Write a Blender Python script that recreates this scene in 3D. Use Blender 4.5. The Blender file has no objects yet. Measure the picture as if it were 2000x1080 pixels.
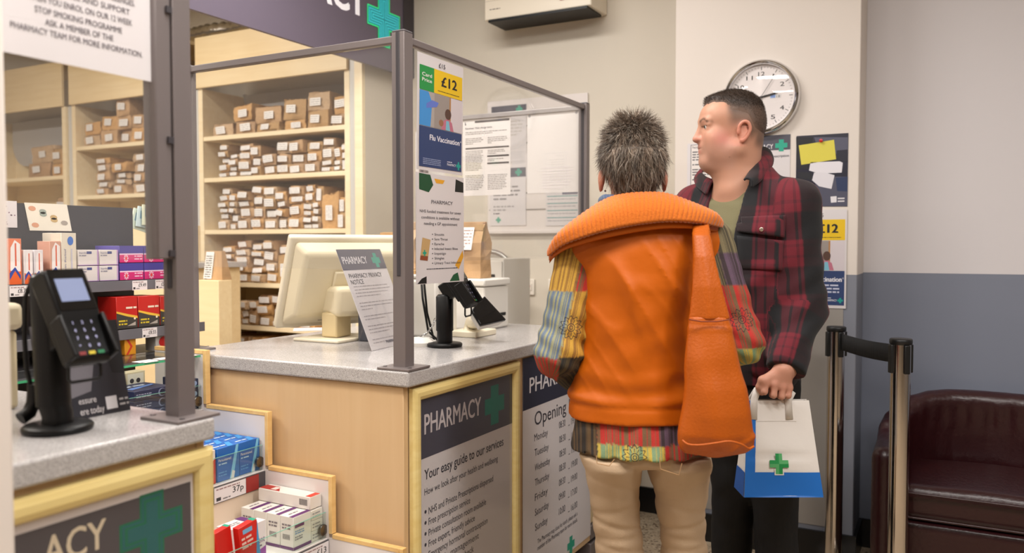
import bpy, math, random
import numpy as np
from mathutils import Vector, Matrix, Euler
PI = math.pi
S = bpy.context.scene
COL = S.collection

# ---------------------------------------------------------------- camera, light, exposure
FPX = 1600.0; EYE = 1.28
PSI = math.atan(857 / 1600); TH = math.atan(60 / 1600)
cd = bpy.data.cameras.new('camera'); cam = bpy.data.objects.new('camera', cd); COL.objects.link(cam)
cam.location = (0, 0, EYE); cam.rotation_euler = (PI / 2 - TH, 0, PSI)
cd.sensor_width = 36; cd.lens = FPX * 36 / 2000; cd.clip_start = 0.02
cd.dof.use_dof = True; cd.dof.focus_distance = 2.45; cd.dof.aperture_fstop = 2.5
S.camera = cam
S.view_settings.view_transform = 'Standard'; S.view_settings.look = 'None'
S.view_settings.gamma = 1; S.view_settings.use_curve_mapping = False
S.view_settings.exposure = 0.0
S.cycles.max_bounces = 10; S.cycles.diffuse_bounces = 4; S.cycles.transparent_max_bounces = 24
S.cycles.sample_clamp_indirect = 6
wd = bpy.data.worlds.new('world'); S.world = wd; wd.use_nodes = True
wd.node_tree.nodes['Background'].inputs[0].default_value = (1, .93, .85, 1)
wd.node_tree.nodes['Background'].inputs[1].default_value = 0.03

def area_light(name, x, y, z, sx, sy, w, col=(1, .965, .925)):
    l = bpy.data.lights.new(name, 'AREA'); l.shape = 'RECTANGLE'; l.size = sx; l.size_y = sy
    l.energy = w; l.color = col
    o = bpy.data.objects.new(name, l); COL.objects.link(o); o.location = (x, y, z); return o
CEIL = 2.86
for i, (lx, ly, w) in enumerate([(-.75, .9, 42), (.5, 1.5, 30), (-.6, -1.2, 26), (1.7, 1.2, 34), (-1.65, 2.35, 34)]):  # shop ceiling lamps; the rightmost is added fill to brighten the right wall
    area_light('ceiling_and_fill_lamp', lx, ly, CEIL - .012, 1.15, .28, w)
for lx, ly, w in [(-3.35, .6, 74), (-4.7, .7, 72), (-2.3, .1, 26), (-3.7, 2.3, 24)]:  # dispensary lamps; the last is an added fill that brightens the cabinet fascia
    area_light('ceiling_and_fill_lamp', lx, ly, CEIL - .012, 1.15, .28, w, (1, .945, .875))

_c, _s = math.cos(PSI), math.sin(PSI)
_fw = np.array([-_s * math.cos(TH), _c * math.cos(TH), -math.sin(TH)]); _rt = np.array([_c, _s, 0.]); _up = np.cross(_rt, _fw)
def P(x, y, X=None, Y=None, Z=None, D=None):
    """measured point of the photograph -> metres, on a known plane of the room"""
    r = _fw + _rt * (x - 1000) / FPX - _up * (y - 540) / FPX
    t = X / r[0] if X is not None else Y / r[1] if Y is not None else (Z - EYE) / r[2] if Z is not None else D
    return Vector((0, 0, EYE)) + Vector(r * t)

# ---------------------------------------------------------------- materials
def lin(h):
    if isinstance(h, str):
        h = h.lstrip('#'); v = [int(h[i:i + 2], 16) / 255 for i in (0, 2, 4)]
    else: v = [c / 255 for c in h]
    return tuple((c / 12.92 if c <= .04045 else ((c + .055) / 1.055) ** 2.4) for c in v) + (1,)
_M = {}
def mat(name, col, rough=.5, metal=0, bump=0, scale=60, var=0, spec=.5, coat=0, emit=None, estr=1, sheen=0, stretch=(1, 1, 1), attr=None, sub=0):
    if name in _M: return _M[name]
    m = bpy.data.materials.new(name); m.use_nodes = True; nt = m.node_tree; b = nt.nodes['Principled BSDF']
    b.inputs['Base Color'].default_value = lin(col); b.inputs['Roughness'].default_value = rough
    b.inputs['Metallic'].default_value = metal; b.inputs['Specular IOR Level'].default_value = spec
    if coat: b.inputs['Coat Weight'].default_value = coat; b.inputs['Coat Roughness'].default_value = .12
    if sheen: b.inputs['Sheen Weight'].default_value = sheen; b.inputs['Sheen Roughness'].default_value = .4
    if sub: b.inputs['Subsurface Weight'].default_value = sub; b.inputs['Subsurface Radius'].default_value = (.012, .005, .003); b.inputs['Subsurface Scale'].default_value = 1
    if emit: b.inputs['Emission Color'].default_value = lin(emit); b.inputs['Emission Strength'].default_value = estr
    L = nt.links.new
    src = None
    if attr:
        a = nt.nodes.new('ShaderNodeVertexColor'); a.layer_name = attr; src = a.outputs[0]; L(src, b.inputs['Base Color'])
    if var or bump:
        tc = nt.nodes.new('ShaderNodeTexCoord'); mp = nt.nodes.new('ShaderNodeMapping'); mp.inputs['Scale'].default_value = stretch
        n = nt.nodes.new('ShaderNodeTexNoise'); n.inputs['Scale'].default_value = scale; n.inputs['Detail'].default_value = 5
        L(tc.outputs['Object'], mp.inputs['Vector']); L(mp.outputs[0], n.inputs['Vector'])
        if var:
            hs = nt.nodes.new('ShaderNodeHueSaturation'); mr = nt.nodes.new('ShaderNodeMapRange')
            mr.inputs['From Min'].default_value = .3; mr.inputs['From Max'].default_value = .7
            mr.inputs['To Min'].default_value = 1 - var; mr.inputs['To Max'].default_value = 1 + var
            L(n.outputs['Fac'], mr.inputs['Value']); L(mr.outputs[0], hs.inputs['Value']); hs.inputs['Color'].default_value = lin(col)
            if src: L(src, hs.inputs['Color'])
            L(hs.outputs[0], b.inputs['Base Color'])
        if bump:
            bp = nt.nodes.new('ShaderNodeBump'); bp.inputs['Strength'].default_value = bump; bp.inputs['Distance'].default_value = .004
            L(n.outputs['Fac'], bp.inputs['Height']); L(bp.outputs[0], b.inputs['Normal'])
    _M[name] = m; return m
def glass_mat(name, tint=(1, 1, 1), ior=1.45, rough=0.0, haze=0):
    if name in _M: return _M[name]
    m = bpy.data.materials.new(name); m.use_nodes = True; nt = m.node_tree; nt.nodes.clear(); L = nt.links.new
    o = nt.nodes.new('ShaderNodeOutputMaterial'); mx = nt.nodes.new('ShaderNodeMixShader'); lw = nt.nodes.new('ShaderNodeLayerWeight'); lw.inputs[0].default_value = .5
    pw = nt.nodes.new('ShaderNodeMath'); pw.operation = 'POWER'; pw.inputs[1].default_value = 5; L(lw.outputs['Facing'], pw.inputs[0]); r0 = ((ior - 1) / (ior + 1)) ** 2
    fr = nt.nodes.new('ShaderNodeMath'); fr.operation = 'MULTIPLY_ADD'; fr.inputs[1].default_value = 1 - r0; fr.inputs[2].default_value = r0; L(pw.outputs[0], fr.inputs[0])
    t = nt.nodes.new('ShaderNodeBsdfTransparent'); g = nt.nodes.new('ShaderNodeBsdfGlossy')
    t.inputs[0].default_value = (*tint, 1); g.inputs['Roughness'].default_value = rough
    L(fr.outputs[0], mx.inputs[0]); L(t.outputs[0], mx.inputs[1]); L(g.outputs[0], mx.inputs[2])
    out = mx.outputs[0]
    if haze:
        d = nt.nodes.new('ShaderNodeBsdfDiffuse'); d.inputs[0].default_value = (.9, .88, .85, 1); m2 = nt.nodes.new('ShaderNodeMixShader'); m2.inputs[0].default_value = haze
        L(out, m2.inputs[1]); L(d.outputs[0], m2.inputs[2]); out = m2.outputs[0]
    L(out, o.inputs[0]); _M[name] = m; return m
def wood_mat(name, col, col2, along='Z', sc=1.0, rough=.38):
    m = bpy.data.materials.new(name); m.use_nodes = True; nt = m.node_tree; b = nt.nodes['Principled BSDF']; L = nt.links.new
    tc = nt.nodes.new('ShaderNodeTexCoord'); mp = nt.nodes.new('ShaderNodeMapping'); n = nt.nodes.new('ShaderNodeTexNoise'); n2 = nt.nodes.new('ShaderNodeTexNoise')
    f = {'X': (.6, 9, 9), 'Y': (9, .6, 9), 'Z': (9, 9, .6)}[along]; mp.inputs['Scale'].default_value = [v * sc for v in f]
    n.inputs['Scale'].default_value = 5; n.inputs['Detail'].default_value = 6; n.inputs['Distortion'].default_value = .6
    n2.inputs['Scale'].default_value = 2.2; L(tc.outputs['Object'], n2.inputs['Vector'])
    L(tc.outputs['Object'], mp.inputs[0]); L(mp.outputs[0], n.inputs['Vector'])
    ad = nt.nodes.new('ShaderNodeMath'); ad.operation = 'MULTIPLY_ADD'; ad.inputs[1].default_value = .5; L(n2.outputs['Fac'], ad.inputs[0])
    md = nt.nodes.new('ShaderNodeMath'); md.operation = 'MULTIPLY'; md.inputs[1].default_value = .5; L(n.outputs['Fac'], md.inputs[0]); L(md.outputs[0], ad.inputs[2])
    cr = nt.nodes.new('ShaderNodeValToRGB'); cr.color_ramp.elements[0].position = .36; cr.color_ramp.elements[1].position = .64
    cr.color_ramp.elements[0].color = lin(col2); cr.color_ramp.elements[1].color = lin(col)
    L(ad.outputs[0], cr.inputs[0]); L(cr.outputs[0], b.inputs['Base Color']); b.inputs['Roughness'].default_value = rough
    _M[name] = m; return m
def speckle_mat(name, base, dark, light, scale=400, rough=.3, share=.22):
    m = bpy.data.materials.new(name); m.use_nodes = True; nt = m.node_tree; b = nt.nodes['Principled BSDF']; L = nt.links.new
    tc = nt.nodes.new('ShaderNodeTexCoord'); v = nt.nodes.new('ShaderNodeTexVoronoi'); v.inputs['Scale'].default_value = scale
    L(tc.outputs['Object'], v.inputs['Vector']); sp = nt.nodes.new('ShaderNodeSeparateColor'); L(v.outputs['Color'], sp.inputs[0])
    cr = nt.nodes.new('ShaderNodeValToRGB'); cr.color_ramp.interpolation = 'CONSTANT'
    e = cr.color_ramp.elements; e[0].color = lin(dark); e[0].position = 0; e[1].position = share; e[1].color = lin(base)
    x = e.new(.8); x.color = lin(light)
    L(sp.outputs[0], cr.inputs[0]); L(cr.outputs[0], b.inputs['Base Color']); b.inputs['Roughness'].default_value = rough
    _M[name] = m; return m
def band_mat(name, up, low, z):
    m = bpy.data.materials.new(name); m.use_nodes = True; nt = m.node_tree; b = nt.nodes['Principled BSDF']; L = nt.links.new
    g = nt.nodes.new('ShaderNodeNewGeometry'); s = nt.nodes.new('ShaderNodeSeparateXYZ'); L(g.outputs['Position'], s.inputs[0])
    gt = nt.nodes.new('ShaderNodeMath'); gt.operation = 'GREATER_THAN'; gt.inputs[1].default_value = z; L(s.outputs['Z'], gt.inputs[0])
    mx = nt.nodes.new('ShaderNodeMix'); mx.data_type = 'RGBA'; mx.inputs['A'].default_value = lin(low); mx.inputs['B'].default_value = lin(up)
    L(gt.outputs[0], mx.inputs['Factor']); L(mx.outputs['Result'], b.inputs['Base Color']); b.inputs['Roughness'].default_value = .6
    n = nt.nodes.new('ShaderNodeTexNoise'); n.inputs['Scale'].default_value = 120; bp = nt.nodes.new('ShaderNodeBump'); bp.inputs['Strength'].default_value = .08; bp.inputs['Distance'].default_value = .003
    L(n.outputs['Fac'], bp.inputs['Height']); L(bp.outputs[0], b.inputs['Normal']); _M[name] = m; return m
def plain(c, rough=.55, **k):
    n = 'paint_' + (c if isinstance(c, str) else '%d_%d_%d' % tuple(c)).lstrip('#') + '_%d' % int(rough * 100)
    return mat(n, c, rough, **k)

# ---------------------------------------------------------------- objects
def tag(o, label=None, cat=None, group=None, kind=None):
    if label: o['label'] = label
    if cat: o['category'] = cat
    if group: o['group'] = group
    if kind: o['kind'] = kind
    return o
def thing(name, label, cat, loc=(0, 0, 0), rz=0, group=None):
    o = bpy.data.objects.new(name, None); COL.objects.link(o); o.empty_display_size = .05
    o.location = loc; o.rotation_euler = (0, 0, rz); return tag(o, label, cat, group)
def copy_tree(o, parent=None):
    c = o.copy(); COL.objects.link(c)
    if parent is not None: c.parent = parent; c.matrix_parent_inverse = o.matrix_parent_inverse.copy()
    for ch in o.children: copy_tree(ch, c)
    return c
class MB:
    def __init__(s): s.v = []; s.f = []; s.m = []; s.sm = []; s.mats = []
    def mi(s, m):
        if m not in s.mats: s.mats.append(m)
        return s.mats.index(m)
    def add(s, vs, fs, m, smooth=False, M=None):
        b = len(s.v); k = s.mi(m)
        for p in vs: s.v.append(tuple(M @ Vector(p)) if M is not None else tuple(p))
        for f in fs: s.f.append([i + b for i in f]); s.m.append(k); s.sm.append(smooth)
        return s
    def box(s, x0, x1, y0, y1, z0, z1, m, M=None):
        vs = [(x, y, z) for z in (z0, z1) for y in (y0, y1) for x in (x0, x1)]
        return s.add(vs, [(0, 2, 3, 1), (4, 5, 7, 6), (0, 1, 5, 4), (2, 6, 7, 3), (0, 4, 6, 2), (1, 3, 7, 5)], m, False, M)
    def tube(s, pts, r, m, n=10, cap=True, M=None, closed=False):
        pts = [Vector(p) for p in pts]; k = len(pts); R = r if hasattr(r, '__len__') else [r] * k
        vs = []; fs = []; pn = None
        for i, p in enumerate(pts):
            t = (pts[(i + 1) % k] - pts[i - 1]) if closed else (pts[min(i + 1, k - 1)] - pts[max(i - 1, 0)]); t.normalize()
            if pn is None: pn = t.orthogonal().normalized()
            else:
                pn = pn - t * pn.dot(t); pn = pn.normalized() if pn.length > 1e-6 else t.orthogonal().normalized()
            bn = t.cross(pn)
            for j in range(n):
                a = 2 * PI * j / n; vs.append(p + (pn * math.cos(a) + bn * math.sin(a)) * R[i])
        for i in range(k if closed else k - 1):
            for j in range(n): fs.append((i * n + j, i * n + (j + 1) % n, ((i + 1) % k) * n + (j + 1) % n, ((i + 1) % k) * n + j))
        if cap and not closed: fs.append(tuple(range(n))[::-1]); fs.append(tuple(range((k - 1) * n, k * n)))
        return s.add(vs, fs, m, True, M)
    def lathe(s, prof, m, c=(0, 0, 0), n=32, M=None, smooth=True, cap=True):
        vs = []; fs = []; k = len(prof)
        for r, z in prof:
            for j in range(n): a = 2 * PI * j / n; vs.append((c[0] + r * math.cos(a), c[1] + r * math.sin(a), c[2] + z))
        for i in range(k - 1):
            for j in range(n): fs.append((i * n + j, i * n + (j + 1) % n, (i + 1) * n + (j + 1) % n, (i + 1) * n + j))
        if cap and prof[0][0] > 1e-3: fs.append(tuple(range(n))[::-1])
        if cap and prof[-1][0] > 1e-3: fs.append(tuple(range((k - 1) * n, k * n)))
        return s.add(vs, fs, m, smooth, M)
    def prism(s, out, h0, h1, m, fn, smooth=False):
        k = len(out); vs = [fn(u, v, h0) for u, v in out] + [fn(u, v, h1) for u, v in out]
        fs = [tuple(range(k))[::-1], tuple(range(k, 2 * k))] + [(i, (i + 1) % k, k + (i + 1) % k, k + i) for i in range(k)]
        return s.add(vs, fs, m, smooth)
    def grid(s, fn, nu, nv, m, smooth=True, M=None, wrap=False):
        vs = [fn(i / nu, j / nv) for i in range(nu + (0 if wrap else 1)) for j in range(nv + 1)]; w = nv + 1
        fs = [(i * w + j, ((i + 1) % nu if wrap else i + 1) * w + j, ((i + 1) % nu if wrap else i + 1) * w + j + 1, i * w + j + 1) for i in range(nu) for j in range(nv)]
        return s.add(vs, fs, m, smooth, M)
    def data(s, name):
        me = bpy.data.meshes.new(name); me.from_pydata(s.v, [], s.f)
        for m in s.mats: me.materials.append(m)
        me.polygons.foreach_set('material_index', s.m); me.polygons.foreach_set('use_smooth', s.sm); me.validate(); me.update(); return me
    def build(s, name, parent=None, bevel=0, seg=2, label=None, cat=None, group=None, kind=None, sub=0, solid=0, recalc=True):
        me = s.data(name)
        if recalc:
            import bmesh
            bm = bmesh.new(); bm.from_mesh(me); bmesh.ops.recalc_face_normals(bm, faces=bm.faces); bm.to_mesh(me); bm.free()
        o = bpy.data.objects.new(name, me); COL.objects.link(o)
        if parent is not None: o.parent = parent
        if any(s.sm) and not bevel: me.set_sharp_from_angle(angle=.95)
        if solid: d = o.modifiers.new('t', 'SOLIDIFY'); d.thickness = solid; d.offset = 0
        if bevel:
            d = o.modifiers.new('b', 'BEVEL'); d.width = bevel; d.segments = seg; d.limit_method = 'ANGLE'; d.angle_limit = .6; d.harden_normals = False
            me.polygons.foreach_set('use_smooth', [True] * len(me.polygons)); me.set_sharp_from_angle(angle=.6)
        if sub: d = o.modifiers.new('s', 'SUBSURF'); d.levels = d.render_levels = sub
        return tag(o, label, cat, group, kind)
def one(name, parent, m, *boxes, bevel=0, **k):
    b = MB()
    for q in boxes: b.box(*q, m)
    return b.build(name, parent, bevel=bevel, **k)

# ---------------------------------------------------------------- flat graphics on a plane (u right, v up, n towards the viewer)
_T = {}
def text_geo(body, bold):
    key = (body, bold)
    if key not in _T:
        cu = bpy.data.curves.new('lettering', 'FONT'); cu.body = body; cu.size = 1; cu.offset = bold; cu.resolution_u = 3; cu.fill_mode = 'FRONT'
        ob = bpy.data.objects.new('lettering', cu); me = bpy.data.meshes.new_from_object(ob)
        _T[key] = ([tuple(v.co) for v in me.vertices], [tuple(p.vertices) for p in me.polygons])
        bpy.data.objects.remove(ob); bpy.data.curves.remove(cu); bpy.data.meshes.remove(me)
    return _T[key]
class Flat:
    def __init__(s, o, u, n, v=None):
        s.o = Vector(o); s.n = Vector(n).normalized(); s.u = Vector(u).normalized(); s.vv = Vector(v).normalized() if v else s.n.cross(s.u); s.mb = MB(); s.bend = None
    def at(s, u, v, d=0):
        if s.bend: d = d + s.bend(u, v)
        return s.o + s.u * u + s.vv * v + s.n * d
    def px(s, x, y):
        r = Vector(_fw + _rt * (x - 1000) / FPX - _up * (y - 540) / FPX); c = Vector((0, 0, EYE)); t = (s.o - c).dot(s.n) / r.dot(s.n); q = c + r * t - s.o
        return q.dot(s.u), q.dot(s.vv)
    def rect(s, u0, v0, u1, v1, c, d=.0006):
        return s.poly([(u0, v0), (u1, v0), (u1, v1), (u0, v1)], c, d)
    def poly(s, pts, c, d=.0006):
        s.mb.add([s.at(u, v, d * .5) for u, v in pts], [tuple(range(len(pts)))], c if not isinstance(c, (str, tuple)) else plain(c)); return s
    def disc(s, u, v, r, c, d=.0008, n=24, ry=None):
        return s.poly([(u + r * math.cos(2 * PI * i / n), v + (ry or r) * math.sin(2 * PI * i / n)) for i in range(n)], c, d)
    def ring(s, u, v, r0, r1, c, d=.0008, n=40):
        vs = [s.at(u + r * math.cos(2 * PI * i / n), v + r * math.sin(2 * PI * i / n), d * .5) for r in (r0, r1) for i in range(n)]
        s.mb.add(vs, [(i, (i + 1) % n, n + (i + 1) % n, n + i) for i in range(n)], plain(c)); return s
    def text(s, body, u, v, w, h, c, bold=0, d=.0012, align='l', rot=0):
        """lettering with its left baseline at (u,v), w wide, capitals h tall"""
        vs, fs = text_geo(body, 0)
        if not vs: return s
        x0 = min(p[0] for p in vs); x1 = max(p[0] for p in vs); sy = h / .729
        sx = w / (x1 - x0) if w else sy
        if align == 'c': u -= sx * (x1 - x0) / 2
        if align == 'r': u -= sx * (x1 - x0)
        ca, sa = math.cos(rot), math.sin(rot); pts = []
        for p in vs:
            a, b = (p[0] - x0) * sx, p[1] * sy; pts.append(s.at(u + a * ca - b * sa, v + a * sa + b * ca, d * .5))
        m = plain(c) if isinstance(c, (str, tuple)) else c; s.mb.add(pts, fs, m)
        if bold:
            for i, (ox, oy) in enumerate(((-.9, 0), (.9, 0), (0, .7))): q = s.u * (ox * bold * sy) + s.vv * (oy * bold * sy) - s.n * (.00004 * (i + 1)); s.mb.add([p + q for p in pts], fs, m)
        return s
    def cross(s, u, v, r, c, c2=None, d=.001, arm=.36, lines=0):
        a = r * arm
        def cr(r, a): return [(u - a, v - r), (u + a, v - r), (u + a, v - a), (u + r, v - a), (u + r, v + a), (u + a, v + a), (u + a, v + r), (u - a, v + r), (u - a, v + a), (u - r, v + a), (u - r, v - a), (u - a, v - a)]
        s.poly(cr(r, a), c, d)
        if lines:
            for i in range(1, lines + 1):
                k = r * .08 * i; s.poly(cr(r - k, a - k * .8 if a > k * .8 else a * .1), c2 if i % 2 else c, d + .0004 * i)
        return s
    def greek(s, u0, v0, u1, n, lead, c=(150, 147, 146), h=.3, seed=0, just=False, d=.001, ragged=.7):
        """lines of print too small to read: a broken stroke for every word"""
        r = random.Random(seed); m = plain(c)
        for i in range(n):
            v = v0 - i * lead; u = u0; end = u1 if (just or i < n - 1) else u0 + (u1 - u0) * r.uniform(.3, .8)
            if not just: end -= (u1 - u0) * r.random() * (1 - ragged) * .5
            while u < end - lead * .3:
                w = min(lead * r.uniform(.5, 2.4), end - u); s.rect(u, v, u + w, v + lead * h, m, d); u += w + lead * .3
        return s
    def build(s, name, parent, **k): return s.mb.build(name, parent, recalc=False, **k)
def sheet(name, parent, fl, w, h, m, t=.0006, nu=1, nv=1, **k):
    """a sheet of paper or board from (0,0) to (w,h) of the plane, front at 0"""
    b = MB(); vs = []
    for d in (0, -t):
        for i in range(nu + 1):
            for j in range(nv + 1): vs.append(fl.at(w * i / nu, h * j / nv, d))
    n = (nu + 1) * (nv + 1); W = nv + 1; fs = []
    for i in range(nu):
        for j in range(nv):
            q = (i * W + j, (i + 1) * W + j, (i + 1) * W + j + 1, i * W + j + 1); fs.append(q); fs.append(tuple(a + n for a in q[::-1]))
    rim = [(i * W) for i in range(nu + 1)] + [nu * W + j for j in range(1, nv + 1)] + [i * W + nv for i in range(nu - 1, -1, -1)] + [j for j in range(nv - 1, 0, -1)]
    for a, c in zip(rim, rim[1:] + rim[:1]): fs.append((c, a, a + n, c + n))
    b.add(vs, fs, m, nu > 1 or nv > 1); return b.build(name, parent, recalc=False, **k)

# ---------------------------------------------------------------- smooth bodies: blended solids polygonised on a rectilinear grid
def _n(v): return np.array(v, dtype=np.float32)
class Solid:
    def __init__(s): s.p = []; s.post = None
    def _add(s, f, lo, hi, k, op='u'): s.p.append((f, _n(lo), _n(hi), k, op)); return s
    def cone(s, a, b, ra, rb, k=.02, op='u'):
        a, b = _n(a), _n(b); ba = b - a; L = float(np.dot(ba, ba)) + 1e-9
        def f(p):
            q = p - a; t = np.clip(q @ ba / L, 0, 1); d = q - t[:, None] * ba; return np.sqrt((d * d).sum(1)) - (ra + (rb - ra) * t)
        r = max(ra, rb); return s._add(f, np.minimum(a, b) - r, np.maximum(a, b) + r, k, op)
    def chain(s, pts, rs, k=.02):
        for i in range(len(pts) - 1): s.cone(pts[i], pts[i + 1], rs[i], rs[i + 1], k)
        return s
    def ell(s, c, r, k=.02, M=None, op='u'):
        c, r = _n(c), _n(r); R = np.array(M, dtype=np.float32) if M is not None else None; mx = float(r.max())
        def f(p):
            q = p - c
            if R is not None: q = q @ R
            k0 = np.sqrt(((q / r) ** 2).sum(1)); k1 = np.sqrt(((q / (r * r)) ** 2).sum(1)) + 1e-9; return k0 * (k0 - 1) / k1
        return s._add(f, c - mx, c + mx, k, op)
    def box(s, c, h, rd=.01, k=.01, M=None, op='u'):
        c, h = _n(c), _n(h) - rd; R = np.array(M, dtype=np.float32) if M is not None else None; mx = float(np.linalg.norm(h)) + rd
        def f(p):
            q = p - c
            if R is not None: q = q @ R
            q = np.abs(q) - h; return np.sqrt((np.maximum(q, 0) ** 2).sum(1)) + np.minimum(q.max(1), 0) - rd
        return s._add(f, c - mx, c + mx, k, op)
    def rings(s, R, k=.02):
        """a stack of super-elliptic sections (z, cx, cy, rx, ry) as one limb or trunk"""
        A = np.array(R, dtype=np.float32); A = A[np.argsort(A[:, 0])]
        def f(p):
            z = np.clip(p[:, 2], A[0, 0], A[-1, 0]); c = [np.interp(z, A[:, 0], A[:, i]) for i in range(1, 5)]
            qx = (p[:, 0] - c[0]) / c[2]; qy = (p[:, 1] - c[1]) / c[3]; e = np.sqrt(qx * qx + qy * qy) + 1e-6
            g = np.sqrt((qx / c[2]) ** 2 + (qy / c[3]) ** 2) / e + 1e-6
            d = (e - 1) / g * .9; dz = np.abs(p[:, 2] - z); return np.where(dz > 0, np.sqrt(np.maximum(d, 0) ** 2 + dz ** 2) + np.minimum(d, 0) * (dz < .002), d)
        lo = [(A[:, 1] - A[:, 3]).min(), (A[:, 2] - A[:, 4]).min(), A[0, 0]]; hi = [(A[:, 1] + A[:, 3]).max(), (A[:, 2] + A[:, 4]).max(), A[-1, 0]]
        return s._add(f, lo, hi, k)
    def cut(s, n, d):
        """keep the half space n.p < d"""
        n = _n(n); return s._add(lambda p: p @ n - d, [-9] * 3, [9] * 3, 0, 'i')
    def ev(s, p, lo=None, hi=None):
        d = np.full(len(p), .3, np.float32)
        for f, a, b, k, op in s.p:
            if lo is not None and op != 'i':
                m = k + .035
                if (a - m > hi).any() or (b + m < lo).any(): continue
            e = f(p).astype(np.float32)
            if op == 'u':
                if k > 0: h = np.maximum(k - np.abs(d - e), 0) / k; d = np.minimum(d, e) - h * h * k * .25
                else: d = np.minimum(d, e)
            elif op == 's':
                if k > 0: e = -e; h = np.maximum(k - np.abs(d - e), 0) / k; d = np.maximum(d, e) + h * h * k * .25
                else: d = np.maximum(d, -e)
            else: d = np.maximum(d, e)
        if s.post: d = s.post(p, d)
        return d
    def axis(s, lo, hi, step, fine):
        out = [lo]
        while out[-1] < hi:
            x = out[-1]; st = step
            for a, b, q in fine:
                if a <= x < b: st = min(st, q)
            out.append(x + st)
        return np.array(out, dtype=np.float32)
    def mesh(s, step=.008, fx=(), fy=(), fz=(), pad=.03, lo=None, hi=None):
        us = [q for q in s.p if q[4] == 'u']
        L = np.min([q[1] for q in us], 0) - pad; H = np.max([q[2] for q in us], 0) + pad
        if lo is not None: L = np.maximum(L, lo)
        if hi is not None: H = np.minimum(H, hi)
        X, Y, Z = s.axis(L[0], H[0], step, fx), s.axis(L[1], H[1], step, fy), s.axis(L[2], H[2], step, fz)
        D = np.full((len(X), len(Y), len(Z)), .3, np.float32); B = 14
        for i in range(0, len(X), B):
            for j in range(0, len(Y), B):
                for l in range(0, len(Z), B):
                    xs, ys, zs = X[i:i + B], Y[j:j + B], Z[l:l + B]; lo_ = _n([xs[0], ys[0], zs[0]]); hi_ = _n([xs[-1], ys[-1], zs[-1]]); c = (lo_ + hi_) / 2; dg = float(np.linalg.norm(hi_ - lo_)) / 2
                    v = s.ev(c[None], lo_, hi_)[0]
                    if abs(v) > dg * 1.5 + .03: D[i:i + B, j:j + B, l:l + B] = v; continue
                    g = np.stack(np.meshgrid(xs, ys, zs, indexing='ij'), -1).reshape(-1, 3)
                    D[i:i + B, j:j + B, l:l + B] = s.ev(g, lo_, hi_).reshape(len(xs), len(ys), len(zs))
        return nets(D, X, Y, Z)
def nets(D, X, Y, Z):
    I = D < 0; nx, ny, nz = D.shape; c = np.zeros((nx - 1, ny - 1, nz - 1), np.uint8)
    for a in (0, 1):
        for b in (0, 1):
            for e in (0, 1): c += I[a:nx - 1 + a, b:ny - 1 + b, e:nz - 1 + e]
    act = (c > 0) & (c < 8); ii, jj, kk = np.nonzero(act); idx = np.full(act.shape, -1, np.int64); idx[ii, jj, kk] = np.arange(len(ii))
    acc = np.zeros((len(ii), 3)); cnt = np.zeros(len(ii)); G = (X, Y, Z)
    for ax in range(3):
        o = [a for a in range(3) if a != ax]
        for b in (0, 1):
            for e in (0, 1):
                s0 = [ii.copy(), jj.copy(), kk.copy()]; s0[o[0]] += b; s0[o[1]] += e; s1 = [a.copy() for a in s0]; s1[ax] += 1
                d0 = D[tuple(s0)]; d1 = D[tuple(s1)]; m = (d0 < 0) != (d1 < 0); t = np.where(m, d0 / np.where(m, d0 - d1, 1), 0)
                for a in range(3):
                    v = G[a][s0[a]].astype(float)
                    if a == ax: v = v + t * (G[a][s1[a]] - v)
                    acc[m, a] += v[m]
                cnt[m] += 1
    V = acc / cnt[:, None]; F = []
    for ax in range(3):
        o = [(ax + 1) % 3, (ax + 2) % 3]; sl0 = [slice(None)] * 3; sl1 = [slice(None)] * 3
        sl0[ax] = slice(0, -1); sl1[ax] = slice(1, None); A = I[tuple(sl0)]; Bq = I[tuple(sl1)]; e = A != Bq
        q = list(np.nonzero(e)); ok = np.ones(len(q[0]), bool)
        for a in o: ok &= (q[a] > 0) & (q[a] < D.shape[a] - 1)
        q = [a[ok] for a in q]; fl = A[tuple(q)]
        def cell(da, db):
            r = [a.copy() for a in q]; r[o[0]] -= da; r[o[1]] -= db; return idx[tuple(r)]
        f = np.stack([cell(1, 1), cell(0, 1), cell(0, 0), cell(1, 0)], 1); f[~fl] = f[~fl][:, ::-1]; F.append(f)
    F = np.concatenate(F); return V, F[(F >= 0).all(1)]
def skin(name, VF, m, parent=None, col=None, M=None, fm=None, **k):
    """mesh object from vertices and faces; col(V) gives a colour attribute, fm(face centres) a material index"""
    V, F = VF; me = bpy.data.meshes.new(name); me.vertices.add(len(V)); me.vertices.foreach_set('co', V.astype(np.float32).ravel())
    me.loops.add(len(F) * 4); me.loops.foreach_set('vertex_index', F.astype(np.int32).ravel()); me.polygons.add(len(F))
    me.polygons.foreach_set('loop_start', np.arange(0, len(F) * 4, 4, dtype=np.int32)); me.polygons.foreach_set('use_smooth', np.ones(len(F), bool))
    for q in (m if isinstance(m, (list, tuple)) else [m]): me.materials.append(q)
    if fm: me.polygons.foreach_set('material_index', fm(V[F].mean(1)).astype(np.int32))
    me.update(calc_edges=True)
    if col:
        a = me.color_attributes.new('Col', 'FLOAT_COLOR', 'POINT'); C = np.ones((len(V), 4), np.float32); C[:, :3] = col(V); a.data.foreach_set('color', C.ravel())
    o = bpy.data.objects.new(name, me); COL.objects.link(o)
    if parent is not None: o.parent = parent
    return tag(o, **k)
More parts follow.
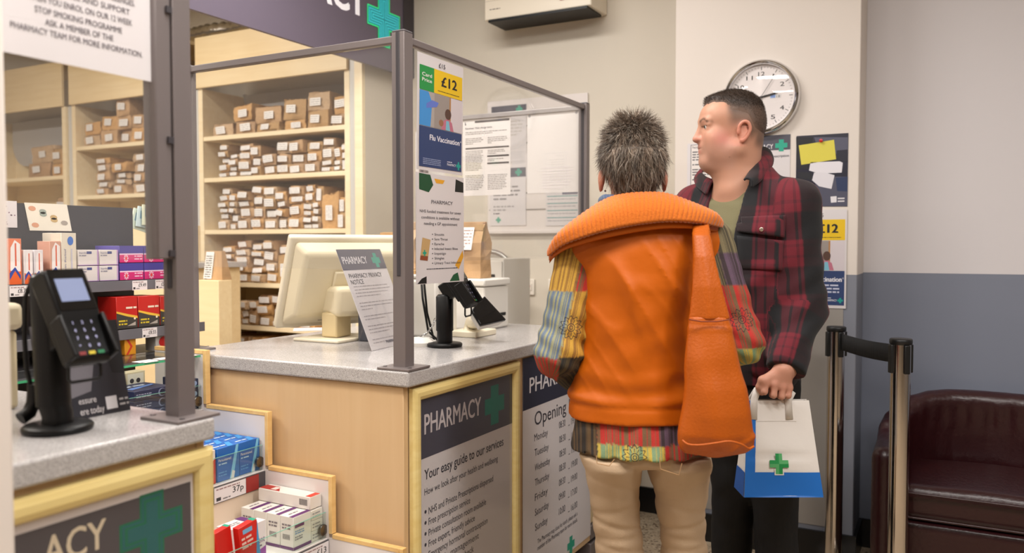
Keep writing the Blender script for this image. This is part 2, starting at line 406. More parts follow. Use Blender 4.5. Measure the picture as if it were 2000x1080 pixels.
# ---------------------------------------------------------------- setting
YB = 3.75; YC = 3.5; XC0, XC1 = -1.07, -.325
def struct(name, m, *boxes, bevel=0): return one(name, None, m, *boxes, bevel=bevel, kind='structure')
beige = mat('beige_emulsion', (208, 199, 184), .6, bump=.05, scale=150)
colpaint = band_mat('column_paint', (218, 208, 199), (124, 127, 138), 1.165)
rightpaint = band_mat('right_wall_paint', (210, 205, 207), (120, 125, 140), 1.168)
black_skirt = mat('black_skirting', (16, 15, 16), .35)
struct('floor', speckle_mat('terrazzo_floor', (176, 158, 134), (104, 84, 68), (196, 180, 156), 120, .28, .13), (-7.6, 4.2, -5.2, 3.9, -.05, 0))
struct('ceiling', mat('ceiling_tile', (225, 221, 212), .8, bump=.05, scale=90), (-7.6, 4.2, -5.2, 3.9, CEIL, CEIL + .05))
struct('wall_back', beige, (-7.6, XC0, YB, YB + .15, 0, CEIL))
struct('wall_right', rightpaint, (XC0, 4.2, YB, YB + .15, 0, CEIL))
struct('wall_column', colpaint, (XC0, XC1, YC, YB, 0, CEIL), bevel=.004)
struct('trim_1', mat('grey_wall_panel', (150, 144, 138), .5), (XC0 + .002, XC1 - .05, YC - .002, YC, .14, 1.16))
struct('wall_side', mat('shop_wall', (150, 142, 134), .6), (4.2, 4.35, -5.2, 3.9, 0, CEIL))
struct('wall_front', mat('shop_wall', (150, 142, 134), .6), (-7.6, 4.2, -5.35, -5.2, 0, CEIL))
struct('wall_left', mat('shop_wall', (150, 142, 134), .6), (-7.75, -7.6, -5.2, 3.9, 0, CEIL))
struct('baseboard_back', black_skirt, (-2.8, XC0, YB - .014, YB, 0, .12))
struct('baseboard_column', black_skirt, (XC0 - .012, XC1 + .012, YC - .014, YC, 0, .12), (XC1, XC1 + .012, YC, YB - .002, 0, .12))
struct('baseboard_right', black_skirt, (XC1 + .012, 4.2, YB - .014, YB, 0, .12))
pl = P(20, 540, X=-1.225)
struct('wall_pillar', mat('pillar_paint', (232, 222, 214), .5), (-1.62, -1.225, .33, pl.y, 0, CEIL), bevel=.006)

# ---------------------------------------------------------------- main woods and metals
maple = wood_mat('maple_board', (212, 180, 138), (204, 169, 126), 'Z', .6)
maple_pale = wood_mat('pale_maple_board', (236, 214, 172), (226, 200, 154), 'X')
maple_shelf = wood_mat('pale_maple_shelf', (240, 224, 190), (232, 210, 170), 'X', rough=.45)
edge_wood = wood_mat('maple_edging', (232, 196, 132), (216, 172, 108), 'Y')
frame_wood = wood_mat('yellow_frame_wood', (232, 212, 148), (220, 194, 124), 'Y', rough=.3)
laminate = speckle_mat('grey_speckled_laminate', (178, 174, 172), (146, 141, 140), (200, 196, 194), 780, .2)
white_lam = mat('white_laminate', (222, 214, 210), .35)
steel_grey = mat('grey_metal', (122, 113, 112), .38, metal=.25)
dark_hdr = (76, 74, 86); navy_hdr = (38, 40, 62); paper = mat('white_paper', (212, 206, 207), .55, bump=.02, scale=30)
teal = (24, 150, 124)
acrylic = glass_mat('clear_acrylic', (.985, .985, .98), 1.42, 0.0, .028)

# ---------------------------------------------------------------- counters
ZC = .95; XF = -1.244; YM0, YM1 = 1.748, 3.06; XI = -2.15; YF1 = 1.112
def worktop(name, label, pts, z1=ZC, t=.042):
    b = MB(); b.prism(pts, z1 - t, z1, laminate, lambda u, v, h: (u, v, h)); return b.build(name, None, bevel=.006, seg=3, label=label, cat='worktop')
worktop('worktop', 'grey speckled laminate worktop carrying the cream till and the slanted notice', [(XI, YM0), (XF, YM0), (XF, YM1), (XI, YM1)])
c = thing('counter', 'maple service counter whose front carries the easy guide poster', 'counter', (-1.6, 2.3, 0))
c.location = (0, 0, 0)
one('end_panel', c, maple, (-2.02, XF - .024, YM0 + .012, YM0 + .034, .09, ZC - .044), bevel=.002)
one('front_panel', c, maple, (XF - .044, XF - .022, YM0 + .036, YM1 - .03, .09, ZC - .044))
one('corner_trim', c, edge_wood, (XF - .036, XF - .023, YM0 + .036, YM0 + .06, .09, ZC - .046), bevel=.002)
one('back_panel', c, maple_pale, (XI + .06, XI + .082, YM0 + .04, YM1 - .03, .09, ZC - .044))
one('far_panel', c, maple_pale, (XI + .09, XF - .05, YM1 - .055, YM1 - .033, .09, ZC - .044))
one('plinth', c, steel_grey, (XI + .1, XF - .075, YM0 + .06, YM1 - .06, 0, .088))
c = thing('low_counter', 'low beige counter end with grey plinth rails behind the customers', 'counter')
one('body', c, maple_pale, (-1.62, XF - .03, YM1 - .028, 3.5, .15, .72), bevel=.003)
one('top', c, laminate, (-1.63, XF - .012, YM1 - .026, 3.512, .722, .75), bevel=.004)
one('plinth_rail', c, steel_grey, (-1.62, XF - .018, YM1 - .028, 3.505, .02, .075), (-1.62, XF - .018, YM1 - .028, 3.505, .09, .148), bevel=.004)
one('foot', c, black_skirt, (-1.58, XF - .06, YM1 + .02, 3.46, 0, .02))
worktop('worktop', 'grey speckled laminate worktop holding the nearest card reader, by the glass screen post', [(-2.0, -.2), (-1.64, -.2), (-1.64, .3), (XF, .72), (XF, YF1), (-2.0, YF1)])
c = thing('counter', 'nearest maple service counter with a wide framed sign on its front', 'counter')
one('front_panel', c, maple, (XF - .044, XF - .022, .72, YF1 - .03, .09, ZC - .044))
one('end_panel', c, maple, (-1.96, XF - .022, YF1 - .028, YF1 - .008, .09, ZC - .044), bevel=.002)
one('back_panel', c, maple_pale, (-1.98, -1.96, -.15, YF1 - .03, .09, ZC - .044))
one('plinth', c, steel_grey, (-1.9, XF - .08, .74, YF1 - .07, 0, .088))

def prof_frame(name, parent, y0, y1, z0, z1, w, x, m, dep=.02):
    """mitred rounded picture-frame moulding on a plane of constant x facing +x"""
    b = MB(); prof = [(0, 0), (.0, .55), (.12, .85), (.35, 1), (.65, 1), (.88, .8), (1, .45), (1, 0)]
    cs = [(y0, z0, 1, 1), (y1, z0, -1, 1), (y1, z1, -1, -1), (y0, z1, 1, -1)]; vs = []; n = len(prof)
    for y, z, sy, sz in cs:
        for a, h in prof: vs.append((x + h * dep, y + sy * a * w, z + sz * a * w))
    fs = [(i * n + j, i * n + j + 1, ((i + 1) % 4) * n + j + 1, ((i + 1) % 4) * n + j) for i in range(4) for j in range(n - 1)]
    b.add(vs, fs, m); return b.build(name, parent)
# framed services poster on the main counter
a0 = P(800, 757, X=XF - .02); a1 = P(1009, 701, X=XF - .02); ztop = .899
t = thing('framed_poster', 'pale wood framed poster headed PHARMACY with an easy guide to services', 'poster')
prof_frame('frame', t, a0.y, a1.y, .07, ztop, .036, XF - .0215, frame_wood)
fl = Flat((XF - .018, a0.y + .03, 0), (0, 1, 0), (1, 0, 0))
hb = fl.px(825, 897)[1]; W = a1.y - a0.y - .06
one('backing', t, paper, (XF - .0214, XF - .018, a0.y + .03, a1.y - .03, .1, ztop - .03))
fl.rect(0, hb, W, ztop - .031, dark_hdr)
u, v = fl.px(829, 853); u2, _ = fl.px(939, 815); fl.text('PHARMACY', u, fl.px(829, 849)[1], u2 - u, .058, (206, 198, 200), .016)
u, v = fl.px(966, 790); fl.cross(u, v, .062, (30, 122, 108), (38, 140, 122), arm=.4)
ink = (62, 60, 70)
def line(fl, s, x0, y0, x1, h, c=ink, bold=0):
    u, v = fl.px(x0, y0); u2, _ = fl.px(x1, y0); fl.text(s, u, v, u2 - u, h, c, bold)
line(fl, 'Your easy guide to our services', 829, 938, 983, .03, ink, .012)
line(fl, 'How we look after your health and wellbeing', 829, 968, 972, .02)
for i, (s, x1) in enumerate([('NHS and Private Prescriptions dispersed', 963), ('Free prescription service', 918), ('Private consultation room available', 949), ('Free expert, friendly advice', 927), ('Emergency hormonal contraception', 952), ('Lifestyle management', 935), ('Blood pressure check', 925), ('Stop smoking service', 925)]):
    y0 = 1004 + i * 21.5; line(fl, s, 837, y0, x1, .0205); u, v = fl.px(831, y0 - 3); fl.disc(u, v + .002, .005, ink)
fl.build('lettering', t)
fl = Flat((XF - .0165, a0.y + .03, .1), (0, 1, 0), (1, 0, 0)); sheet('cover', t, fl, W, ztop - .131, glass_mat('poster_cover', (1, 1, 1), 1.35, .12), .0008)
# opening hours poster
b0 = P(1020, 700, X=XF - .02); yl = b0.y; yr = P(1166, 1000, X=XF - .02).y
fl = Flat((XF - .018, yl, .115), (0, 1, 0), (1, 0, 0)); Wp = min(yr, YM1 - .035) - yl; Hp = ZC - .05 - .115
fl.bend = lambda u, v: .003 * (.5 + .5 * math.sin(v * 17 + 1)) * (1 - math.exp(-u * 9)) * (math.sin(u * 7) * .4 + .6)
t = thing('opening_hours_poster', 'white paper poster of opening hours curling on the counter front', 'poster')
sheet('sheet', t, fl, Wp, Hp, paper, .0005, 14, 24)
hd = fl.px(1022, 803)[1]
hm = MB(); hm.grid(lambda a, b: tuple(fl.at(Wp * a, hd + (Hp - hd) * b, .00025)), 14, 6, plain(navy_hdr)); hm.build('header', t, recalc=False)
line(fl, 'PHARMACY', 1034, 768, 1034 + 100, .055, (222, 218, 222), .016)
line(fl, 'Opening hours', 1044, 832, 1146, .05, ink, .008)
days = [('Monday', '08:30', '19:00'), ('Tuesday', '08:30', '19:00'), ('Wednesday', '08:30', '19:00'), ('Thursday', '08:30', '19:00'), ('Friday', '08:30', '19:00'), ('Saturday', '09:00', '17:00'), ('Sunday', '10:00', '16:00')]
for i, (d, o_, cl) in enumerate(days):
    y0 = 862 + i * 29.2; y1 = 837 + i * 28.2
    line(fl, d, 1043 + i * .3, y0, 1043 + 19 + len(d) * 1.2, .026); line(fl, o_, 1091, y1, 1103.5, .026); line(fl, '-', 1109, y1 - 3, 1112, .02); line(fl, cl, 1115, y1 - 8, 1127, .026)
line(fl, 'The Pharmacy may close for lunch, please ask a', 1049, 1062, 1127, .017); line(fl, 'member of the Pharmacy team for more details.', 1049, 1075, 1127, .017)
u, v = fl.px(1114, 1064); fl.cross(u, v, .034, teal, arm=.4); fl.build('lettering', t)
# framed sign on the nearest counter
t = thing('framed_sign', 'wide pale wood framed sign with a big green cross on the nearest counter', 'sign')
g1 = P(412, 862, X=XF - .02); g0y = .725
prof_frame('frame', t, g0y - .2, g1.y - .004, .05, .893, .042, XF - .0215, frame_wood)
one('backing', t, mat('sign_white', (206, 196, 192), .4), (XF - .0214, XF - .018, .728, g1.y - .04, .085, .86))
fl = Flat((XF - .018, .73, 0), (0, 1, 0), (1, 0, 0)); u1, _ = fl.px(372, 950); _, vt = fl.px(372, 940)
fl.rect(0, .1, u1, vt, (80, 74, 76)); u, v = fl.px(297, 1032); fl.cross(u, v, .066, (36, 104, 76), (44, 96, 96), lines=3, arm=.38)
u, v = fl.px(84, 1106); u2, _ = fl.px(207, 1062); fl.text('ACY', u, v - .004, u2 - u, .052, (206, 190, 164), .014)
fl.build('lettering', t)

# ---------------------------------------------------------------- protective screens
def post(parent, x, y, z0, z1, w=.036, d=.036):
    b = MB(); b.box(x - w / 2, x + w / 2, y - d / 2, y + d / 2, z0, z1, steel_grey); b.box(x - .006, x + .006, y - d / 2 - .002, y - d / 2, z0 + .25, z1, mat('dark_slot', (58, 54, 58), .5))
    p = b.build('post', parent, bevel=.003)
    one('base_plate', p, steel_grey, (x - .052, x + .052, y - .05, y + .05, z0, z0 + .006), bevel=.001); one('cap', p, mat('grey_plastic_cap', (96, 92, 96), .5), (x - w / 2, x + w / 2, y - d / 2, y + d / 2, z1, z1 + .005), bevel=.002)
    for s in (-1, 1): one('screw', p, mat('bright_screw', (170, 168, 170), .3, metal=1), (x + s * .04 - .004, x + s * .04 + .004, y - .034, y - .026, z0 + .006, z0 + .008))
    return p
XS = -1.295; YS = 1.80; ZT = 1.838; YE = 3.025; ZG = 1.235
t = thing('protective_screen', 'clear counter screen with grey posts and rails around the till counter', 'screen')
post(t, XS, YS, ZC, ZT + .006, .04, .04); post(t, XS, YE, ZC, ZT + .004, .034, .034); post(t, -2.115, YS, ZC, ZT, .034, .034); post(t, -2.06, YE, ZC, ZT, .034, .034)
one('rail', t, steel_grey, (XS - .011, XS + .011, YS + .02, YE - .017, ZT - .02, ZT), bevel=.003)
one('rail', t, steel_grey, (-2.098, XS - .02, YS - .011, YS + .011, ZT - .02, ZT), bevel=.003)
one('rail', t, mat('satin_rail', (158, 152, 150), .35, metal=.3), (-2.043, XS - .017, YE - .011, YE + .011, ZT - .02, ZT), bevel=.003)
one('pane', t, acrylic, (XS - .003, XS + .003, YS + .021, YE - .018, ZG, ZT - .021))
one('pane', t, acrylic, (-2.097, XS - .021, YS - .003, YS + .003, ZG - .02, ZT - .021))
one('pane', t, acrylic, (-2.042, XS - .018, YE - .003, YE + .003, ZG, ZT - .021))
t = thing('protective_screen', 'nearest clear screen on a slotted grey post beside the card reader', 'screen')
YP = 1.078; p = post(t, -1.3, YP, ZC, 2.02, .036, .04)
one('edge_channel', p, steel_grey, (-1.322, -1.286, YP - .056, YP - .0215, 1.255, 2.02), bevel=.003)
for z in (1.26, 1.47, 1.71): one('clip', p, mat('dark_slot', (58, 54, 58), .5), (-1.284, -1.28, YP - .034, YP - .022, z, z + .012))
one('pane', t, acrylic, (-1.307, -1.301, .735, YP - .057, 1.255, 2.02))
one('rail', t, steel_grey, (-1.316, -1.292, .735, YP - .02, 2.021, 2.045), bevel=.003)

# ---------------------------------------------------------------- hanging pharmacy sign
XH = -2.62; zb = 2.2
t = thing('hanging_sign', 'dark purple-grey hanging PHARMACY sign with a glowing green cross', 'sign')
one('panel', t, mat('sign_panel', (104, 95, 110), .42), (XH - .018, XH, .6, YB - .004, zb, CEIL - .004))
one('end_strip', t, mat('sign_panel_dark', (62, 56, 62), .5), (XH + .0005, XH + .004, YB - .1, YB - .004, zb, CEIL - .004))
fl = Flat((XH, 0, 0), (0, 1, 0), (1, 0, 0)); u, v = fl.px(749, 30)
uy, vy = fl.px(712, 35); ua, va = fl.px(622, -8)
fl.text('PHARMACY', uy, vy, 1.0, .18, mat('sign_letters', (236, 232, 236), .4, emit=(236, 232, 236), estr=.3), .034, .004, 'r'); fl.build('lettering', t)
fl = Flat((XH + .004, 0, 0), (0, 1, 0), (1, 0, 0))
g1 = mat('lit_teal', (14, 132, 138), .4, emit=(14, 132, 140), estr=.4); g2 = mat('lit_green', (50, 215, 130), .4, emit=(50, 220, 130), estr=.45)
u, v = fl.px(750, 39); R = .138
fl.cross(u, v, R, g2, g1, .001, .36); a = R * .36; g3 = mat('lit_cyan', (60, 190, 196), .4, emit=(60, 190, 200), estr=.45)
for i in range(1, 8):
    k = .0065 * i; m = g1 if i % 2 else g3; r = R - k; aa = a - k
    fl.poly([(u - aa, v - r), (u + aa, v - r), (u + aa, v - aa), (u + r, v - aa), (u + r, v + aa), (u + aa, v + aa), (u + aa, v + r), (u - aa, v + r), (u - aa, v + aa), (u - r, v + aa), (u - r, v - aa), (u - aa, v - aa)], m, .001 + .0006 * i)
fl.build('cross', t)
# ---------------------------------------------------------------- wall of prescription cabinets
YCF = 3.42
def zat(x, y, Y=YCF): return P(x, y, Y=Y).z
def xat(x, y=400, Y=YCF): return P(x, y, Y=Y).x
XR0, XR1 = xat(398), xat(674); XM0, XM1 = xat(150), xat(366); XL1 = xat(124); XL0 = XL1 - 1.06
ZTOP = zat(372, 78); ZB = zat(372, 176)
shelf_z = {'r': [zat(672, 243), zat(672, 333), zat(672, 446), zat(500, 553), zat(500, 637), .53], 'm': [1.93, zat(250, 378), 1.33, 1.05, .8, .55], 'l': [zat(80, 345), 1.42, 1.12, .84, .56]}
grey_roll = mat('grey_tambour', (186, 182, 180), .5, bump=.3, scale=14, stretch=(1, 1, 14))
def cabinet(x0, x1, shelves, label, lw=.035):
    t = thing('prescription_cabinet', label, 'cabinet')
    one('side_panel', t, maple_shelf, (x0 - lw, x0, YCF, YB - .003, 0, ZB - .001), bevel=.001)
    one('side_panel', t, maple_shelf, (x1, x1 + lw, YCF, YB - .003, 0, ZB - .001), bevel=.001)
    one('back_panel', t, maple_shelf, (x0 + .001, x1 - .001, YB - .012, YB - .003, 0, ZB))
    one('fascia_board', t, maple_pale, (x0 - lw, x1 + lw - .002, YCF - .02, YCF + .0, ZB, ZTOP), bevel=.002)
    one('roof_panel', t, maple_pale, (x0 - lw, x1 + lw - .002, YCF + .001, YB - .003, ZTOP - .02, ZTOP))
    for z in shelves: one('shelf', t, maple_shelf, (x0 + .001, x1 - .001, YCF + .004, YB - .013, z - .025, z), bevel=.0015)
    b = MB(); n = 12; r = .17
    out = [(x0 + .06 + r - r * math.cos(a), r - r * math.sin(a)) for a in [i * PI / 2 / n for i in range(n + 1)]]
    zt = ZB - .002
    out = [(x0 + .05, zt - shelves[0])] + [(x0 + .05 + r - r * math.cos(PI / 2 * i / n), -r * 0 + (r - r * math.sin(PI / 2 * i / n)) + .12) for i in range(n + 1)] + [(x1 - .003, .12), (x1 - .003, zt - shelves[0])]
    b.prism([(u, shelves[0] + v) for u, v in out], YB - .06, YB - .014, grey_roll, lambda u, v, h: (u, h, v)); b.build('roller_shutter', t)
    return t
cabinet(XR0, XR1, shelf_z['r'], 'open maple cabinet of bagged prescriptions beside the right end of the fascia')
cabinet(XM0, XM1, shelf_z['m'], 'open maple cabinet of bagged prescriptions seen between the poster and the slotted post')
cabinet(XL0, XL1, shelf_z['l'], 'open maple cabinet of bags furthest along, below the smoking poster')
one('trim_2', None, mat('pale_grey_upright', (196, 194, 190), .4), (XM1 + .04, XR0 - .04, YCF + .02, YCF + .04, 0, ZB), kind='structure')
one('trim_3', None, mat('pale_grey_upright', (196, 194, 190), .4), (XL1 + .04, XM0 - .04, YCF + .02, YCF + .04, 0, ZB), kind='structure')
e = P(715, 300, Y=YCF).x
one('trim_4', None, maple_shelf, (e - .05, e, YCF - .03, YCF - .006, 0, ZTOP - .02), kind='structure')
one('wall_return', None, beige, (e - .05, e - .002, YCF - .004, YB, 0, CEIL), kind='structure')
one('trim_5', None, mat('pale_grey_upright', (196, 194, 190), .4), (XR1 + .04, e - .052, YCF - .004, YCF + .02, 0, ZTOP - .02), kind='structure')
# silver ducting lying on the cabinet roof
b = MB(); r = random.Random(4); pts = [(XR0 - .25 + i * .03, YCF + .1 + .008 * math.sin(i * .6), ZTOP + .055 + (.006 if i % 2 else 0)) for i in range(22)]
b.tube(pts, [.05 if i % 2 else .042 for i in range(22)], mat('crinkled_foil', (190, 184, 174), .22, metal=1, bump=.6, scale=40), 14)
b.build('foil_duct', label='crinkled silver foil duct lying on top of the cabinets', cat='duct')

# ---------------------------------------------------------------- bagged prescriptions
kraft = [mat('kraft_paper_%d' % i, c, .7, bump=.6, scale=14, var=.14) for i, c in enumerate([(184, 148, 108), (196, 152, 98), (172, 138, 102), (188, 158, 124), (178, 142, 96)])]
slip = mat('prescription_slip', (232, 228, 224), .5); slip_ink = plain((96, 94, 96)); slip_grey = mat('pharmacy_label_stock', (214, 206, 196), .5)
NV = 12; _bag = []
for i in range(NV):                                                     # unit bag: x -.5..+.5, front at y 0, depth 1, z 0..1
    r = random.Random(100 + i); b = MB(); n = 6; st = i % 3
    def f(axis, sgn, u, v): pass
    pts = {}
    def corner(a, c, e):
        k = (round(a, 3), round(c, 3), round(e, 3))
        if k not in pts:
            j = .05 if 0 < a < 1 or 0 < e < 1 else .03
            bul = .05 * math.sin(PI * a) * math.sin(PI * e)
            pts[k] = Vector((a - .5 + r.uniform(-j, j) * .6, c + r.uniform(-j, j) * .5 - (bul if c == 0 else 0), max(0, e * (1 + (.1 * (a - .5) if st == 1 else 0)) + r.uniform(-j, j) * .6 * (e > 0) - (.08 * c * e if st == 2 else 0))))
        return pts[k]
    vs = []; fs = []
    g = [0, .02, .28, .5, .72, .98, 1] if i % 2 else [0, .03, .35, .65, .97, 1]
    def face(fn):
        m = len(g); b0 = len(vs)
        for p in g:
            for q in g: vs.append(corner(*fn(p, q)))
        for p in range(m - 1):
            for q in range(m - 1): fs.append((b0 + p * m + q, b0 + (p + 1) * m + q, b0 + (p + 1) * m + q + 1, b0 + p * m + q + 1))
    for c in (0, 1):
        face(lambda p, q: (c, p, q)); face(lambda p, q: (p, c, q)); face(lambda p, q: (p, q, c))
    b.add(vs, fs, kraft[i % 5], True)
    me = b.data('paper_bag')
    import bmesh
    bm = bmesh.new(); bm.from_mesh(me); bmesh.ops.remove_doubles(bm, verts=bm.verts, dist=1e-5); bmesh.ops.recalc_face_normals(bm, faces=bm.faces); bm.to_mesh(me); bm.free()
    me.set_sharp_from_angle(angle=.9); _bag.append(me)
def slip_mesh(seed, w, h):
    r = random.Random(seed); b = MB(); fl = Flat((-w / 2, 0, -h / 2), (1, 0, 0), (0, -1, 0)); fl.rect(0, 0, w, h, slip, 0)
    for i in range(3): fl.greek(w * .06, h * (.72 - i * .27), w * .9, 1, h * .3, (150, 146, 146), .26, seed + i, True, .0004)
    return fl.mb.data('label')
_slips = [slip_mesh(i, .075, .042) for i in range(4)]
def bag(x, y, z, w, d, h, rng, label, group, tilt=0, upright=False, pl_=None, cat='paper bag', yaw=0):
    o = bpy.data.objects.new('prescription_bag', _bag[rng.randrange(NV)]); COL.objects.link(o); o.location = (x, y, z); o.scale = (w, d, h); o.rotation_euler = (0, tilt, yaw)
    tag(o, label, cat, group)
    l = bpy.data.objects.new('label', _slips[rng.randrange(4)]); COL.objects.link(l); l.parent = o
    sw = min(.78 * (h if upright else w), rng.uniform(.062, .08)); sh = min(.042, .62 * (w if upright else h)); l.rotation_euler = (rng.uniform(-.03, .03), PI / 2 if upright else rng.uniform(-.1, .1), 0)
    l.location = (rng.uniform(-.1, .1), -.09, .5 + rng.uniform(-.06, .08)); kx, kz = sw / .075, sh / .042
    l.scale = (kx / (h if upright else w) if not upright else kx / h, 1, kz / h if not upright else kz / w)
    return o
ORD = ['first', 'second', 'third', 'fourth', 'fifth', 'sixth', 'seventh', 'eighth', 'ninth', 'tenth', 'eleventh', 'twelfth', 'thirteenth', 'fourteenth', 'fifteenth']
LV = ['lowest', 'second up', 'third up', 'fourth up', 'fifth up', 'sixth up']
LOOK = ['plain', 'crumpled', 'creased', 'squat', 'bulging', 'small']
def pile_row(zs, zt, cols, where, group, seed, x_end):
    """cols: (left x, width, [heights from the shelf up]) of every pile"""
    r = random.Random(seed)
    for ci, (x0, w, hs) in enumerate(cols):
        z = zs + .001; k = min(1, (zt - zs - .012) / (sum(hs) * 1.12)) if zt else 1
        for li, h in enumerate(hs):
            h2 = h * k * r.uniform(.95, 1.02); kind = 'large' if w > .13 else 'small' if h < .05 else 'brown'
            lab = '%s paper bag, %s in %s pile from left, %s' % (kind, LV[li], ORD[ci], where)
            dep = r.uniform(.16, .2); ww = w * r.uniform(.88, .95); t = r.uniform(-.09, .09) * (li > 0) * (1 if w < .1 else .4)
            bag(x0 + w / 2 + r.uniform(-.004, .004), YCF + .018 + r.uniform(0, .035), z + abs(t) * ww * .5, ww, dep, h2, r, lab, group, t, upright=h > 1.35 * w, yaw=r.uniform(-.09, .09) * (0 < ci < len(cols) - 1))
            z += h2 + .001 + abs(t) * ww * .6
def TOPZ(z):
    for k in 'rml':
        for i, q in enumerate(shelf_z[k]):
            if abs(q - z) < 1e-6: return shelf_z[k][i - 1] - .027 if i else ZB + .05
def cx(px, y=400): return xat(px, y)
def cols(spec, y, gap=0):
    return [(xat(a, y), xat(b, y) - xat(a, y), hs) for a, b, hs in spec]
G = 'bagged prescriptions in the %s cabinet'
R_ = G % 'right'
pile_row(shelf_z['r'][0], TOPZ(shelf_z['r'][0]), cols([(406, 445, [.075]), (447, 489, [.075, .085]), (492, 544, [.05, .095]), (549, 592, [.05, .11]), (594, 639, [.09, .1]), (640, 671, [.065, .095])], 220), "right cabinet's top shelf", R_, 11, XR1)
pile_row(shelf_z['r'][1], TOPZ(shelf_z['r'][1]), cols([(423, 441, [.03, .045, .035, .04, .04]), (442, 459, [.03, .03, .04, .03]), (460, 486, [.035, .075, .06, .05]), (487, 505, [.05, .055, .065]), (506, 530, [.055, .065]), (531, 557, [.06, .055, .07]), (558, 586, [.058, .06, .07]), (587, 618, [.06, .06, .052]), (619, 643, [.03, .035, .07, .05]), (644, 658, [.03, .03, .065]), (659, 671, [.06, .045, .04])], 310), "right cabinet's second shelf", R_, 12, XR1)
pile_row(shelf_z['r'][2], TOPZ(shelf_z['r'][2]), cols([(423, 442, [.06, .035, .03, .035, .04, .04]), (443, 456, [.04, .05, .035, .035, .045]), (457, 484, [.065, .06, .04, .05]), (485, 508, [.065, .07, .06, .05]), (509, 534, [.065, .06, .075, .06]), (535, 554, [.065, .045, .04, .05]), (555, 586, [.08, .085, .05, .065]), (587, 606, [.03, .04, .035, .045, .06, .05]), (607, 621, [.03, .04, .04, .035, .08]), (622, 654, [.19]), (655, 671, [.085, .085])], 420), "right cabinet's third shelf", R_, 13, XR1)
pile_row(shelf_z['r'][3], TOPZ(shelf_z['r'][3]), cols([(430, 452, [.05, .035, .04, .035, .04]), (453, 482, [.055, .055, .04, .04, .045]), (483, 508, [.05, .04, .05, .035, .04]), (509, 533, [.06, .06, .07, .055]), (534, 558, [.16, .055]), (560, 584, [.06, .05, .05]), (588, 612, [.06, .06, .045]), (614, 640, [.06, .055, .05]), (642, 668, [.07, .06, .05])], 520), "right cabinet's fourth shelf", R_, 14, XR1)
pile_row(shelf_z['r'][4], TOPZ(shelf_z['r'][4]), cols([(424, 445, [.035, .045, .04]), (446, 464, [.03, .05, .045]), (465, 480, [.035, .05, .05]), (481, 498, [.085, .05]), (499, 526, [.06, .06, .055]), (527, 548, [.04, .08, .055]), (550, 571, [.045, .05]), (573, 606, [.05, .05])], 610), "right cabinet's fifth shelf", R_, 15, XR1)
pile_row(.53, TOPZ(.53), cols([(424, 446, [.14, .1]), (449, 482, [.19, .06]), (484, 508, [.16, .075]), (510, 540, [.18, .07]), (545, 600, [.2])], 670), "right cabinet's lowest shelf", R_, 16, XR1)
M_ = G % 'middle'
pile_row(shelf_z['m'][0], TOPZ(shelf_z['m'][0]), cols([(151, 184, [.078, .085]), (187, 220, [.095, .085]), (223, 250, [.085, .08, .11]), (252, 283, [.085, .085]), (285, 304, [.2]), (307, 335, [.09, .1]), (337, 362, [.09, .09])], 250), "middle cabinet's top shelf", M_, 21, XM1)
pile_row(shelf_z['m'][1], TOPZ(shelf_z['m'][1]), cols([(180, 207, [.04, .04, .06, .05, .04]), (211, 244, [.06, .035, .04, .06]), (248, 282, [.075, .07, .075, .06]), (285, 306, [.07, .045, .06, .06]), (308, 334, [.04, .05, .06, .05]), (337, 362, [.07, .07, .06])], 340), "middle cabinet's second shelf", M_, 22, XM1)
pile_row(shelf_z['m'][2], TOPZ(shelf_z['m'][2]), cols([(216, 240, [.12, .055]), (243, 258, [.12, .06]), (261, 279, [.12, .065]), (281, 300, [.12, .06]), (302, 322, [.12, .07]), (324, 345, [.12, .06])], 420), "middle cabinet's third shelf", M_, 23, XM1)
L_ = G % 'left'
pile_row(shelf_z['l'][0], TOPZ(shelf_z['l'][0]), cols([(48, 94, [.1, .115]), (95, 120, [.08, .1])], 320), "left cabinet's upper shelf", L_, 31, XL1)
pile_row(shelf_z['l'][1], TOPZ(shelf_z['l'][1]), cols([(60, 84, [.12]), (104, 123, [.09, .1])], 400), "left cabinet's second shelf", L_, 32, XL1)
for i, (sh, pxs, y) in enumerate([('r', 585, 160)]): pass

# ledge unit between the cabinets and the till counter
t = thing('ledge_unit', 'pale maple ledge unit with grey worktop standing before the right cabinet', 'cabinet')
lx1 = P(420, 512, Y=3.05).x; lx0 = lx1 - 1.3; lz = P(400, 512, Y=3.05).z
one('body', t, maple_pale, (lx0, lx1 - .03, 2.85, 3.25, 0, lz - .03), bevel=.002)
one('top', t, laminate, (lx0 - .02, lx1, 2.83, 3.27, lz - .029, lz), bevel=.003)
one('upstand', t, maple_pale, (lx0, P(398, 480, Y=3.05).x, 3.0, 3.03, lz + .001, P(390, 441, Y=3.05).z), bevel=.002)
r = random.Random(7)
b = MB(); q = P(424, 548, Y=2.75)
t = thing('paper_bag', 'brown paper bag with a white form stapled on, beside the ledge unit', 'paper bag')
x0, x1 = P(408, 540, Y=2.8).x, P(440, 540, Y=2.8).x; zb_, zt_ = P(424, 546, Y=2.8).z, P(424, 490, Y=2.8).z
one('pillar_stand', None, maple_pale, (x0 - .02, x1 + .02, 2.74, 2.82, 0, zb_ - .001), label='slim maple pedestal carrying the brown bag with a white form', cat='pedestal', bevel=.002)
b = MB(); b.prism([(x0, 2.79), (x1, 2.79), (x1, 2.81), (x0, 2.81)], zb_, zt_, kraft[0], lambda u, v, h: (u, 2.78 + (v - 2.79) * (3 if h < zt_ - .01 else 1), h)); b.build('bag', t)
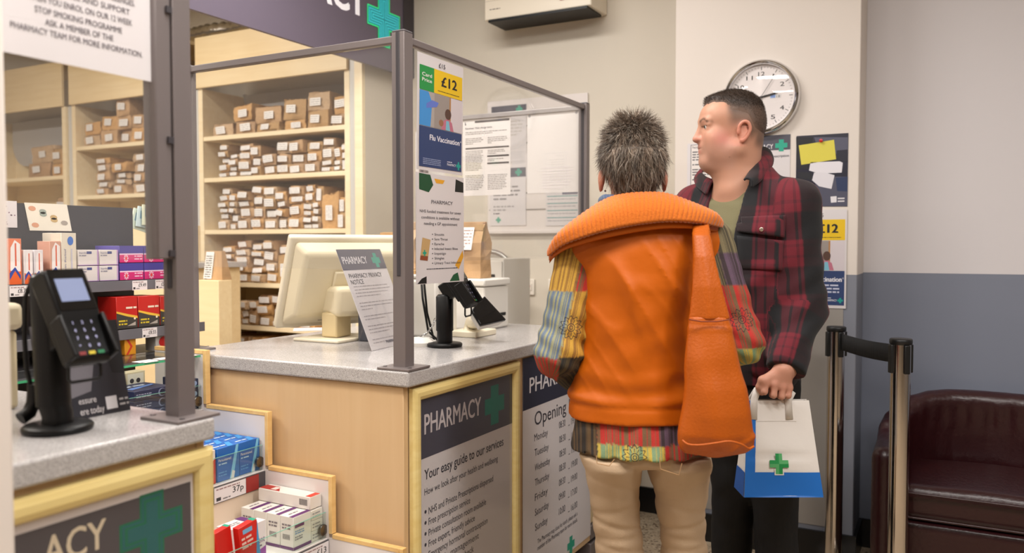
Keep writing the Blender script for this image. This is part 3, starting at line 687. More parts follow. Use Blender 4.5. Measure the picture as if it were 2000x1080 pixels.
fl = Flat((x0 - .012, 2.777, zb_ + .004), (1, 0, 0), (0, -1, 0), (.18, 0, 1)); fl.rect(0, 0, .055, zt_ - zb_ - .006, slip, .001); fl.greek(.006, zt_ - zb_ - .03, .05, 11, .011, (130, 126, 126), .4, 3); fl.build('form', t)
# ---------------------------------------------------------------- things on the counters
black = mat('black_plastic', (9, 9, 10), .42, spec=.35); black_gloss = mat('black_gloss', (12, 12, 14), .12); key_blk = mat('black_key', (30, 30, 34), .45)
cream = mat('cream_plastic', (226, 214, 184), .45, bump=.03, scale=300); cream2 = mat('cream_plastic_pale', (232, 222, 198), .45); white_pl = mat('white_plastic', (226, 222, 214), .4)
def frame_m(c, u, v, n): return Matrix(((u[0], v[0], n[0], c[0]), (u[1], v[1], n[1], c[1]), (u[2], v[2], n[2], c[2]), (0, 0, 0, 1)))
def mbuild(mb, name, parent, M, **k):
    mb.v = [tuple(M @ Vector(p)) for p in mb.v]; return mb.build(name, parent, **k)
def card_reader(label, x, y, n, tz, scr, pole_lean=(0, 0), loop=True, arm=.066, ptop=None):
    """payment terminal clamped to a round-footed stand; n is the way its screen faces"""
    t = thing('card_reader', label, 'card reader')
    b = MB(); b.lathe([(.001, 0), (.055, 0), (.058, .004), (.058, .009), (.054, .013), (.03, .015), (.001, .015)], black, (x, y, ZC)); b.build('stand_base', t)
    tx, ty = x + pole_lean[0], y + pole_lean[1]
    b = MB(); b.tube([(x, y, ZC + .014), (x, y, ZC + .03), ((x + tx) / 2, (y + ty) / 2, (ZC + tz) / 2 - .03)], .0255, black, 20); zp = ptop or tz; b.tube([((x + tx) / 2, (y + ty) / 2, (ZC + tz) / 2 - .035), (tx, ty, zp - .012), (tx, ty, zp - .004)], [.0285, .0285, .022], black, 20); b.build('stand_pole', t)
    n = Vector(n).normalized(); u = Vector((0, 0, 1)).cross(n).normalized(); v = n.cross(u); c = Vector((tx, ty, tz)) + n * arm - v * .0
    M = frame_m(c, u, v, n)
    b = MB(); b.box(-.016, .016, -.03, .03, -arm - .004, -.026, black); b.box(-.03, .03, -.055, .05, -.034, -.024, black); mbuild(b, 'bracket', t, M, bevel=.004)
    b = MB(); w = .0385
    out = [(-.088, -.022), (-.09, -.006), (-.082, .004), (-.012, .010), (-.004, .016), (.075, .02), (.086, .012), (.088, -.008), (.08, -.026), (-.08, -.026)]
    b.prism(out, -w, w, black, lambda v_, n_, u_: (u_, v_, n_)); body = mbuild(b, 'terminal', t, M, bevel=.005, seg=3)
    b = MB(); b.box(-w - .004, -w + .004, -.086, -.006, -.012, .021, black); mbuild(b, 'keypad_shield', body, M, bevel=.003); b = MB(); b.box(w - .004, w + .004, -.086, -.006, -.012, .021, black); mbuild(b, 'keypad_shield', body, M, bevel=.003)
    fl = Flat(M @ Vector((0, 0, .0195)), u, (n + v * -.045), None); fl.vv = (v + n * .045).normalized(); fl.o = M @ Vector((0, .032, .0192))
    fl.rect(-.034, -.03, .034, .05, black_gloss, .0002); fl.rect(-.026, -.013, .026, .031, mat('reader_screen', (120, 130, 160), .25, emit=(120, 130, 165), estr=scr), .0006); fl.build('screen', body)
    fl2 = Flat(fl.o, u, fl.n); fl2.vv = fl.vv
    if scr > .3: fl2.greek(-.014, .012, .014, 2, .009, (70, 78, 120), .3, 1, True)
    for k in range(3): fl2.ring(0, .042, .002 + .0022 * k, .0028 + .0022 * k, (150, 150, 150), .0012, 16)
    for k in range(4): fl2.rect(-.024 + k * .014, -.0225, -.017 + k * .014, -.0195, (150, 150, 156), .001)
    fl3 = Flat(M @ Vector((0, -.048, .0085)), u, n); fl3.vv = (v + n * .085).normalized(); fl3.n = (n - v * .085).normalized()
    for r_ in range(5):
        for q in range(3):
            if r_ == 4:
                fl3.rect(-.023 + q * .017, -.031, -.011 + q * .017, -.025, [(120, 30, 30), (190, 170, 40), (30, 110, 70)][q], .002); continue
            fl3.text('123456789*0#'[r_ * 3 + q], -.017 + q * .017, .026 - r_ * .0145, None, .006, (196, 196, 240), .01, .002, 'c')
    fl3.build('keypad', body)
    if loop:
        b = MB(); o = c - n * .02 - v * .06; s_ = [(-.028, 0), (-.03, -.05), (-.024, -.056), (.024, -.056), (.03, -.05), (.028, 0)]; vd = Vector((0, 0, 1))
        b.tube([o + u * a + vd * q + n * .012 for a, q in s_], .0028, black, 8); b.build('security_loop', t)
    return t
card_reader('near black card reader on a round stand beside the slotted screen post', -1.402, .898, (.8, .0, .5), 1.112, .42, (-.012, -.006), arm=.088, ptop=1.235)
card_reader('far black card reader on a round stand beside the cream customer display', -1.458, 2.255, (.8, .16, .56), 1.125, .35, (0, 0), True)

# cream till seen from behind
t = thing('till_monitor', 'cream touch screen till seen from behind on the main worktop', 'till')
th = math.radians(25); uu = Vector((.42, .907, 0)).normalized(); ns = Vector((-.907, .42, 0)).normalized(); nn = (ns * math.cos(th) + Vector((0, 0, 1)) * math.sin(th)).normalized(); vv = nn.cross(uu).normalized()
if vv.z < 0: vv = -vv
c = P(668, 550, D=2.96); M = frame_m(c, uu, vv, nn)
b = MB(); b.box(-.22, .22, -.182, .175, 0, .032, cream2); mon = mbuild(b, 'monitor', t, M, bevel=.009, seg=3)
b = MB(); z0, z1 = 0, -.062; A = [(-.206, -.168), (.206, -.168), (.206, .162), (-.206, .162)]; B_ = [(-.184, -.1), (.184, -.1), (.184, .14), (-.184, .14)]
b.add([(x, y, z0) for x, y in A] + [(x, y, z1) for x, y in B_], [(3, 2, 1, 0), (4, 5, 6, 7)] + [(i, (i + 1) % 4, 4 + (i + 1) % 4, 4 + i) for i in range(4)], cream); mbuild(b, 'rear_shell', mon, M, bevel=.014, seg=3)
b = MB(); b.box(-.19, .19, -.155, .15, .0325, .034, black_gloss); mbuild(b, 'screen', mon, M)
b = MB(); b.box(-.07, .07, -.115, .075, -.075, -.0622, cream); mbuild(b, 'mount_plate', t, M, bevel=.005)
fl = Flat(M @ Vector((-.11, -.118, -.028)), -uu, -nn, vv); fl.o = M @ Vector((-.08, -.112, -.0445)); fl.vv = (vv * .7 - nn * .45).normalized(); fl.n = (-nn * .7 - vv * .45).normalized(); fl.u = uu
fl.greek(0, .0, .075, 4, .011, (120, 110, 96), .4, 9, True, .0015); fl.build('rating_label', mon)
bx, by = -1.9, 2.24
o = M @ Vector((0, -.03, -.07)); b = MB(); q_ = Vector((bx, by, (ZC + o.z) / 2 + .055)); Mh = frame_m((o * .45 + q_ * .55), uu, Vector((0, 0, 1)), Vector(uu).cross(Vector((0, 0, 1)))); b.box(-.055, .055, -.05, .055, -.075, .075, cream, Mh); b.build('hinge', t, bevel=.02, seg=4)
one('stand_column', t, mat('till_column', (216, 196, 152), .5), (bx - .034, bx + .034, by - .04, by + .04, ZC + .012, q_.z - .03), bevel=.006)
one('stand_foot', t, cream2, (bx - .11, bx + .09, by - .1, by + .12, ZC, ZC + .011), bevel=.004)
t = thing('cable_box', 'small dark cable box behind the privacy notice', 'box'); one('body', t, mat('slate_plastic', (70, 72, 82), .5), (bx + .095, bx + .14, by + .0, by + .1, ZC, ZC + .105), bevel=.004)
for i in range(3): one('rib', t, plain((150, 148, 150)), (bx + .1405, bx + .142, by + .005, by + .095, ZC + .015 + i * .026, ZC + .03 + i * .026))

# slanted privacy notice
B0, B1 = P(725, 686, Z=ZC), P(806, 667.5, Z=ZC); u = (B1 - B0); wn = u.length; u.normalize(); T0 = P(655, 488, Y=2.03); v = (T0 - B0); hn = v.length; v = (v - u * v.dot(u)).normalized(); n = u.cross(v)
t = thing('privacy_notice', 'slanted acrylic stand with the PHARMACY PRIVACY NOTICE sheet, left of the screen post', 'sign')
fl = Flat(B0 + n * .003, u, n, v); sheet('sheet', t, fl, wn, hn, paper, .001)
fl0 = Flat(B0 + n * .0065, u, n, v); sheet('acrylic_front', t, fl0, wn, hn, glass_mat('sleeve_acrylic', (1, 1, 1), 1.4, .03), .002)
b = MB(); fb = B0 + Vector((-.10, .03, .0045)); b.tube([B0 + v * .14 - n * .004 + u * wn * .3, fb + u * .03], .002, glass_mat('sleeve_acrylic'), 6); b.tube([B0 + v * .14 - n * .004 + u * wn * .7, fb + u * .13], .002, glass_mat('sleeve_acrylic'), 6); b.build('prop', t)
fl.rect(0, hn * .79, wn, hn, (84, 82, 98)); line(fl, 'PHARMACY', 671, 516, 719, .026, (226, 222, 226), .016)
q = fl.px(734, 508); fl.cross(q[0], q[1], .026, (40, 156, 134), arm=.4)
line(fl, 'PHARMACY PRIVACY', 683, 544, 748, .0165, ink, .003); line(fl, 'NOTICE', 687, 556, 712, .0165, ink, .003)
yv = hn * .62
for i, k in enumerate((4, 3, 2, 3, 2, 1)): fl.greek(wn * .09, yv, wn * .93, k, .011, (168, 162, 166), .26, 40 + i); yv -= k * .011 + .012
line(fl, 'PHARMACY', 755, 670, 776, .01, (60, 60, 80), .01); q = fl.px(781, 666); fl.cross(q[0], q[1], .009, teal); fl.build('lettering', t)

# customer display with black glass on a cream foot
t = thing('customer_display', 'small black glass customer display on a cream foot beside the far card reader', 'display')
n = Vector((.62, -.42, .66)).normalized(); o = P(952, 612, D=2.80); fl = Flat(o, Vector((.42, .9, 0)), n)
q = [fl.px(*p) for p in ((919, 607), (947, 576), (991, 621), (938, 637))]
b = MB(); b.add([fl.at(a, c_, 0) for a, c_ in q] + [fl.at(a, c_, -.012) for a, c_ in q], [(3, 2, 1, 0), (4, 5, 6, 7)] + [(i, (i + 1) % 4, 4 + (i + 1) % 4, 4 + i) for i in range(4)], black_gloss); b.build('screen', t, bevel=.003)
b = MB(); b.add([fl.at(a * .97, c_ * .97, -.0125) for a, c_ in q] + [fl.at(a * .8, c_ * .8 - .0, -.045) for a, c_ in q], [(3, 2, 1, 0), (4, 5, 6, 7)] + [(i, (i + 1) % 4, 4 + (i + 1) % 4, 4 + i) for i in range(4)], white_pl); b.build('housing', t, bevel=.004)
f0 = P(931, 657, Z=ZC); fx, fy = f0.x - .03, f0.y + .02
b = MB(); b.tube([(fx, fy, ZC + .022), (fx, fy, ZC + .05), o - n * .04], [.034, .026, .024], cream2, 16); b.build('neck', t)
one('foot', t, cream2, (fx - .06, fx + .06, fy - .075, fy + .075, ZC, ZC + .022), bevel=.004)
# printers and clutter at the far end of the worktop
t = thing('label_printer', 'white boxy label printer behind the customer display', 'printer'); px0, py0 = -1.74, 2.74
one('body', t, white_pl, (px0 - .02, px0 + .15, py0, py0 + .2, ZC, ZC + .17), bevel=.008); one('lid', t, white_pl, (px0 - .025, px0 + .156, py0 - .006, py0 + .205, ZC + .172, ZC + .2), bevel=.006)
one('slot', t, black, (px0 + .151, px0 + .153, py0 + .03, py0 + .17, ZC + .05, ZC + .062))
t = thing('receipt_printer', 'white upright printer with cables under the treatment poster', 'printer')
one('body', t, white_pl, (-1.74, -1.61, 2.44, 2.58, ZC, ZC + .21), bevel=.012); one('lid', t, white_pl, (-1.735, -1.615, 2.445, 2.575, ZC + .211, ZC + .226), bevel=.006)
fl = Flat((-1.609, 2.45, ZC + .17), (0, 1, 0), (1, 0, 0)); fl.greek(.01, .01, .06, 2, .011, (70, 68, 70), .5, 5, True); fl.build('badge', t)
b = MB(); b.lathe([(.001, 0), (.05, 0), (.05, .012), (.03, .026), (.001, .028)], white_pl, (-1.545, 2.245, ZC), 24); b.build('cable_dome', label='white plastic dome on the worktop where the chain is anchored', cat='chain anchor')
b = MB(); p0 = Vector((-1.545, 2.245, ZC + .03)); p1 = Vector((-1.478, 2.268, 1.10)); nl = 17
for i in range(nl):
    a = i / nl; m = p0.lerp(p1, a) + Vector((0, 0, -.03 * math.sin(PI * a))); m2 = p0.lerp(p1, a + 1 / nl) + Vector((0, 0, -.03 * math.sin(PI * (a + 1 / nl)))); d = (m2 - m).normalized(); s_ = d.orthogonal().normalized(); s_ = s_ if i % 2 else d.cross(s_)
    c_ = (m + m2) / 2; b.tube([c_ + d * (.0062 * math.cos(k * PI / 5)) + s_ * (.0036 * math.sin(k * PI / 5)) for k in range(10)], .0012, mat('chain_steel', (190, 188, 186), .25, metal=1), 6, closed=True)
b.build('chain', label='thin steel chain hanging by the far card reader', cat='chain')
b = MB(); b.tube([(-1.60, 2.33, 1.15), (-1.575, 2.3, 1.1), (-1.56, 2.31, .99), (-1.54, 2.34, .956), (-1.5, 2.36, .954)], .004, black, 8); b.tube([(-1.61, 2.36, 1.15), (-1.585, 2.34, 1.05), (-1.57, 2.36, .955)], .004, black, 8); b.build('cable', label='pair of black cables dropping beside the white upright printer', cat='cable')
t = thing('cardboard_box', 'brown cardboard box printed in green behind the screen post', 'box'); q0 = P(742, 590, Y=2.62)
cb = mat('corrugated_card', (196, 156, 104), .7, bump=.1, scale=50); one('body', t, cb, (-2.12, -1.86, 2.66, 2.92, ZC, ZC + .235), bevel=.003)
fl = Flat((-2.12, 2.658, ZC), (1, 0, 0), (0, -1, 0)); fl.greek(.06, .205, .25, 1, .03, (52, 46, 40), .5, 2, True); fl.rect(.05, .03, .25, .17, (58, 78, 52)); fl.greek(.07, .12, .24, 3, .03, (180, 146, 96), .4, 3, True, .002); fl.build('print', t)
def stand_bag(name, label, x, y, z, w, d, h, m, form=True):
    t = thing(name, label, 'paper bag'); b = MB(); r = random.Random(int(w * 1e4)); vs = []; n = 8
    for k in range(n + 1):
        a = k / n; tp = 1 if a < .62 else 1 - (a - .62) / .38 * .93; zz = z + h * a
        for sx, sy in ((-1, -1), (0, -1.04), (1, -1), (1, 0), (1, 1), (0, 1), (-1, 1), (-1, 0)):
            gx = .8 if sx and sy == 0 and a > .4 else 1
            vs.append((x + sx * w / 2 * gx + r.uniform(-.003, .003), y + sy * d / 2 * tp + r.uniform(-.003, .003), zz))
    fs = [(i * 8 + j, i * 8 + (j + 1) % 8, (i + 1) * 8 + (j + 1) % 8, (i + 1) * 8 + j) for i in range(n) for j in range(8)] + [tuple(range(8))[::-1], tuple(range(n * 8, n * 8 + 8))]
    b.add(vs, fs, m, False); b.build('bag', t); b = MB(); b.box(x - w / 2 - .002, x + w / 2 + .002, y - d * .09, y + d * .03, z + h * .97, z + h * 1.0, m); b.box(x - w / 2, x + w / 2, y - d * .26, y - d * .24, z + h * .84, z + h * .99, m); b.build('folded_top', t, bevel=.002)
    if form:
        fl = Flat((x - w * .42, y - d * .56 - .004, z + h * .5), (1, 0, 0), (0, -1, 0), (0, .3, 1)); fl.rect(0, 0, w * .55, h * .42, slip, .001); fl.greek(.008, h * .35, w * .5, 6, h * .06, (170, 120, 110), .3, 8); fl.build('form', t)
    return t
q = P(929, 539, Z=ZC + .201); stand_bag('paper_bag', 'tall brown paper bag with folded top standing on the label printer', -1.69, 2.84, ZC + .201, .1, .085, .225, kraft[0])
stand_bag('paper_bag', 'brown paper bag with white form standing on the cardboard box', -1.955, 2.76, ZC + .237, .12, .09, .19, kraft[3])
stand_bag('paper_bag', 'brown paper bag lying behind the till, left of the form bag', -2.08, 2.82, ZC + .237, .1, .1, .15, kraft[1], False)
q = P(650, 660, Z=ZC)
b = MB(); b.tube([(q.x - .03, q.y, ZC + .006), (q.x + .02, q.y + .03, ZC + .006)], .0055, black_gloss, 10); b.tube([(q.x + .02, q.y + .03, ZC + .006), (q.x + .03, q.y + .036, ZC + .006)], [.004, .001], black, 8); b.build('pen', label='short black pen lying on the worktop below the till', cat='pen')
q = P(625, 648, Z=ZC); fl = Flat((q.x - .1, q.y - .04, ZC + .0015), (.75, .66, 0), (0, 0, 1)); o_ = sheet('paper_form', None, fl, .19, .12, paper, .0012, label='white paper forms lying on the worktop left of the till foot', cat='paper')
# the two nearest bits of the front counter
t = thing('flyer_stand', 'dark flyer in a holder behind the near card reader', 'flyer'); B0 = Vector((-1.452, .905, ZC)); u = Vector((0, 1, 0)); v = Vector((-.22, 0, 1)).normalized(); n = u.cross(v)
fl = Flat(B0, u, n, v); sheet('card', t, fl, .178, .185, mat('flyer_card', (46, 46, 52), .35), .002)
fl.poly([(.0, .03), (.1, .05), (.135, .185), (0, .185)], (112, 108, 114)); fl.poly([(.13, .185), (.178, .185), (.178, .075), (.15, .08)], (24, 24, 28)); fl.poly([(.02, .1), (.09, .1), (.09, .145), (.02, .15)], (214, 208, 206), .001)
fl.rect(.03, .128, .085, .14, (96, 100, 150), .0016)
u_, v_ = fl.px(155, 794); fl.text('essure', u_, .028, .036, .013, (196, 190, 190), .012); fl.text('ere today', u_, .007, .05, .014, (196, 190, 190), .012)
u_, v_ = fl.px(218, 786); fl.rect(u_ - .012, v_ - .012, u_ + .012, v_ + .013, (214, 210, 212), .001); fl.greek(u_ + .017, v_ + .002, u_ + .037, 2, .01, (180, 176, 176), .4, 4, True); fl.build('lettering', t)
t = thing('till_housing', 'beige till housing standing behind the near card reader', 'till'); one('body', t, mat('beige_plastic', (206, 192, 158), .5), (-1.93, -1.66, .6, .985, ZC, ZC + .16), bevel=.01); one('lid', t, mat('beige_plastic_pale', (216, 204, 174), .5), (-1.94, -1.65, .6, .992, ZC + .161, ZC + .215), bevel=.012)
b = MB(); c0 = P(42, 790, X=-1.47); b.tube([P(82, 553, X=-1.44), P(60, 553, X=-1.45), P(50, 580, X=-1.46), P(48, 660, X=-1.46), P(52, 720, X=-1.46), P(60, 752, X=-1.46)], .0042, black, 8); b.build('cable', label='thin black cable hanging beside the near card reader', cat='cable')
b = MB(); pts = [P(66, 750, X=-1.455), P(66, 785, X=-1.455), P(57, 806, X=-1.455), P(40, 818, X=-1.455)]; pts = [Vector((p.x, p.y, max(p.z, ZC + .0135))) for p in pts]; b.tube(pts, [.0105, .0125, .0125, .012], black, 12); b.build('handset', label='black scanner grip resting on the worktop behind the near card reader', cat='scanner')
# ---------------------------------------------------------------- medicines: stepped display between the counters
YD0, YD1 = YF1 + .004, YM0 - .002
STEP = [(-1.985, .785), (-1.735, .632), (-1.5, .472), (-1.262, .312)]     # front x and floor of each tier
TOPS = [.953, .79, .634, .474]
t = thing('medicine_display', 'white stepped medicine display with maple edging between the two counters', 'shelf')
x_b = -2.2
for yy in (YD1 - .016, YD0):
    out = [(x_b, .02)]; out += [(STEP[3][0], .02), (STEP[3][0], TOPS[3]), (STEP[2][0], TOPS[3]), (STEP[2][0], TOPS[2]), (STEP[1][0], TOPS[2]), (STEP[1][0], TOPS[1]), (STEP[0][0], TOPS[1]), (STEP[0][0], TOPS[0]), (x_b, TOPS[0])]
    b = MB(); b.prism(out, yy, yy + .016, white_lam, lambda u, v, h: (u, h, v)); side = b.build('side_panel', t)
    b = MB(); e = .0015
    for i in range(4):
        x, z0, z1 = STEP[i][0], (TOPS[i + 1] if i < 3 else .02), TOPS[i]; xb = STEP[i - 1][0] if i else x_b
        b.box(x + .0002, x + .012, yy - e, yy + .016 + e * .5, z0 + .0125 * (i < 3), z1 + .012, edge_wood); b.box(xb + .0125 * (i > 0), x, yy - e, yy + .016 + e * .5, z1 + .0002, z1 + .012, edge_wood)
    b.build('edging', side, bevel=.001)
ya, yb_ = YD0 + .0165, YD1 - .0165
glass_green = glass_mat('shelf_glass', (.95, .985, .965), 1.45, 0)
for i, (x, z) in enumerate(STEP):
    xb = STEP[i - 1][0] if i else x_b
    one('tier', t, white_lam, (xb + .002, x - .004, ya, yb_, z - .014, z)); 
    zr = STEP[i + 1][1] if i < 3 else .02
    one('riser', t, mat('display_riser', (226, 206, 184), .45), (x - .016, x - .004, ya, yb_, zr, z - .0145))
    g = MB(); g.box(x - .0125, x - .0095, ya + .001, yb_ - .001, z + .0005, z + .072, glass_green); g.box(x - .0126, x - .0094, ya + .001, yb_ - .001, z + .0722, z + .0732, mat('glass_edge', (120, 170, 150), .15)); g.build('glass_lip', t)
    b = MB(); Mx = Matrix.Translation((x - .011, yb_ - .011, z + .026)) @ Matrix.Rotation(PI / 2, 4, 'Y'); b.lathe([(.001, -.004), (.015, -.004), (.016, 0), (.015, .004), (.001, .004)], mat('clip_steel', (120, 116, 112), .3, metal=1), (0, 0, 0), 20, Mx); cl = b.build('lip_clip', t)
    s_ = one('ticket_strip', t, mat('ticket_strip', (74, 70, 74), .4), (x - .0038, x + .0, ya, yb_, z - .048, z - .002))
def ticket(parent, x, y0, w, z0, h, txt, col=(224, 216, 216), side=None):
    fl = Flat((x + .0012, y0, z0), (0, 1, 0), (1, 0, 0)); fl.rect(0, 0, w, h, col, 0)
    if txt: fl.text(txt, w * .92, h * .34, min(w * .5, h * .5 * len(txt) * .62), h * .4, (40, 38, 42), .012, .0006, 'r'); fl.greek(w * .06, h * .8, w * .8, 1, h * .2, (150, 120, 120), .4, 3, True, .0006); fl.rect(w * .06, h * .1, w * .2, h * .32, (60, 58, 60), .0006); fl.greek(w * .26, h * .12, w * .5, 1, h * .2, (120, 116, 116), .4, 6, True, .0006)
    return fl.build('price_ticket', parent)
st = [o for o in t.children if o.name.startswith('ticket_strip')]
ticket(st[0], STEP[0][0], yb_ - .075, .07, STEP[0][1] - .046, .042, '£1.29')
yw = P(418, 970, X=-1.735).y; ticket(st[1], STEP[1][0], yw, .112, STEP[1][1] - .046, .042, '37p'); fl = Flat((STEP[1][0] + .0008, yw + .113, STEP[1][1] - .0465), (0, 1, 0), (1, 0, 0)); fl.rect(0, 0, .048, .043, (150, 44, 38)); fl.build('ticket_marker', st[1])
ticket(st[2], STEP[2][0], yb_ - .13, .128, STEP[2][1] - .046, .042, '£13')
gs = one('glass_shelf', t, glass_green, (x_b + .01, -1.997, ya, yb_, .944, .950)); one('glass_edge', gs, mat('glass_edge_green', (70, 168, 120), .15), (-1.9968, -1.995, ya, yb_, .944, .950))
fl = Flat((-1.9945, yb_ - .2, .9505), (0, 1, 0), (0, 0, 1), (-1, 0, 0)); 
for k in range(3): fl.rect(.0 + k * .068, .012, .06 + k * .068, .05, (226, 218, 216), .0006); fl.rect(.005 + k * .068, -.004, .05 + k * .068, .008, (186, 60, 90) if k % 2 else (220, 210, 206), .0008)
fl.build('shelf_tickets', t)

def pack(label, x, y0, z0, w, h, d, col, paint=None, group=None, cat='medicine box', yaw=0, name='medicine_box', top=None, side=None):
    """carton with its printed front facing the aisle (+x); y0 is its near edge"""
    t = thing(name, label, cat, (x, y0 + w / 2, z0), yaw, group); m = mat('carton_%d_%d_%d' % col, col, .38)
    b = MB(); b.box(-d, 0, -w / 2, w / 2, 0, h, m); b.build('carton', t, bevel=.0008, seg=1)
    fl = Flat((.0002, -w / 2, 0), (0, 1, 0), (1, 0, 0))
    if paint:
        paint(fl, w, h); fl.build('front_print', t)
    if top:
        f2 = Flat((-.001, -w / 2, h + .0002), (0, 1, 0), (0, 0, 1), (-1, 0, 0)); top(f2, w, d); f2.build('top_print', t)
    if side:
        f3 = Flat((-d, -w / 2 - .0002, 0), (1, 0, 0), (0, -1, 0)); side(f3, d, h); f3.build('side_print', t)
    return t
# tier with paracetamol packs
def p_para(fl, w, h):
    fl.poly([(w * .55, 0), (w * .72, 0), (w * .98, h), (w * .86, h)], (120, 186, 222)); fl.poly([(w * .72, 0), (w, 0), (w, h), (w * .98, h)], (28, 104, 176), .0007); fl.poly([(w * .6, 0), (w * .75, 0), (w * .8, h * .2), (w * .68, h * .25)], (216, 214, 214), .0009)
    fl.text('Paracetamol', w * .06, h * .6, w * .56, h * .085, (224, 226, 232), .01); fl.greek(w * .06, h * .5, w * .5, 1, h * .1, (170, 200, 226), .4, 1, True); fl.greek(w * .06, h * .25, w * .42, 2, h * .09, (90, 150, 206), .4, 2, True)
blue = (22, 96, 176); z1 = STEP[1][1] + .001; xw = STEP[1][0] - .02
wb = .068
y1 = P(468, 900, X=xw).y; y0 = P(424, 900, X=xw).y; y2 = min(P(513, 900, X=xw).y, yb_ - .003); hb_ = .092
def t_blue(fl, w, d): fl.poly([(w * .5, 0), (w * .75, 0), (w, d), (w * .8, d)], (60, 140, 206)); fl.greek(w * .06, d * .4, w * .6, 1, d * .3, (210, 220, 230), .5, 5, True)
nm = ['front', 'second', 'third', 'fourth', 'rear']
for ci, (ya_, yb2, cn) in enumerate(((y0, y1 - .002, 'left'), (y1, y2, 'right'))):
    for k in range(5):
        pack('blue paracetamol box, %s of the %s file on the 37p tier' % (nm[k], cn), xw - k * .0425, ya_, z1, yb2 - ya_, hb_, .041, blue, p_para if k == 0 else None, 'blue paracetamol boxes', top=t_blue)
ys = P(412, 850, X=xw - .17).y
pack('blue paracetamol box lying across the top of the left file', xw - .13, y0 - .012, z1 + hb_ + .001, .075, .07, .04, blue, p_para, 'blue paracetamol boxes')
pack('blue paracetamol box behind the one lying across the left file', xw - .175, y0 - .012, z1 + hb_ + .001, .075, .07, .035, blue, None, 'blue paracetamol boxes', top=t_blue)
def p_red(fl, w, h): fl.poly([(0, 0), (w, 0), (w, h * .75), (0, h * .3)], (196, 44, 30))
pack('red and white medicine box at the left end of the 37p tier', xw, y0 - .066, z1, .06, hb_, .06, (222, 210, 204), p_red)
# tier with nicotine replacement and white-purple packs
x2 = STEP[2][0] - .02; z2 = STEP[2][1] + .001; pur = (92, 40, 100)
def p_wp(fl, w, h):
    fl.rect(0, 0, w, h * .09, pur); fl.greek(w * .1, h * .48, w * .8, 1, h * .2, (90, 84, 90), .7, 3, True); fl.greek(w * .1, h * .36, w * .5, 2, h * .08, (120, 150, 180), .5, 4, True)
    for k in range(9): fl.rect(w * (.1 + k * .08), h * .58, w * (.13 + k * .08), h * .72, (70, 66, 70), .0008)
def p_wp2(fl, w, h): fl.rect(0, 0, w, h * .09, pur); fl.rect(w * .08, h * .66, w * .6, h * .76, pur); fl.greek(w * .08, h * .54, w * .6, 2, h * .07, (110, 150, 190), .5, 4, True); fl.greek(w * .08, h * .36, w * .5, 2, h * .07, (120, 116, 120), .5, 4, True)
def t_wp(fl, w, d): fl.rect(w * .72, 0, w, d, pur); fl.greek(w * .1, d * .5, w * .6, 2, d * .2, (120, 112, 120), .4, 7, True)
ypx = [P(a, 1030, X=x2).y for a in (510, 546, 573, 608)]
def s_bar(fl, d, h):
    fl.rect(0, 0, d, h * .09, pur); fl.greek(d * .15, h * .72, d * .85, 2, h * .1, (120, 112, 116), .5, 4, True)
    for k in range(8): fl.rect(d * (.2 + k * .07), h * .3, d * (.23 + k * .07), h * .46, (70, 66, 70), .0008)
dx_ = x2 - P(547, 1060, Y=ypx[2]).x
def t_wp2(fl, w, d): fl.rect(0, 0, w, d * .3, pur); fl.greek(w * .2, d * .55, w * .7, 1, d * .25, (120, 112, 120), .4, 7, True)
for k in range(4): pack('white carton with a purple edge, %s of the four behind one another' % ['front', 'second', 'third', 'rear'][k], x2 - k * dx_, ypx[2], z2, ypx[3] - ypx[2] - .001, .088, dx_ - .001, (222, 218, 210), p_wp2 if k == 0 else None, 'white and purple cartons', top=t_wp2, side=s_bar)
y6 = yb_ - .002; y5 = ypx[3]
for k in range(3): pack('flat white carton stacked beside the glass clip, %s' % LV[k], x2, y5, z2 + k * .029, y6 - y5, .028, .15, (220, 214, 204), lambda fl, w, h: fl.greek(w * .1, h * .6, w * .8, 2, h * .3, (150, 146, 146), .4, 8, True), 'flat white cartons')
def t_red(fl, w, d): fl.rect(w * .1, d * .0, w * .95, d * .1, (200, 60, 40)); fl.poly([(w * .1, d * .6), (w * .8, d * .75), (w * .8, d), (w * .1, d)], (170, 50, 40)); fl.greek(w * .2, d * .7, w * .7, 1, d * .2, (226, 206, 196), .5, 4, True, .001)
pack('long white carton with a red stripe lying on the flat white stack', x2 - .004, y5, z2 + .0885, y6 - y5, .034, .19, (224, 216, 208), None, top=t_red, side=lambda fl, d, h: [fl.rect(d * (.8 + k * .014), h * .3, d * (.807 + k * .014), h * .8, (70, 66, 70)) for k in range(11)])
def p_rep(fl, w, h): fl.poly([(0, 0), (w, 0), (w, h * .34), (w * .55, h * .22), (0, h * .1)], (150, 60, 160)); fl.text('Replacement', w * .05, h * .46, w * .9, h * .17, (110, 40, 120), .002); fl.greek(w * .3, h * .36, w * .85, 1, h * .08, (90, 80, 90), .5, 1, True)
yr0, yr1 = P(463, 1030, X=x2 - .03).y, P(519, 1030, X=x2 - .03).y
pack('white and violet Replacement pack leaning beside the purple edged cartons', x2 - .03, yr0, z2, yr1 - yr0, .1, .03, (228, 222, 222), p_rep)
pack('white and violet carton behind the Replacement pack', x2 - .064, yr0 + .01, z2, yr1 - yr0 - .012, .094, .05, (222, 214, 210), None, top=t_wp)
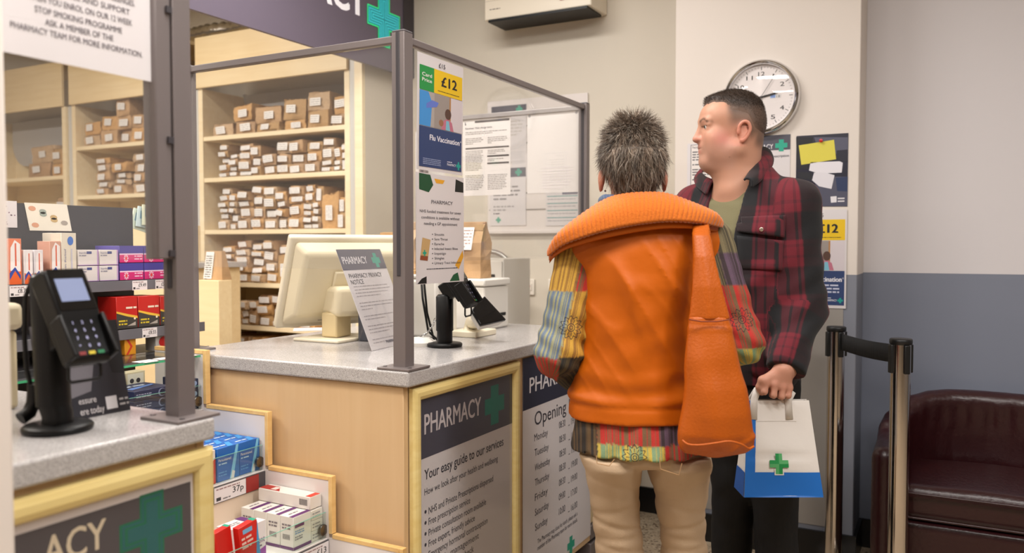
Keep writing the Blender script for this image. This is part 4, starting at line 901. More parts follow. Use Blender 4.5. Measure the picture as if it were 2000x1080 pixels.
# lowest tier in view
x3 = STEP[3][0] - .02; z3 = STEP[3][1] + .001; red = (206, 30, 22)
def p_r3(fl, w, h): fl.poly([(w * .72, 0), (w, 0), (w, h)], (60, 150, 206)); fl.greek(w * .1, h * .7, w * .7, 3, h * .1, (230, 190, 180), .5, 3, True); fl.rect(w * .2, h * .82, w * .7, h * .92, (120, 170, 210))
ry = [P(a, 1065, X=x2).y for a in (408, 441, 474, 512)]
for k in range(3):
    o_ = pack('red carton with a green edge, %s of three leaning before the Replacement pack' % ['left', 'middle', 'right'][k], x2 - .022 * (2 - k), ry[k], z2 + .006, ry[k + 1] - ry[k] - .003, .115, .02, red, p_r3 if k == 2 else None, 'red cartons', top=lambda fl, w, d: fl.rect(w * .8, 0, w, d, (20, 140, 110)))
    o_.rotation_euler = (.12, 0, 0)
wy = P(662, 1075, X=x3 - .06).y
pack('white carton with a square mark on the lowest tier at the counter side', x3 - .05, wy, z3, yb_ - wy - .003, .108, .12, (224, 218, 214), None, top=lambda fl, w, d: (fl.rect(w * .1, d * .3, w * .5, d * .8, (60, 58, 60)), fl.rect(w * .16, d * .38, w * .44, d * .72, (224, 218, 214), .0009), fl.rect(w * .24, d * .48, w * .36, d * .62, (60, 58, 60), .0012)))
# top tier, dark toothpaste-like cartons
x0_ = STEP[0][0] - .02; z0_ = STEP[0][1] + .001; nav = (34, 40, 72)
def p_nav(fl, w, h): fl.disc(w * .72, h * .5, h * .42, (120, 124, 150), .0006, 20); fl.disc(w * .74, h * .5, h * .34, (20, 24, 50), .0009, 20); fl.greek(w * .05, h * .55, w * .45, 2, h * .25, (150, 150, 170), .4, 4, True)
def t_nav(fl, w, d): fl.poly([(w * .1, d * .2), (w * .9, d * .5), (w * .9, d * .62), (w * .1, d * .4)], (90, 120, 180)); fl.greek(w * .2, d * .6, w * .8, 1, d * .2, (190, 196, 210), .5, 3, True)
n0, n1 = P(262, 770, X=x0_).y, P(336, 770, X=x0_).y
for k in range(3): pack('long dark blue carton in the flat stack under the glass shelf, %s' % LV[k], x0_, n0, z0_ + k * .029, n1 - n0, .028, .12, nav, p_nav, 'dark blue cartons', top=t_nav)
m0, m1 = P(372, 770, X=x0_).y, P(389, 770, X=x0_).y
for k in range(3): pack('small end of a dark blue carton beside the maple upright, %s' % LV[k], x0_ - .002, m0, z0_ + k * .031, m1 - m0, .03, .12, (30, 38, 66), lambda fl, w, h: (fl.disc(w * .55, h * .55, h * .26, (150, 170, 200)), fl.rect(w * .3, h * .12, w * .7, h * .2, (120, 130, 160))), 'dark blue cartons')
pack('low dark carton in front of the blue stack under the glass shelf', x0_ - .0, n0 - .085, z0_, .08, .028, .1, (36, 60, 96), None, 'dark blue cartons', top=t_nav)
pack('cream carton behind the flat blue stack under the glass shelf', x0_ - .135, n0 + .02, z0_, .12, .118, .04, (206, 192, 160), lambda fl, w, h: (fl.rect(w * .5, h * .66, w * .95, h * .96, (220, 212, 196)), fl.disc(w * .8, h * .78, h * .06, (60, 56, 60), .0009), fl.disc(w * .62, h * .78, h * .06, (60, 56, 60), .0009)))

# ---------------------------------------------------------------- black shelving of medicines behind
t = thing('medicine_shelving', 'dark grey retail shelving of medicines behind the counters', 'shelf'); slate = mat('slate_metal', (62, 60, 66), .4); lipm = mat('shelf_lip', (104, 102, 108), .35)
yg0, yg1 = .72, P(259, 408, X=-2.5).y
one('back_board', t, mat('slate_board', (58, 58, 64), .35), (-2.52, -2.5, yg0, yg1, .1, 1.41))
one('base', t, slate, (-2.5, -2.26, yg0, 1.98, 0, .3))
SH = [(-2.3, 1.168), (-2.26, 1.017), (-2.24, .935)]
for i, (x, z) in enumerate(SH):
    one('shelf', t, slate, (-2.499, x - .004, yg0, 1.98, z - .018, z)); l = one('shelf_lip', t, lipm, (x - .0035, x, yg0, 1.98, z - .03, z + .002), bevel=.001)
    if i == 0: tk = l
    if i == 1: tk2 = l
for a, s_, lip, x, z in ((258, '£9.49', tk, SH[0][0], SH[0][1]), (303, '£5.99', tk, SH[0][0], SH[0][1]), (18, '£8.70', tk, SH[0][0], SH[0][1]), (60, '£8.20', tk, SH[0][0], SH[0][1]), (276, '£8.55', tk2, SH[1][0], SH[1][1])):
    y = P(a, z and 560, X=x).y; ticket(lip, x, y, .055, z - .03, .03, s_)
one('divider', t, slate, (-2.497, -2.31, .75, .754, 1.17, 1.3))
xg = -2.325; zg = SH[0][1] + .003
def gp(a, b_, top, x=xg, z=zg): y0 = P(a, 540, X=x).y; y1 = P(b_, 540, X=x).y; zt = P((a + b_) / 2, top, X=x).z; return y0, y1 - y0 - .0015, max(.02, zt - z)
def p_or(fl, w, h): fl.rect(w * .06, 0, w * .94, h * .32, (222, 96, 40)); fl.poly([(w * .15, h * .3), (w * .9, h * .28), (w * .9, h * .88), (w * .5, h * .97), (w * .2, h * .8)], (226, 218, 216), .0009); fl.rect(w * .5, h * .4, w * .62, h * .9, (206, 90, 60), .0012); fl.poly([(w * .1, h * .1), (w * .5, h * .3), (w * .9, h * .1), (w * .9, h * .2), (w * .5, h * .38), (w * .1, h * .25)], (50, 70, 150), .0014)
def p_pl(fl, w, h): fl.rect(w * .08, h * .05, w * .92, h * .16, (120, 140, 180)); fl.disc(w * .6, h * .84, w * .2, (60, 110, 190), .0009, 16, h * .09); fl.text('Pain Relief', w * .3, h * .18, h * .5, w * .13, (110, 110, 150), 0, .001, rot=PI / 2); fl.rect(w * .62, h * .2, w * .72, h * .68, (190, 186, 200), .0009)
def p_li(fl, w, h): fl.rect(w * .93, 0, w, h, (176, 140, 190)); fl.text('Ibuprofen', w * .06, h * .76, w * .34, h * .12, (110, 108, 140), 0); fl.rect(w * .42, h * .74, w * .66, h * .9, (70, 76, 130)); fl.greek(w * .06, h * .6, w * .4, 1, h * .15, (140, 136, 150), .5, 1, True); fl.rect(0, 0, w, h * .04, (176, 140, 190), .0009)
def p_pk(fl, w, h):
    fl.rect(0, 0, w, h * .46, (200, 40, 110)); fl.rect(0, h * .46, w, h * .54, (222, 190, 210)); fl.rect(0, h * .54, w, h, (70, 60, 140), .0006)
    for k in range(8): a = k * PI / 4; fl.poly([(w * .27, h * .25), (w * .27 + w * .1 * math.cos(a - .25), h * .25 + h * .24 * math.sin(a - .25)), (w * .27 + w * .1 * math.cos(a + .25), h * .25 + h * .24 * math.sin(a + .25))], (230, 190, 206), .0009)
    fl.disc(w * .27, h * .25, w * .04, (220, 60, 60), .0012, 12, h * .11); fl.greek(w * .62, h * .34, w * .95, 2, h * .17, (230, 190, 210), .4, 1, True, .0009)
for a, c_, tp, pf, col, lb in ((16, 44, 466, p_or, (216, 120, 84), 'tall white and orange medicine box at the near end of the dark shelving'), (47, 66, 488, p_or, (222, 214, 214), 'small orange and blue medicine box, first from the tall orange one'), (67, 86, 488, p_or, (214, 206, 210), 'small orange and blue medicine box, second from the tall orange one'), (98, 121, 471, p_or, (200, 150, 130), 'white and orange box wedged before the two tall pain relief packs')):
    y0, w, h = gp(a, c_, tp); pack(lb, xg, y0, zg, w, h, .06, col, pf)
for a, c_, lb, x in ((104, 124, 'tall cream pain relief pack, the rear of the pair', xg - .065), (121, 151, 'tall cream pain relief pack with a round blue mark, the front of the pair', xg)):
    y0, w, h = gp(a, c_, 455, x); pack(lb, x, y0, zg, w, h, .05, (216, 206, 190), p_pl)
for i, (a, c_) in enumerate(((153, 194), (195, 232))):
    y0, w, h = gp(a, c_, 488); h /= 2
    for k in range(2): pack('white and lilac ibuprofen box, %s row, %s column of four' % (['lower', 'upper'][k], ['left', 'right'][i]), xg, y0, zg + k * (h + .001), w, h - .001, .1, (216, 208, 206), p_li, 'white and lilac boxes')
for i, (a, c_) in enumerate(((234, 281), (282, 332), (333, 378))):
    y0, w, h = gp(a, c_, 480); h /= 2
    for k in range(2): pack('pink and purple flower box, %s row, %s column' % (['lower', 'upper'][k], ['left', 'middle', 'right'][i]), xg, y0, zg + k * (h + .001), w, h - .001, .12, (84, 74, 150), p_pk, 'pink and purple boxes')
xr = SH[1][0] - .02; zr_ = SH[1][1] + .003
def p_rb(fl, w, h):
    fl.poly([(0, 0), (w, 0), (w, h * .3), (w * .5, h * .38), (0, h * .5)], (60, 56, 52)); fl.poly([(0, h * .5), (w * .5, h * .38), (w, h * .3), (w, h * .37), (w * .5, h * .46), (0, h * .56)], (226, 180, 60), .0009); fl.disc(w * .86, h * .3, w * .05, (240, 220, 190), .0012, 10); fl.greek(w * .1, h * .22, w * .5, 2, h * .1, (206, 180, 40), .5, 2, True, .0009); fl.greek(w * .45, h * .62, w * .95, 1, h * .1, (230, 210, 190), .6, 2, True, .0009); fl.poly([(w * .5, h * .08), (w * .9, h * .2), (w * .9, h * .08)], (170, 160, 150), .001)
for i, (a, c_) in enumerate(((226, 268), (269, 311), (312, 352))):
    y0, w, h = gp(a, c_, 578, xr, zr_); pack('red and black medicine box with a yellow flash, %s on the second shelf' % ['first', 'second', 'third'][i], xr, y0, zr_, w, min(h, .1), .09, (190, 34, 28), p_rb, 'red and black boxes')
x5 = SH[2][0] - .03; z5 = SH[2][1] + .003
y0, w, h = gp(241, 264, 661, x5, z5); pack('small orange box on the low dark shelf below the red ones', x5, y0, z5, w, min(h, .055), .05, (222, 150, 40), lambda fl, w, h: fl.poly([(w * .1, 0), (w * .5, h * .5), (w * .1, h), (w * .3, h), (w * .7, h * .5), (w * .3, 0)], (206, 60, 40)))
y0, w, h = gp(302, 340, 653, x5, z5); pack('pale box with a red oval on the low dark shelf', x5, y0, z5, w, min(h, .06), .05, (180, 176, 172), lambda fl, w, h: (fl.disc(w * .5, h * .55, w * .34, (190, 30, 28), .0008, 24, h * .36), fl.rect(w * .1, h * .02, w * .9, h * .12, (70, 150, 190))))
fl = Flat((-2.498, P(38, 397, X=-2.498).y, P(52, 450, X=-2.498).z), (0, 1, 0), (1, 0, 0), (0, -.18, 1)); t = thing('drawing_sheet', 'cream sheet of small drawings stuck to the dark shelving board', 'poster')
wq, hq = P(122, 425, X=-2.498).y - P(38, 425, X=-2.498).y, P(90, 397, X=-2.498).z - P(90, 451, X=-2.498).z
fl.o = fl.o + fl.u * .03; sheet('sheet', t, fl, wq, hq, mat('cream_paper', (228, 220, 204), .6), .001)
r = random.Random(3)
for k in range(7): a, c_ = wq * (.15 + .7 * (k % 4) / 3), hq * (.2 + .6 * ((k * 5) % 7) / 6); fl.disc(a, c_, .012, [(206, 150, 120), (150, 160, 150), (190, 160, 110), (160, 150, 140)][k % 4], .0008, 9, .008)
fl.build('drawings', t)
y = P(17, 420, X=-2.498).y; t = thing('price_card', 'white rounded card with dots at the near end of the shelving board', 'card'); fl = Flat((-2.498, y - .06, 1.335), (0, 1, 0), (1, 0, 0)); sheet('card', t, fl, .085, .08, paper, .001)
for k in range(14): fl.disc(.008 + .07 * r.random(), .006 + .066 * r.random(), .0022, (120, 90, 110), .0008, 6)
fl.build('dots', t)
t = thing('leaflet_holder', 'pale green leaflets in a clear holder behind the dark shelving', 'leaflets'); q0, q1 = P(262, 455, X=-2.62), P(334, 415, X=-2.62)
one('holder', t, acrylic, (-2.66, -2.62, q0.y, q1.y, .7, q0.z + .01)); one('stand', t, maple_pale, (-2.7, -2.58, q0.y - .02, q1.y + .02, 0, .699))
for k in range(3):
    b = MB(); b.box(-.003, .003, -.06, .06, 0, .075, plain([(206, 216, 196), (196, 214, 216), (214, 216, 190)][k])); b.box(.003, .0036, -.05, .05, .03, .06, plain((110, 150, 170))); l = b.build('leaflet', t); l.location = (-2.648 + k * .01, (q0.y + q1.y) / 2 + .02 * (k - 1), q0.z + .005 - .0 + k * .012); l.rotation_euler = (.12 * (k - 1) - .15, 0, 0)
# ---------------------------------------------------------------- things on the walls and screens
def wallflat(x, y, Y=None): p = P(x, y, Y=Y); return Flat((p.x, Y, p.z), (1, 0, 0), (0, -1, 0))
def dims(x0, y0, x1, y1, Y): a = P(x0, y1, Y=Y); b = P(x1, y0, Y=Y); c = P(x0, y0, Y=Y); return a.x, a.z, b.x - a.x, c.z - a.z
# over-door heater
hx0, hx1 = P(946, 20, Y=YB - .2).x, P(1155, 10, Y=YB - .2).x; hz = P(965, 43, Y=YB - .2).z
t = thing('air_heater', 'white over-door air heater with red switch high on the wall', 'heater')
one('body', t, mat('heater_white', (226, 216, 198), .35), (hx0, hx1, YB - .2, YB - .002, hz + .012, hz + .27), bevel=.006)
one('outlet', t, black, (hx0 + .025, hx1 - .02, YB - .205, YB - .03, hz, hz + .0115)); yh = YB - .2
fl = Flat((hx0, yh, hz), (1, 0, 0), (0, -1, 0)); W = hx1 - hx0
for k in range(30): fl.rect(.06 + k * .0115, .135, .064 + k * .0115, .2, (120, 112, 100), .0008)
fl.rect(0, .103, W, .105, (180, 170, 152)); fl.greek(.03, .06, .09, 1, .012, (120, 112, 104), .4, 3, True); fl.disc(W * .5, .118, .004, (90, 84, 80)); fl.build('grille', t)
sx = W * .72; one('switch', t, mat('red_switch', (150, 24, 30), .3, emit=(160, 20, 30), estr=.3), (hx0 + sx, hx0 + sx + .022, yh - .006, yh - .0005, hz + .055, hz + .085), bevel=.002)
for k in (1, 2): one('switch', t, mat('cream_switch', (232, 222, 196), .35), (hx0 + sx + .03 * k, hx0 + sx + .03 * k + .022, yh - .006, yh - .0005, hz + .055, hz + .085), bevel=.002)
# wall clock
cc = P(1488, 191, Y=YC); R = .154; t = thing('wall_clock', 'round chrome wall clock above the man, hands near quarter to three', 'clock')
Mc = Matrix.Translation((cc.x, YC - .001, cc.z)) @ Matrix.Rotation(PI / 2, 4, 'X'); chrome = mat('chrome', (226, 226, 228), .06, metal=1)
b = MB(); b.lathe([(R, 0), (R, .02), (R - .004, .032), (R - .012, .037), (R - .018, .034), (R - .021, .022), (R - .021, .011)], chrome, (0, 0, 0), 72, Mc, True, False); b.build('rim', t)
b = MB(); b.lathe([(.0001, .012), (R - .021, .012)], mat('clock_face', (228, 220, 218), .5), (0, 0, 0), 64, Mc, True, False); face = b.build('face', t)
fl = Flat((cc.x, YC - .0135, cc.z), (1, 0, 0), (0, -1, 0)); rf = R - .021
for k in range(60):
    a = k * PI / 30; s_, c_ = math.sin(a), math.cos(a); l = .014 if k % 5 == 0 else .006; w = .0011 if k % 5 == 0 else .0005; r1 = rf - .008
    fl.poly([((r1 - l) * s_ - w * c_, (r1 - l) * c_ + w * s_), ((r1 - l) * s_ + w * c_, (r1 - l) * c_ - w * s_), (r1 * s_ + w * c_, r1 * c_ - w * s_), (r1 * s_ - w * c_, r1 * c_ + w * s_)], (44, 42, 44), .0003)
for k in range(1, 13):
    a = k * PI / 6; rr = rf - .037
    if k != 3: fl.text(str(k), rr * math.sin(a), rr * math.cos(a) - .009, .026 if k > 9 else .005 if k == 1 else .017, .018, (46, 44, 46), .006, .0004, 'c')
fl.rect(.036, -.0075, .079, .0075, (190, 186, 186), .0003); fl.rect(.0365, -.0065, .057, .0065, (150, 180, 226), .0006); fl.rect(.058, -.0065, .078, .0065, (226, 222, 220), .0006); fl.text('WED', .039, -.0045, .016, .008, (70, 90, 170), .01, .0009); fl.text('18', .0615, -.0055, .0135, .0105, (40, 38, 40), .008, .0009); fl.build('dial_print', face)
def hand(name, ang, l, w, back, d, m):
    b = MB(); a = math.radians(ang); s_, c_ = math.sin(a), math.cos(a)
    f = lambda u, v, h: (cc.x + u * c_ + v * s_, YC - d - h, cc.z - u * s_ + v * c_)
    b.prism([(-w, -back), (w, -back), (w * 1.15, l * .8), (0, l), (-w * 1.15, l * .8)], 0, .001, m, f); return b.build(name, t)
hk = plain((26, 24, 26)); hand('hour_hand', 79, .068, .0032, .02, .0165, hk); hand('minute_hand', 258, .1, .0026, .022, .018, hk); hand('second_hand', 33, .098, .0007, .03, .0195, plain((90, 86, 86)))
b = MB(); b.lathe([(.0001, .022), (.004, .022), (.004, .012)], hk, (0, 0, 0), 16, Mc); b.build('hub', t)
b = MB(); b.lathe([(.0001, .0345), (R * .3, .0340), (R * .6, .0318), (R - .024, .027)], glass_mat('clock_glass', (1, 1, 1), 1.55), (0, 0, 0), 64, Mc, True, False); b.build('glass', t)
# papers on the column
def wall_sheet(name, label, x0, y0, x1, y1, cat='poster', m=None, Y=YC, t_=.0015, fixed=None):
    x, z, w, h = fixed or dims(x0, y0, x1, y1, Y); t = thing(name, label, cat); fl = Flat((x, Y - t_ - .0008, z), (1, 0, 0), (0, -1, 0)); sheet('sheet', t, fl, w, h, m or paper, t_); return t, fl, w, h
t, fl, w, h = wall_sheet('notice_sheet', 'white boxed text notice on the column left of the man', 1342, 281, 1400, 372)
fl.rect(w * .12, h * .02, w * .95, h * .97, (70, 68, 70)); fl.rect(w * .14, h * .03, w * .93, h * .96, (224, 216, 212), .0009); fl.text('Prescription', w * .18, h * .89, w * .3, h * .05, ink, .01, .0012)
yv = h * .8
for k, n_ in enumerate((4, 1, 3, 1, 2)): fl.greek(w * .18, yv, w * .8, n_, h * .055, (90, 88, 92), .45, k, True, .0012); yv -= h * .055 * n_ + h * .05
fl.build('print', t)
t, fl, w, h = wall_sheet('prescription_poster', 'white poster with a dark PHARMACY heading and green cross behind the man', 1448, 268, 1544, 400)
fl.rect(0, h - .062, w, h, dark_hdr); u, v = fl.px(1510, 290); fl.text('PHARMACY', u, v - .001, .11, .02, (222, 216, 218), .016, .0012, 'r'); u, v = fl.px(1526, 284); fl.cross(u, v, .024, (36, 160, 134), arm=.4); u, v = fl.px(1541, 306); fl.text('NHS Prescription', u, v, .105, .011, ink, .014, .0012, 'r'); fl.build('print', t)
t, fl, w, h = wall_sheet('help_poster', 'dark poster with a yellow sticky note and torn white notes', 1554, 266, 1657, 404, m=mat('dark_poster', (44, 44, 58), .28))
def pp(pts, c, d): fl.poly([fl.px(*p) for p in pts], c, d)
pp([(1555, 268), (1588, 268), (1580, 330), (1556, 330)], (24, 24, 30), .0005); pp([(1590, 345), (1656, 345), (1655, 403), (1600, 403)], (74, 74, 92), .0004); pp([(1590, 268), (1656, 268), (1656, 292), (1640, 300), (1600, 300)], (82, 82, 100), .0004)
pp([(1634, 294), (1655, 292), (1655, 316), (1634, 315)], (30, 30, 44), .0007); pp([(1632, 347), (1655, 345), (1655, 374), (1635, 373)], (34, 48, 84), .0007); pp([(1556, 335), (1585, 337), (1588, 352), (1558, 348)], (28, 28, 36), .0007)
pp([(1560, 284), (1629, 273), (1633, 311), (1565, 322)], (212, 200, 74), .001); pp([(1583, 317), (1640, 315), (1646, 318), (1644, 337), (1600, 339), (1580, 333)], (222, 218, 224), .001); pp([(1590, 337), (1612, 337), (1630, 342), (1624, 369), (1600, 364), (1586, 352)], (216, 212, 218), .0013)
pp([(1622, 384), (1634, 383), (1634, 395), (1623, 396)], (220, 216, 220), .001); u, v = fl.px(1636, 389); fl.greek(u, v, u + .03, 2, .011, (206, 202, 206), .5, 2, True)
fl.build('print', t); b = MB(); u, v = fl.px(1604, 275); q = fl.at(u, v, .001); b.lathe([(.001, 0), (.006, 0), (.004, .005), (.007, .01), (.001, .012)], mat('red_pin', (196, 40, 40), .3), (0, 0, 0), 14, Matrix.Translation(q) @ Matrix.Rotation(PI / 2, 4, 'X')); b.build('pin', t)
def flu(fl, w, h, face_dir):
    """price flash, photo panel and text panel of the vaccination poster (fractions of the sheet)"""
    g = lambda a, b_, c_, d_, col, dd=.0006: fl.rect(w * a, h * b_, w * c_, h * d_, col, dd)
    g(.04, .69, .34, .9, (34, 140, 66)); g(.34, .69, .97, .9, (226, 186, 20)); fl.text('£15', w * .44, h * .925, w * .14, h * .04, ink, .012); fl.text('£12', w * .5, h * .765, w * .34, h * .09, (24, 24, 30), .05)
    fl.text('Card', w * .09, h * .81, w * .2, h * .032, (226, 226, 220), .034); fl.text('Price', w * .09, h * .765, w * .2, h * .032, (226, 226, 220), .034); fl.greek(w * .42, h * .715, w * .9, 1, h * .014, (90, 78, 20), .5, 3, True)
    g(.04, .385, .97, .685, (168, 158, 152)); g(.35, .385, .7, .685, (150, 140, 134), .0007); g(.7, .385, .97, .685, (206, 196, 200), .0007); g(.68, .385, .71, .685, (170, 120, 70), .0009)
    fl.poly([(w * .04, h * .385), (w * .27, h * .385), (w * .3, h * .6), (w * .22, h * .685), (w * .04, h * .685)], (64, 140, 206), .0010); fl.poly([(w * .18, h * .54), (w * .4, h * .57), (w * .44, h * .61), (w * .3, h * .62), (w * .18, h * .58)], (96, 116, 196), .0013)
    fl.poly([(w * .5, h * .385), (w * .98 - w * .2, h * .385), (w * .74, h * .46), (w * .66, h * .49), (w * .56, h * .47)], (186, 110, 130), .0010); fl.poly([(w * .6, h * .385), (w * .7, h * .385), (w * .67, h * .47), (w * .61, h * .47)], (120, 180, 200), .0012); fl.disc(w * .65, h * .53, w * .07, (84, 58, 48), .0013, 18, h * .048); fl.disc(w * .5, h * .44, w * .05, (150, 104, 76), .0012, 14, h * .03)
    g(.04, .03, .97, .38, (44, 62, 106)); fl.text('Flu Vaccination', w * .26, h * .27, w * .66, h * .05, (226, 224, 232), .036); fl.text('*', w * .93, h * .285, w * .03, h * .03, (226, 224, 232))
    fl.greek(w * .3, h * .225, w * .88, 3, h * .034, (196, 200, 220), .45, 5, True); fl.greek(w * .12, h * .1, w * .5, 4, h * .015, (150, 160, 190), .4, 6, True); fl.text('PHARMACY', w * .64, h * .07, w * .2, h * .022, (220, 220, 228), .014); fl.greek(w * .64, h * .1, w * .75, 1, h * .016, (200, 200, 214), .5, 1, True); fl.cross(w * .9, h * .08, w * .05, (30, 150, 140))
x, z, w, h = dims(1601, 404, 1655, 601, YC); w2 = .21; t, fl, w, h = wall_sheet('vaccination_poster', 'white Flu Vaccination poster on the column below the dark notes poster', 0, 0, 0, 0, Y=YC - .0022, fixed=(x + w - w2, z, w2, h - .012)); flu(fl, w, h, 1); fl.build('print', t)
# posters on the counter screen
XP = XS + .0045
def screen_flat(x0, y0, x1, y1):
    a = P(x0, y1, X=XP); b = P(x1, y1, X=XP); c = P(x0, y0, X=XP); return Flat((XP, a.y, a.z), (0, 1, 0), (1, 0, 0)), b.y - a.y, c.z - a.z
fl, w, h = screen_flat(814, 94, 903, 330); h = min(h, ZT - .03 - fl.o.z); t = thing('vaccination_poster', 'Flu Vaccination price poster hanging on the counter screen beside the tall post', 'poster'); fl.bend = lambda u, v: .004 * math.sin(v * 5) ** 2
sheet('sheet', t, fl, w, h, paper, .0012, 4, 16); fl.bend = lambda u, v: .004 * math.sin(v * 5) ** 2 + .0006; flu(fl, w, h, 1); fl.build('print', t)
fl, w, h = screen_flat(812, 334, 905, 556); h = P(812, 334, X=XP).z - fl.o.z - .002; t = thing('treatment_poster', 'white PHARMACY poster listing seven treated conditions below the vaccination poster', 'poster'); fl.o = fl.o + Vector((.002, 0, 0))
sheet('sheet', t, fl, w, h, paper, .0012, 2, 8)
fl.poly([(w * .06, h * .85), (w * .25, h * .83), (w * .34, h * .9), (w * .28, h * .99), (w * .06, h * .995)], (22, 74, 44)); fl.poly([(w * .36, h * .96), (w * .58, h * .955), (w * .54, h * .92), (w * .4, h * .92)], (222, 160, 40)); fl.poly([(w * .8, h * .86), (w * .99, h * .86), (w * .99, h * .955), (w * .82, h * .98)], (24, 28, 24))
fl.poly([(w * .8, h * .16), (w * .97, h * .3), (w * .99, h * .24), (w * .88, h * .12)], (222, 160, 40)); fl.poly([(w * .02, h * .005), (w * .2, h * .005), (w * .2, h * .07), (w * .1, h * .05)], (20, 22, 22)); fl.poly([(w * .68, h * .01), (w * .9, h * .01), (w * .86, h * .09), (w * .76, h * .07)], (24, 84, 50))
fl.poly([(w * .07, h * .22), (w * .22, h * .21), (w * .28, h * .4), (w * .12, h * .42)], (190, 156, 106), .001); fl.poly([(w * .07, h * .22), (w * .22, h * .21), (w * .23, h * .25), (w * .08, h * .26)], (140, 70, 40), .0013); fl.cross(w * .16, h * .28, w * .035, teal, d=.0014)
fl.text('PHARMACY', w * .3, h * .73, w * .45, h * .035, ink, .012)
for i, s_ in enumerate(('NHS funded treatment for seven', 'conditions is available without', 'needing a GP appointment')): fl.text(s_, w * .5, h * (.645 - i * .055), w * [.86, .8, .7][i], h * .028, ink, .006, .0012, 'c')
for i, s_ in enumerate(('Sinusitis', 'Sore Throat', 'Earache', 'Infected Insect Bites', 'Impetigo', 'Shingles', 'Urinary Tract Infection')): fl.text(s_, w * .36, h * (.44 - i * .044), w * [.2, .28, .2, .5, .24, .2, .56][i], h * .022, ink, .004); fl.disc(w * .32, h * (.45 - i * .044), w * .012, ink, .001, 8, h * .005)
fl.greek(w * .2, h * .13, w * .85, 1, h * .02, ink, .4, 4, True); fl.build('print', t)
# sheets hanging on the far pane
def pane_sheet(name, label, x0, y0, x1, y1, dy=-.0045):
    x, z, w, h = dims(x0, y0, x1, y1, YE + dy); t = thing(name, label, 'notice'); fl = Flat((x, YE + dy, z), (1, 0, 0), (0, -1, 0)); sheet('sheet', t, fl, w, h, mat('office_paper', (212, 206, 202), .6), .0008); return t, fl, w, h
t, fl, w, h = pane_sheet('factsheet', 'printed factsheet with black table bars on the far glass pane', 904, 230, 997, 383)
fl.poly([(w * .05, h * .9), (w * .08, h * .9), (w * .05, h * .95)], ink); fl.rect(w * .26, h * .92, w * .98, h * .945, (70, 62, 60)); fl.text('Factsheet: Multi charge items', w * .06, h * .845, w * .56, h * .025, ink, .008)
fl.greek(w * .06, h * .8, w * .95, 2, h * .022, (140, 134, 130), .45, 1); fl.greek(w * .06, h * .72, w * .46, 4, h * .022, (140, 134, 130), .45, 2); fl.greek(w * .53, h * .72, w * .95, 4, h * .022, (140, 134, 130), .45, 3)
fl.rect(w * .06, h * .59, w * .97, h * .61, (70, 62, 60)); fl.greek(w * .06, h * .56, w * .44, 13, h * .02, (140, 134, 130), .45, 4); fl.greek(w * .53, h * .56, w * .9, 3, h * .02, (140, 134, 130), .45, 5); fl.rect(w * .52, h * .48, w * .97, h * .502, (70, 62, 60)); fl.rect(w * .52, h * .39, w * .97, h * .412, (70, 62, 60)); fl.greek(w * .53, h * .45, w * .9, 2, h * .02, (140, 134, 130), .45, 6)
fl.greek(w * .06, h * .25, w * .46, 9, h * .022, (140, 134, 130), .45, 7); fl.greek(w * .53, h * .25, w * .95, 9, h * .022, (140, 134, 130), .45, 8); fl.build('print', t)
t, fl, w, h = pane_sheet('notice_sheet', 'plain white sheet taped to the far glass pane at its post end', 1030, 222, 1132, 378)
fl.greek(w * .3, h * .3, w * .9, 8, h * .035, (214, 206, 206), .4, 7)
for a in (.04, .94): fl.disc(w * a, h * .965, .006, (150, 146, 146), .0008, 12)
fl.build('print', t)
t, fl, w, h = pane_sheet('notice_sheet', 'white sheet half hidden by the hanging treatment poster', 812, 258, 868, 392, .0055)
# notice board on the back wall
x, z, w, h = dims(955, 200, 1150, 457, YB); t = thing('notice_board', 'white slatted notice board holding leaflets behind the far pane', 'notice board')
one('board', t, white_lam, (x, x + w, YB - .016, YB - .002, z, z + h), bevel=.003); one('lip', t, white_lam, (x, x + w, YB - .03, YB - .0165, z, z + .018), bevel=.003)
for k in range(6): one('slat', t, plain((120, 112, 104)), (x + .012, x + w - .012, YB - .0185, YB - .0165, z + .12 + k * .085, z + .126 + k * .085))
def board_sheet(label, x0, y0, x1, y1, d=.02, hdr=None, seed=0):
    X_, Z_, w, h = dims(x0, y0, x1, y1, YB - d); t = thing('leaflet', label, 'leaflet'); fl = Flat((X_, YB - d, Z_), (1, 0, 0), (0, -1, 0)); sheet('sheet', t, fl, w, h, paper, .001)
    if hdr: fl.rect(0, h * .84, w, h, hdr); fl.cross(w * .8, h * .92, w * .09, teal, arm=.4)
    return t, fl, w, h
t, fl, w, h = board_sheet('leaflet with a dark header at the top of the notice board', 960, 209, 1028, 318, hdr=(60, 60, 76)); fl.greek(w * .55, h * .7, w * .9, 5, h * .06, (190, 182, 176), .4, 2); fl.build('print', t)
t, fl, w, h = board_sheet('leaflet with dark header and small green cross low on the notice board', 957, 330, 1027, 441, hdr=(60, 60, 76)); fl.greek(w * .1, h * .66, w * .85, 4, h * .07, (120, 116, 116), .4, 3); fl.greek(w * .1, h * .32, w * .7, 2, h * .06, (150, 146, 146), .4, 4); fl.cross(w * .24, h * .1, w * .07, teal, arm=.4); fl.greek(w * .1, h * .2, w * .3, 1, h * .04, ink, .5, 1, True); fl.build('print', t)
t, fl, w, h = board_sheet('form with teal lines low on the notice board near the screen post', 1066, 368, 1131, 441)
for k in range(4): fl.rect(w * .04, h * (.2 + k * .19), w * .96, h * (.225 + k * .19), (60, 140, 140)); fl.greek(w * .06, h * (.12 + k * .19), w * .9, 1, h * .06, (150, 150, 156), .4, k, True)
fl.rect(w * .5, h * .82, w * .96, h * .97, (90, 90, 110), .0008); fl.build('print', t)
t, fl, w, h = board_sheet('yellow-tinted slip in the middle of the notice board', 1000, 300, 1062, 350, .019); 
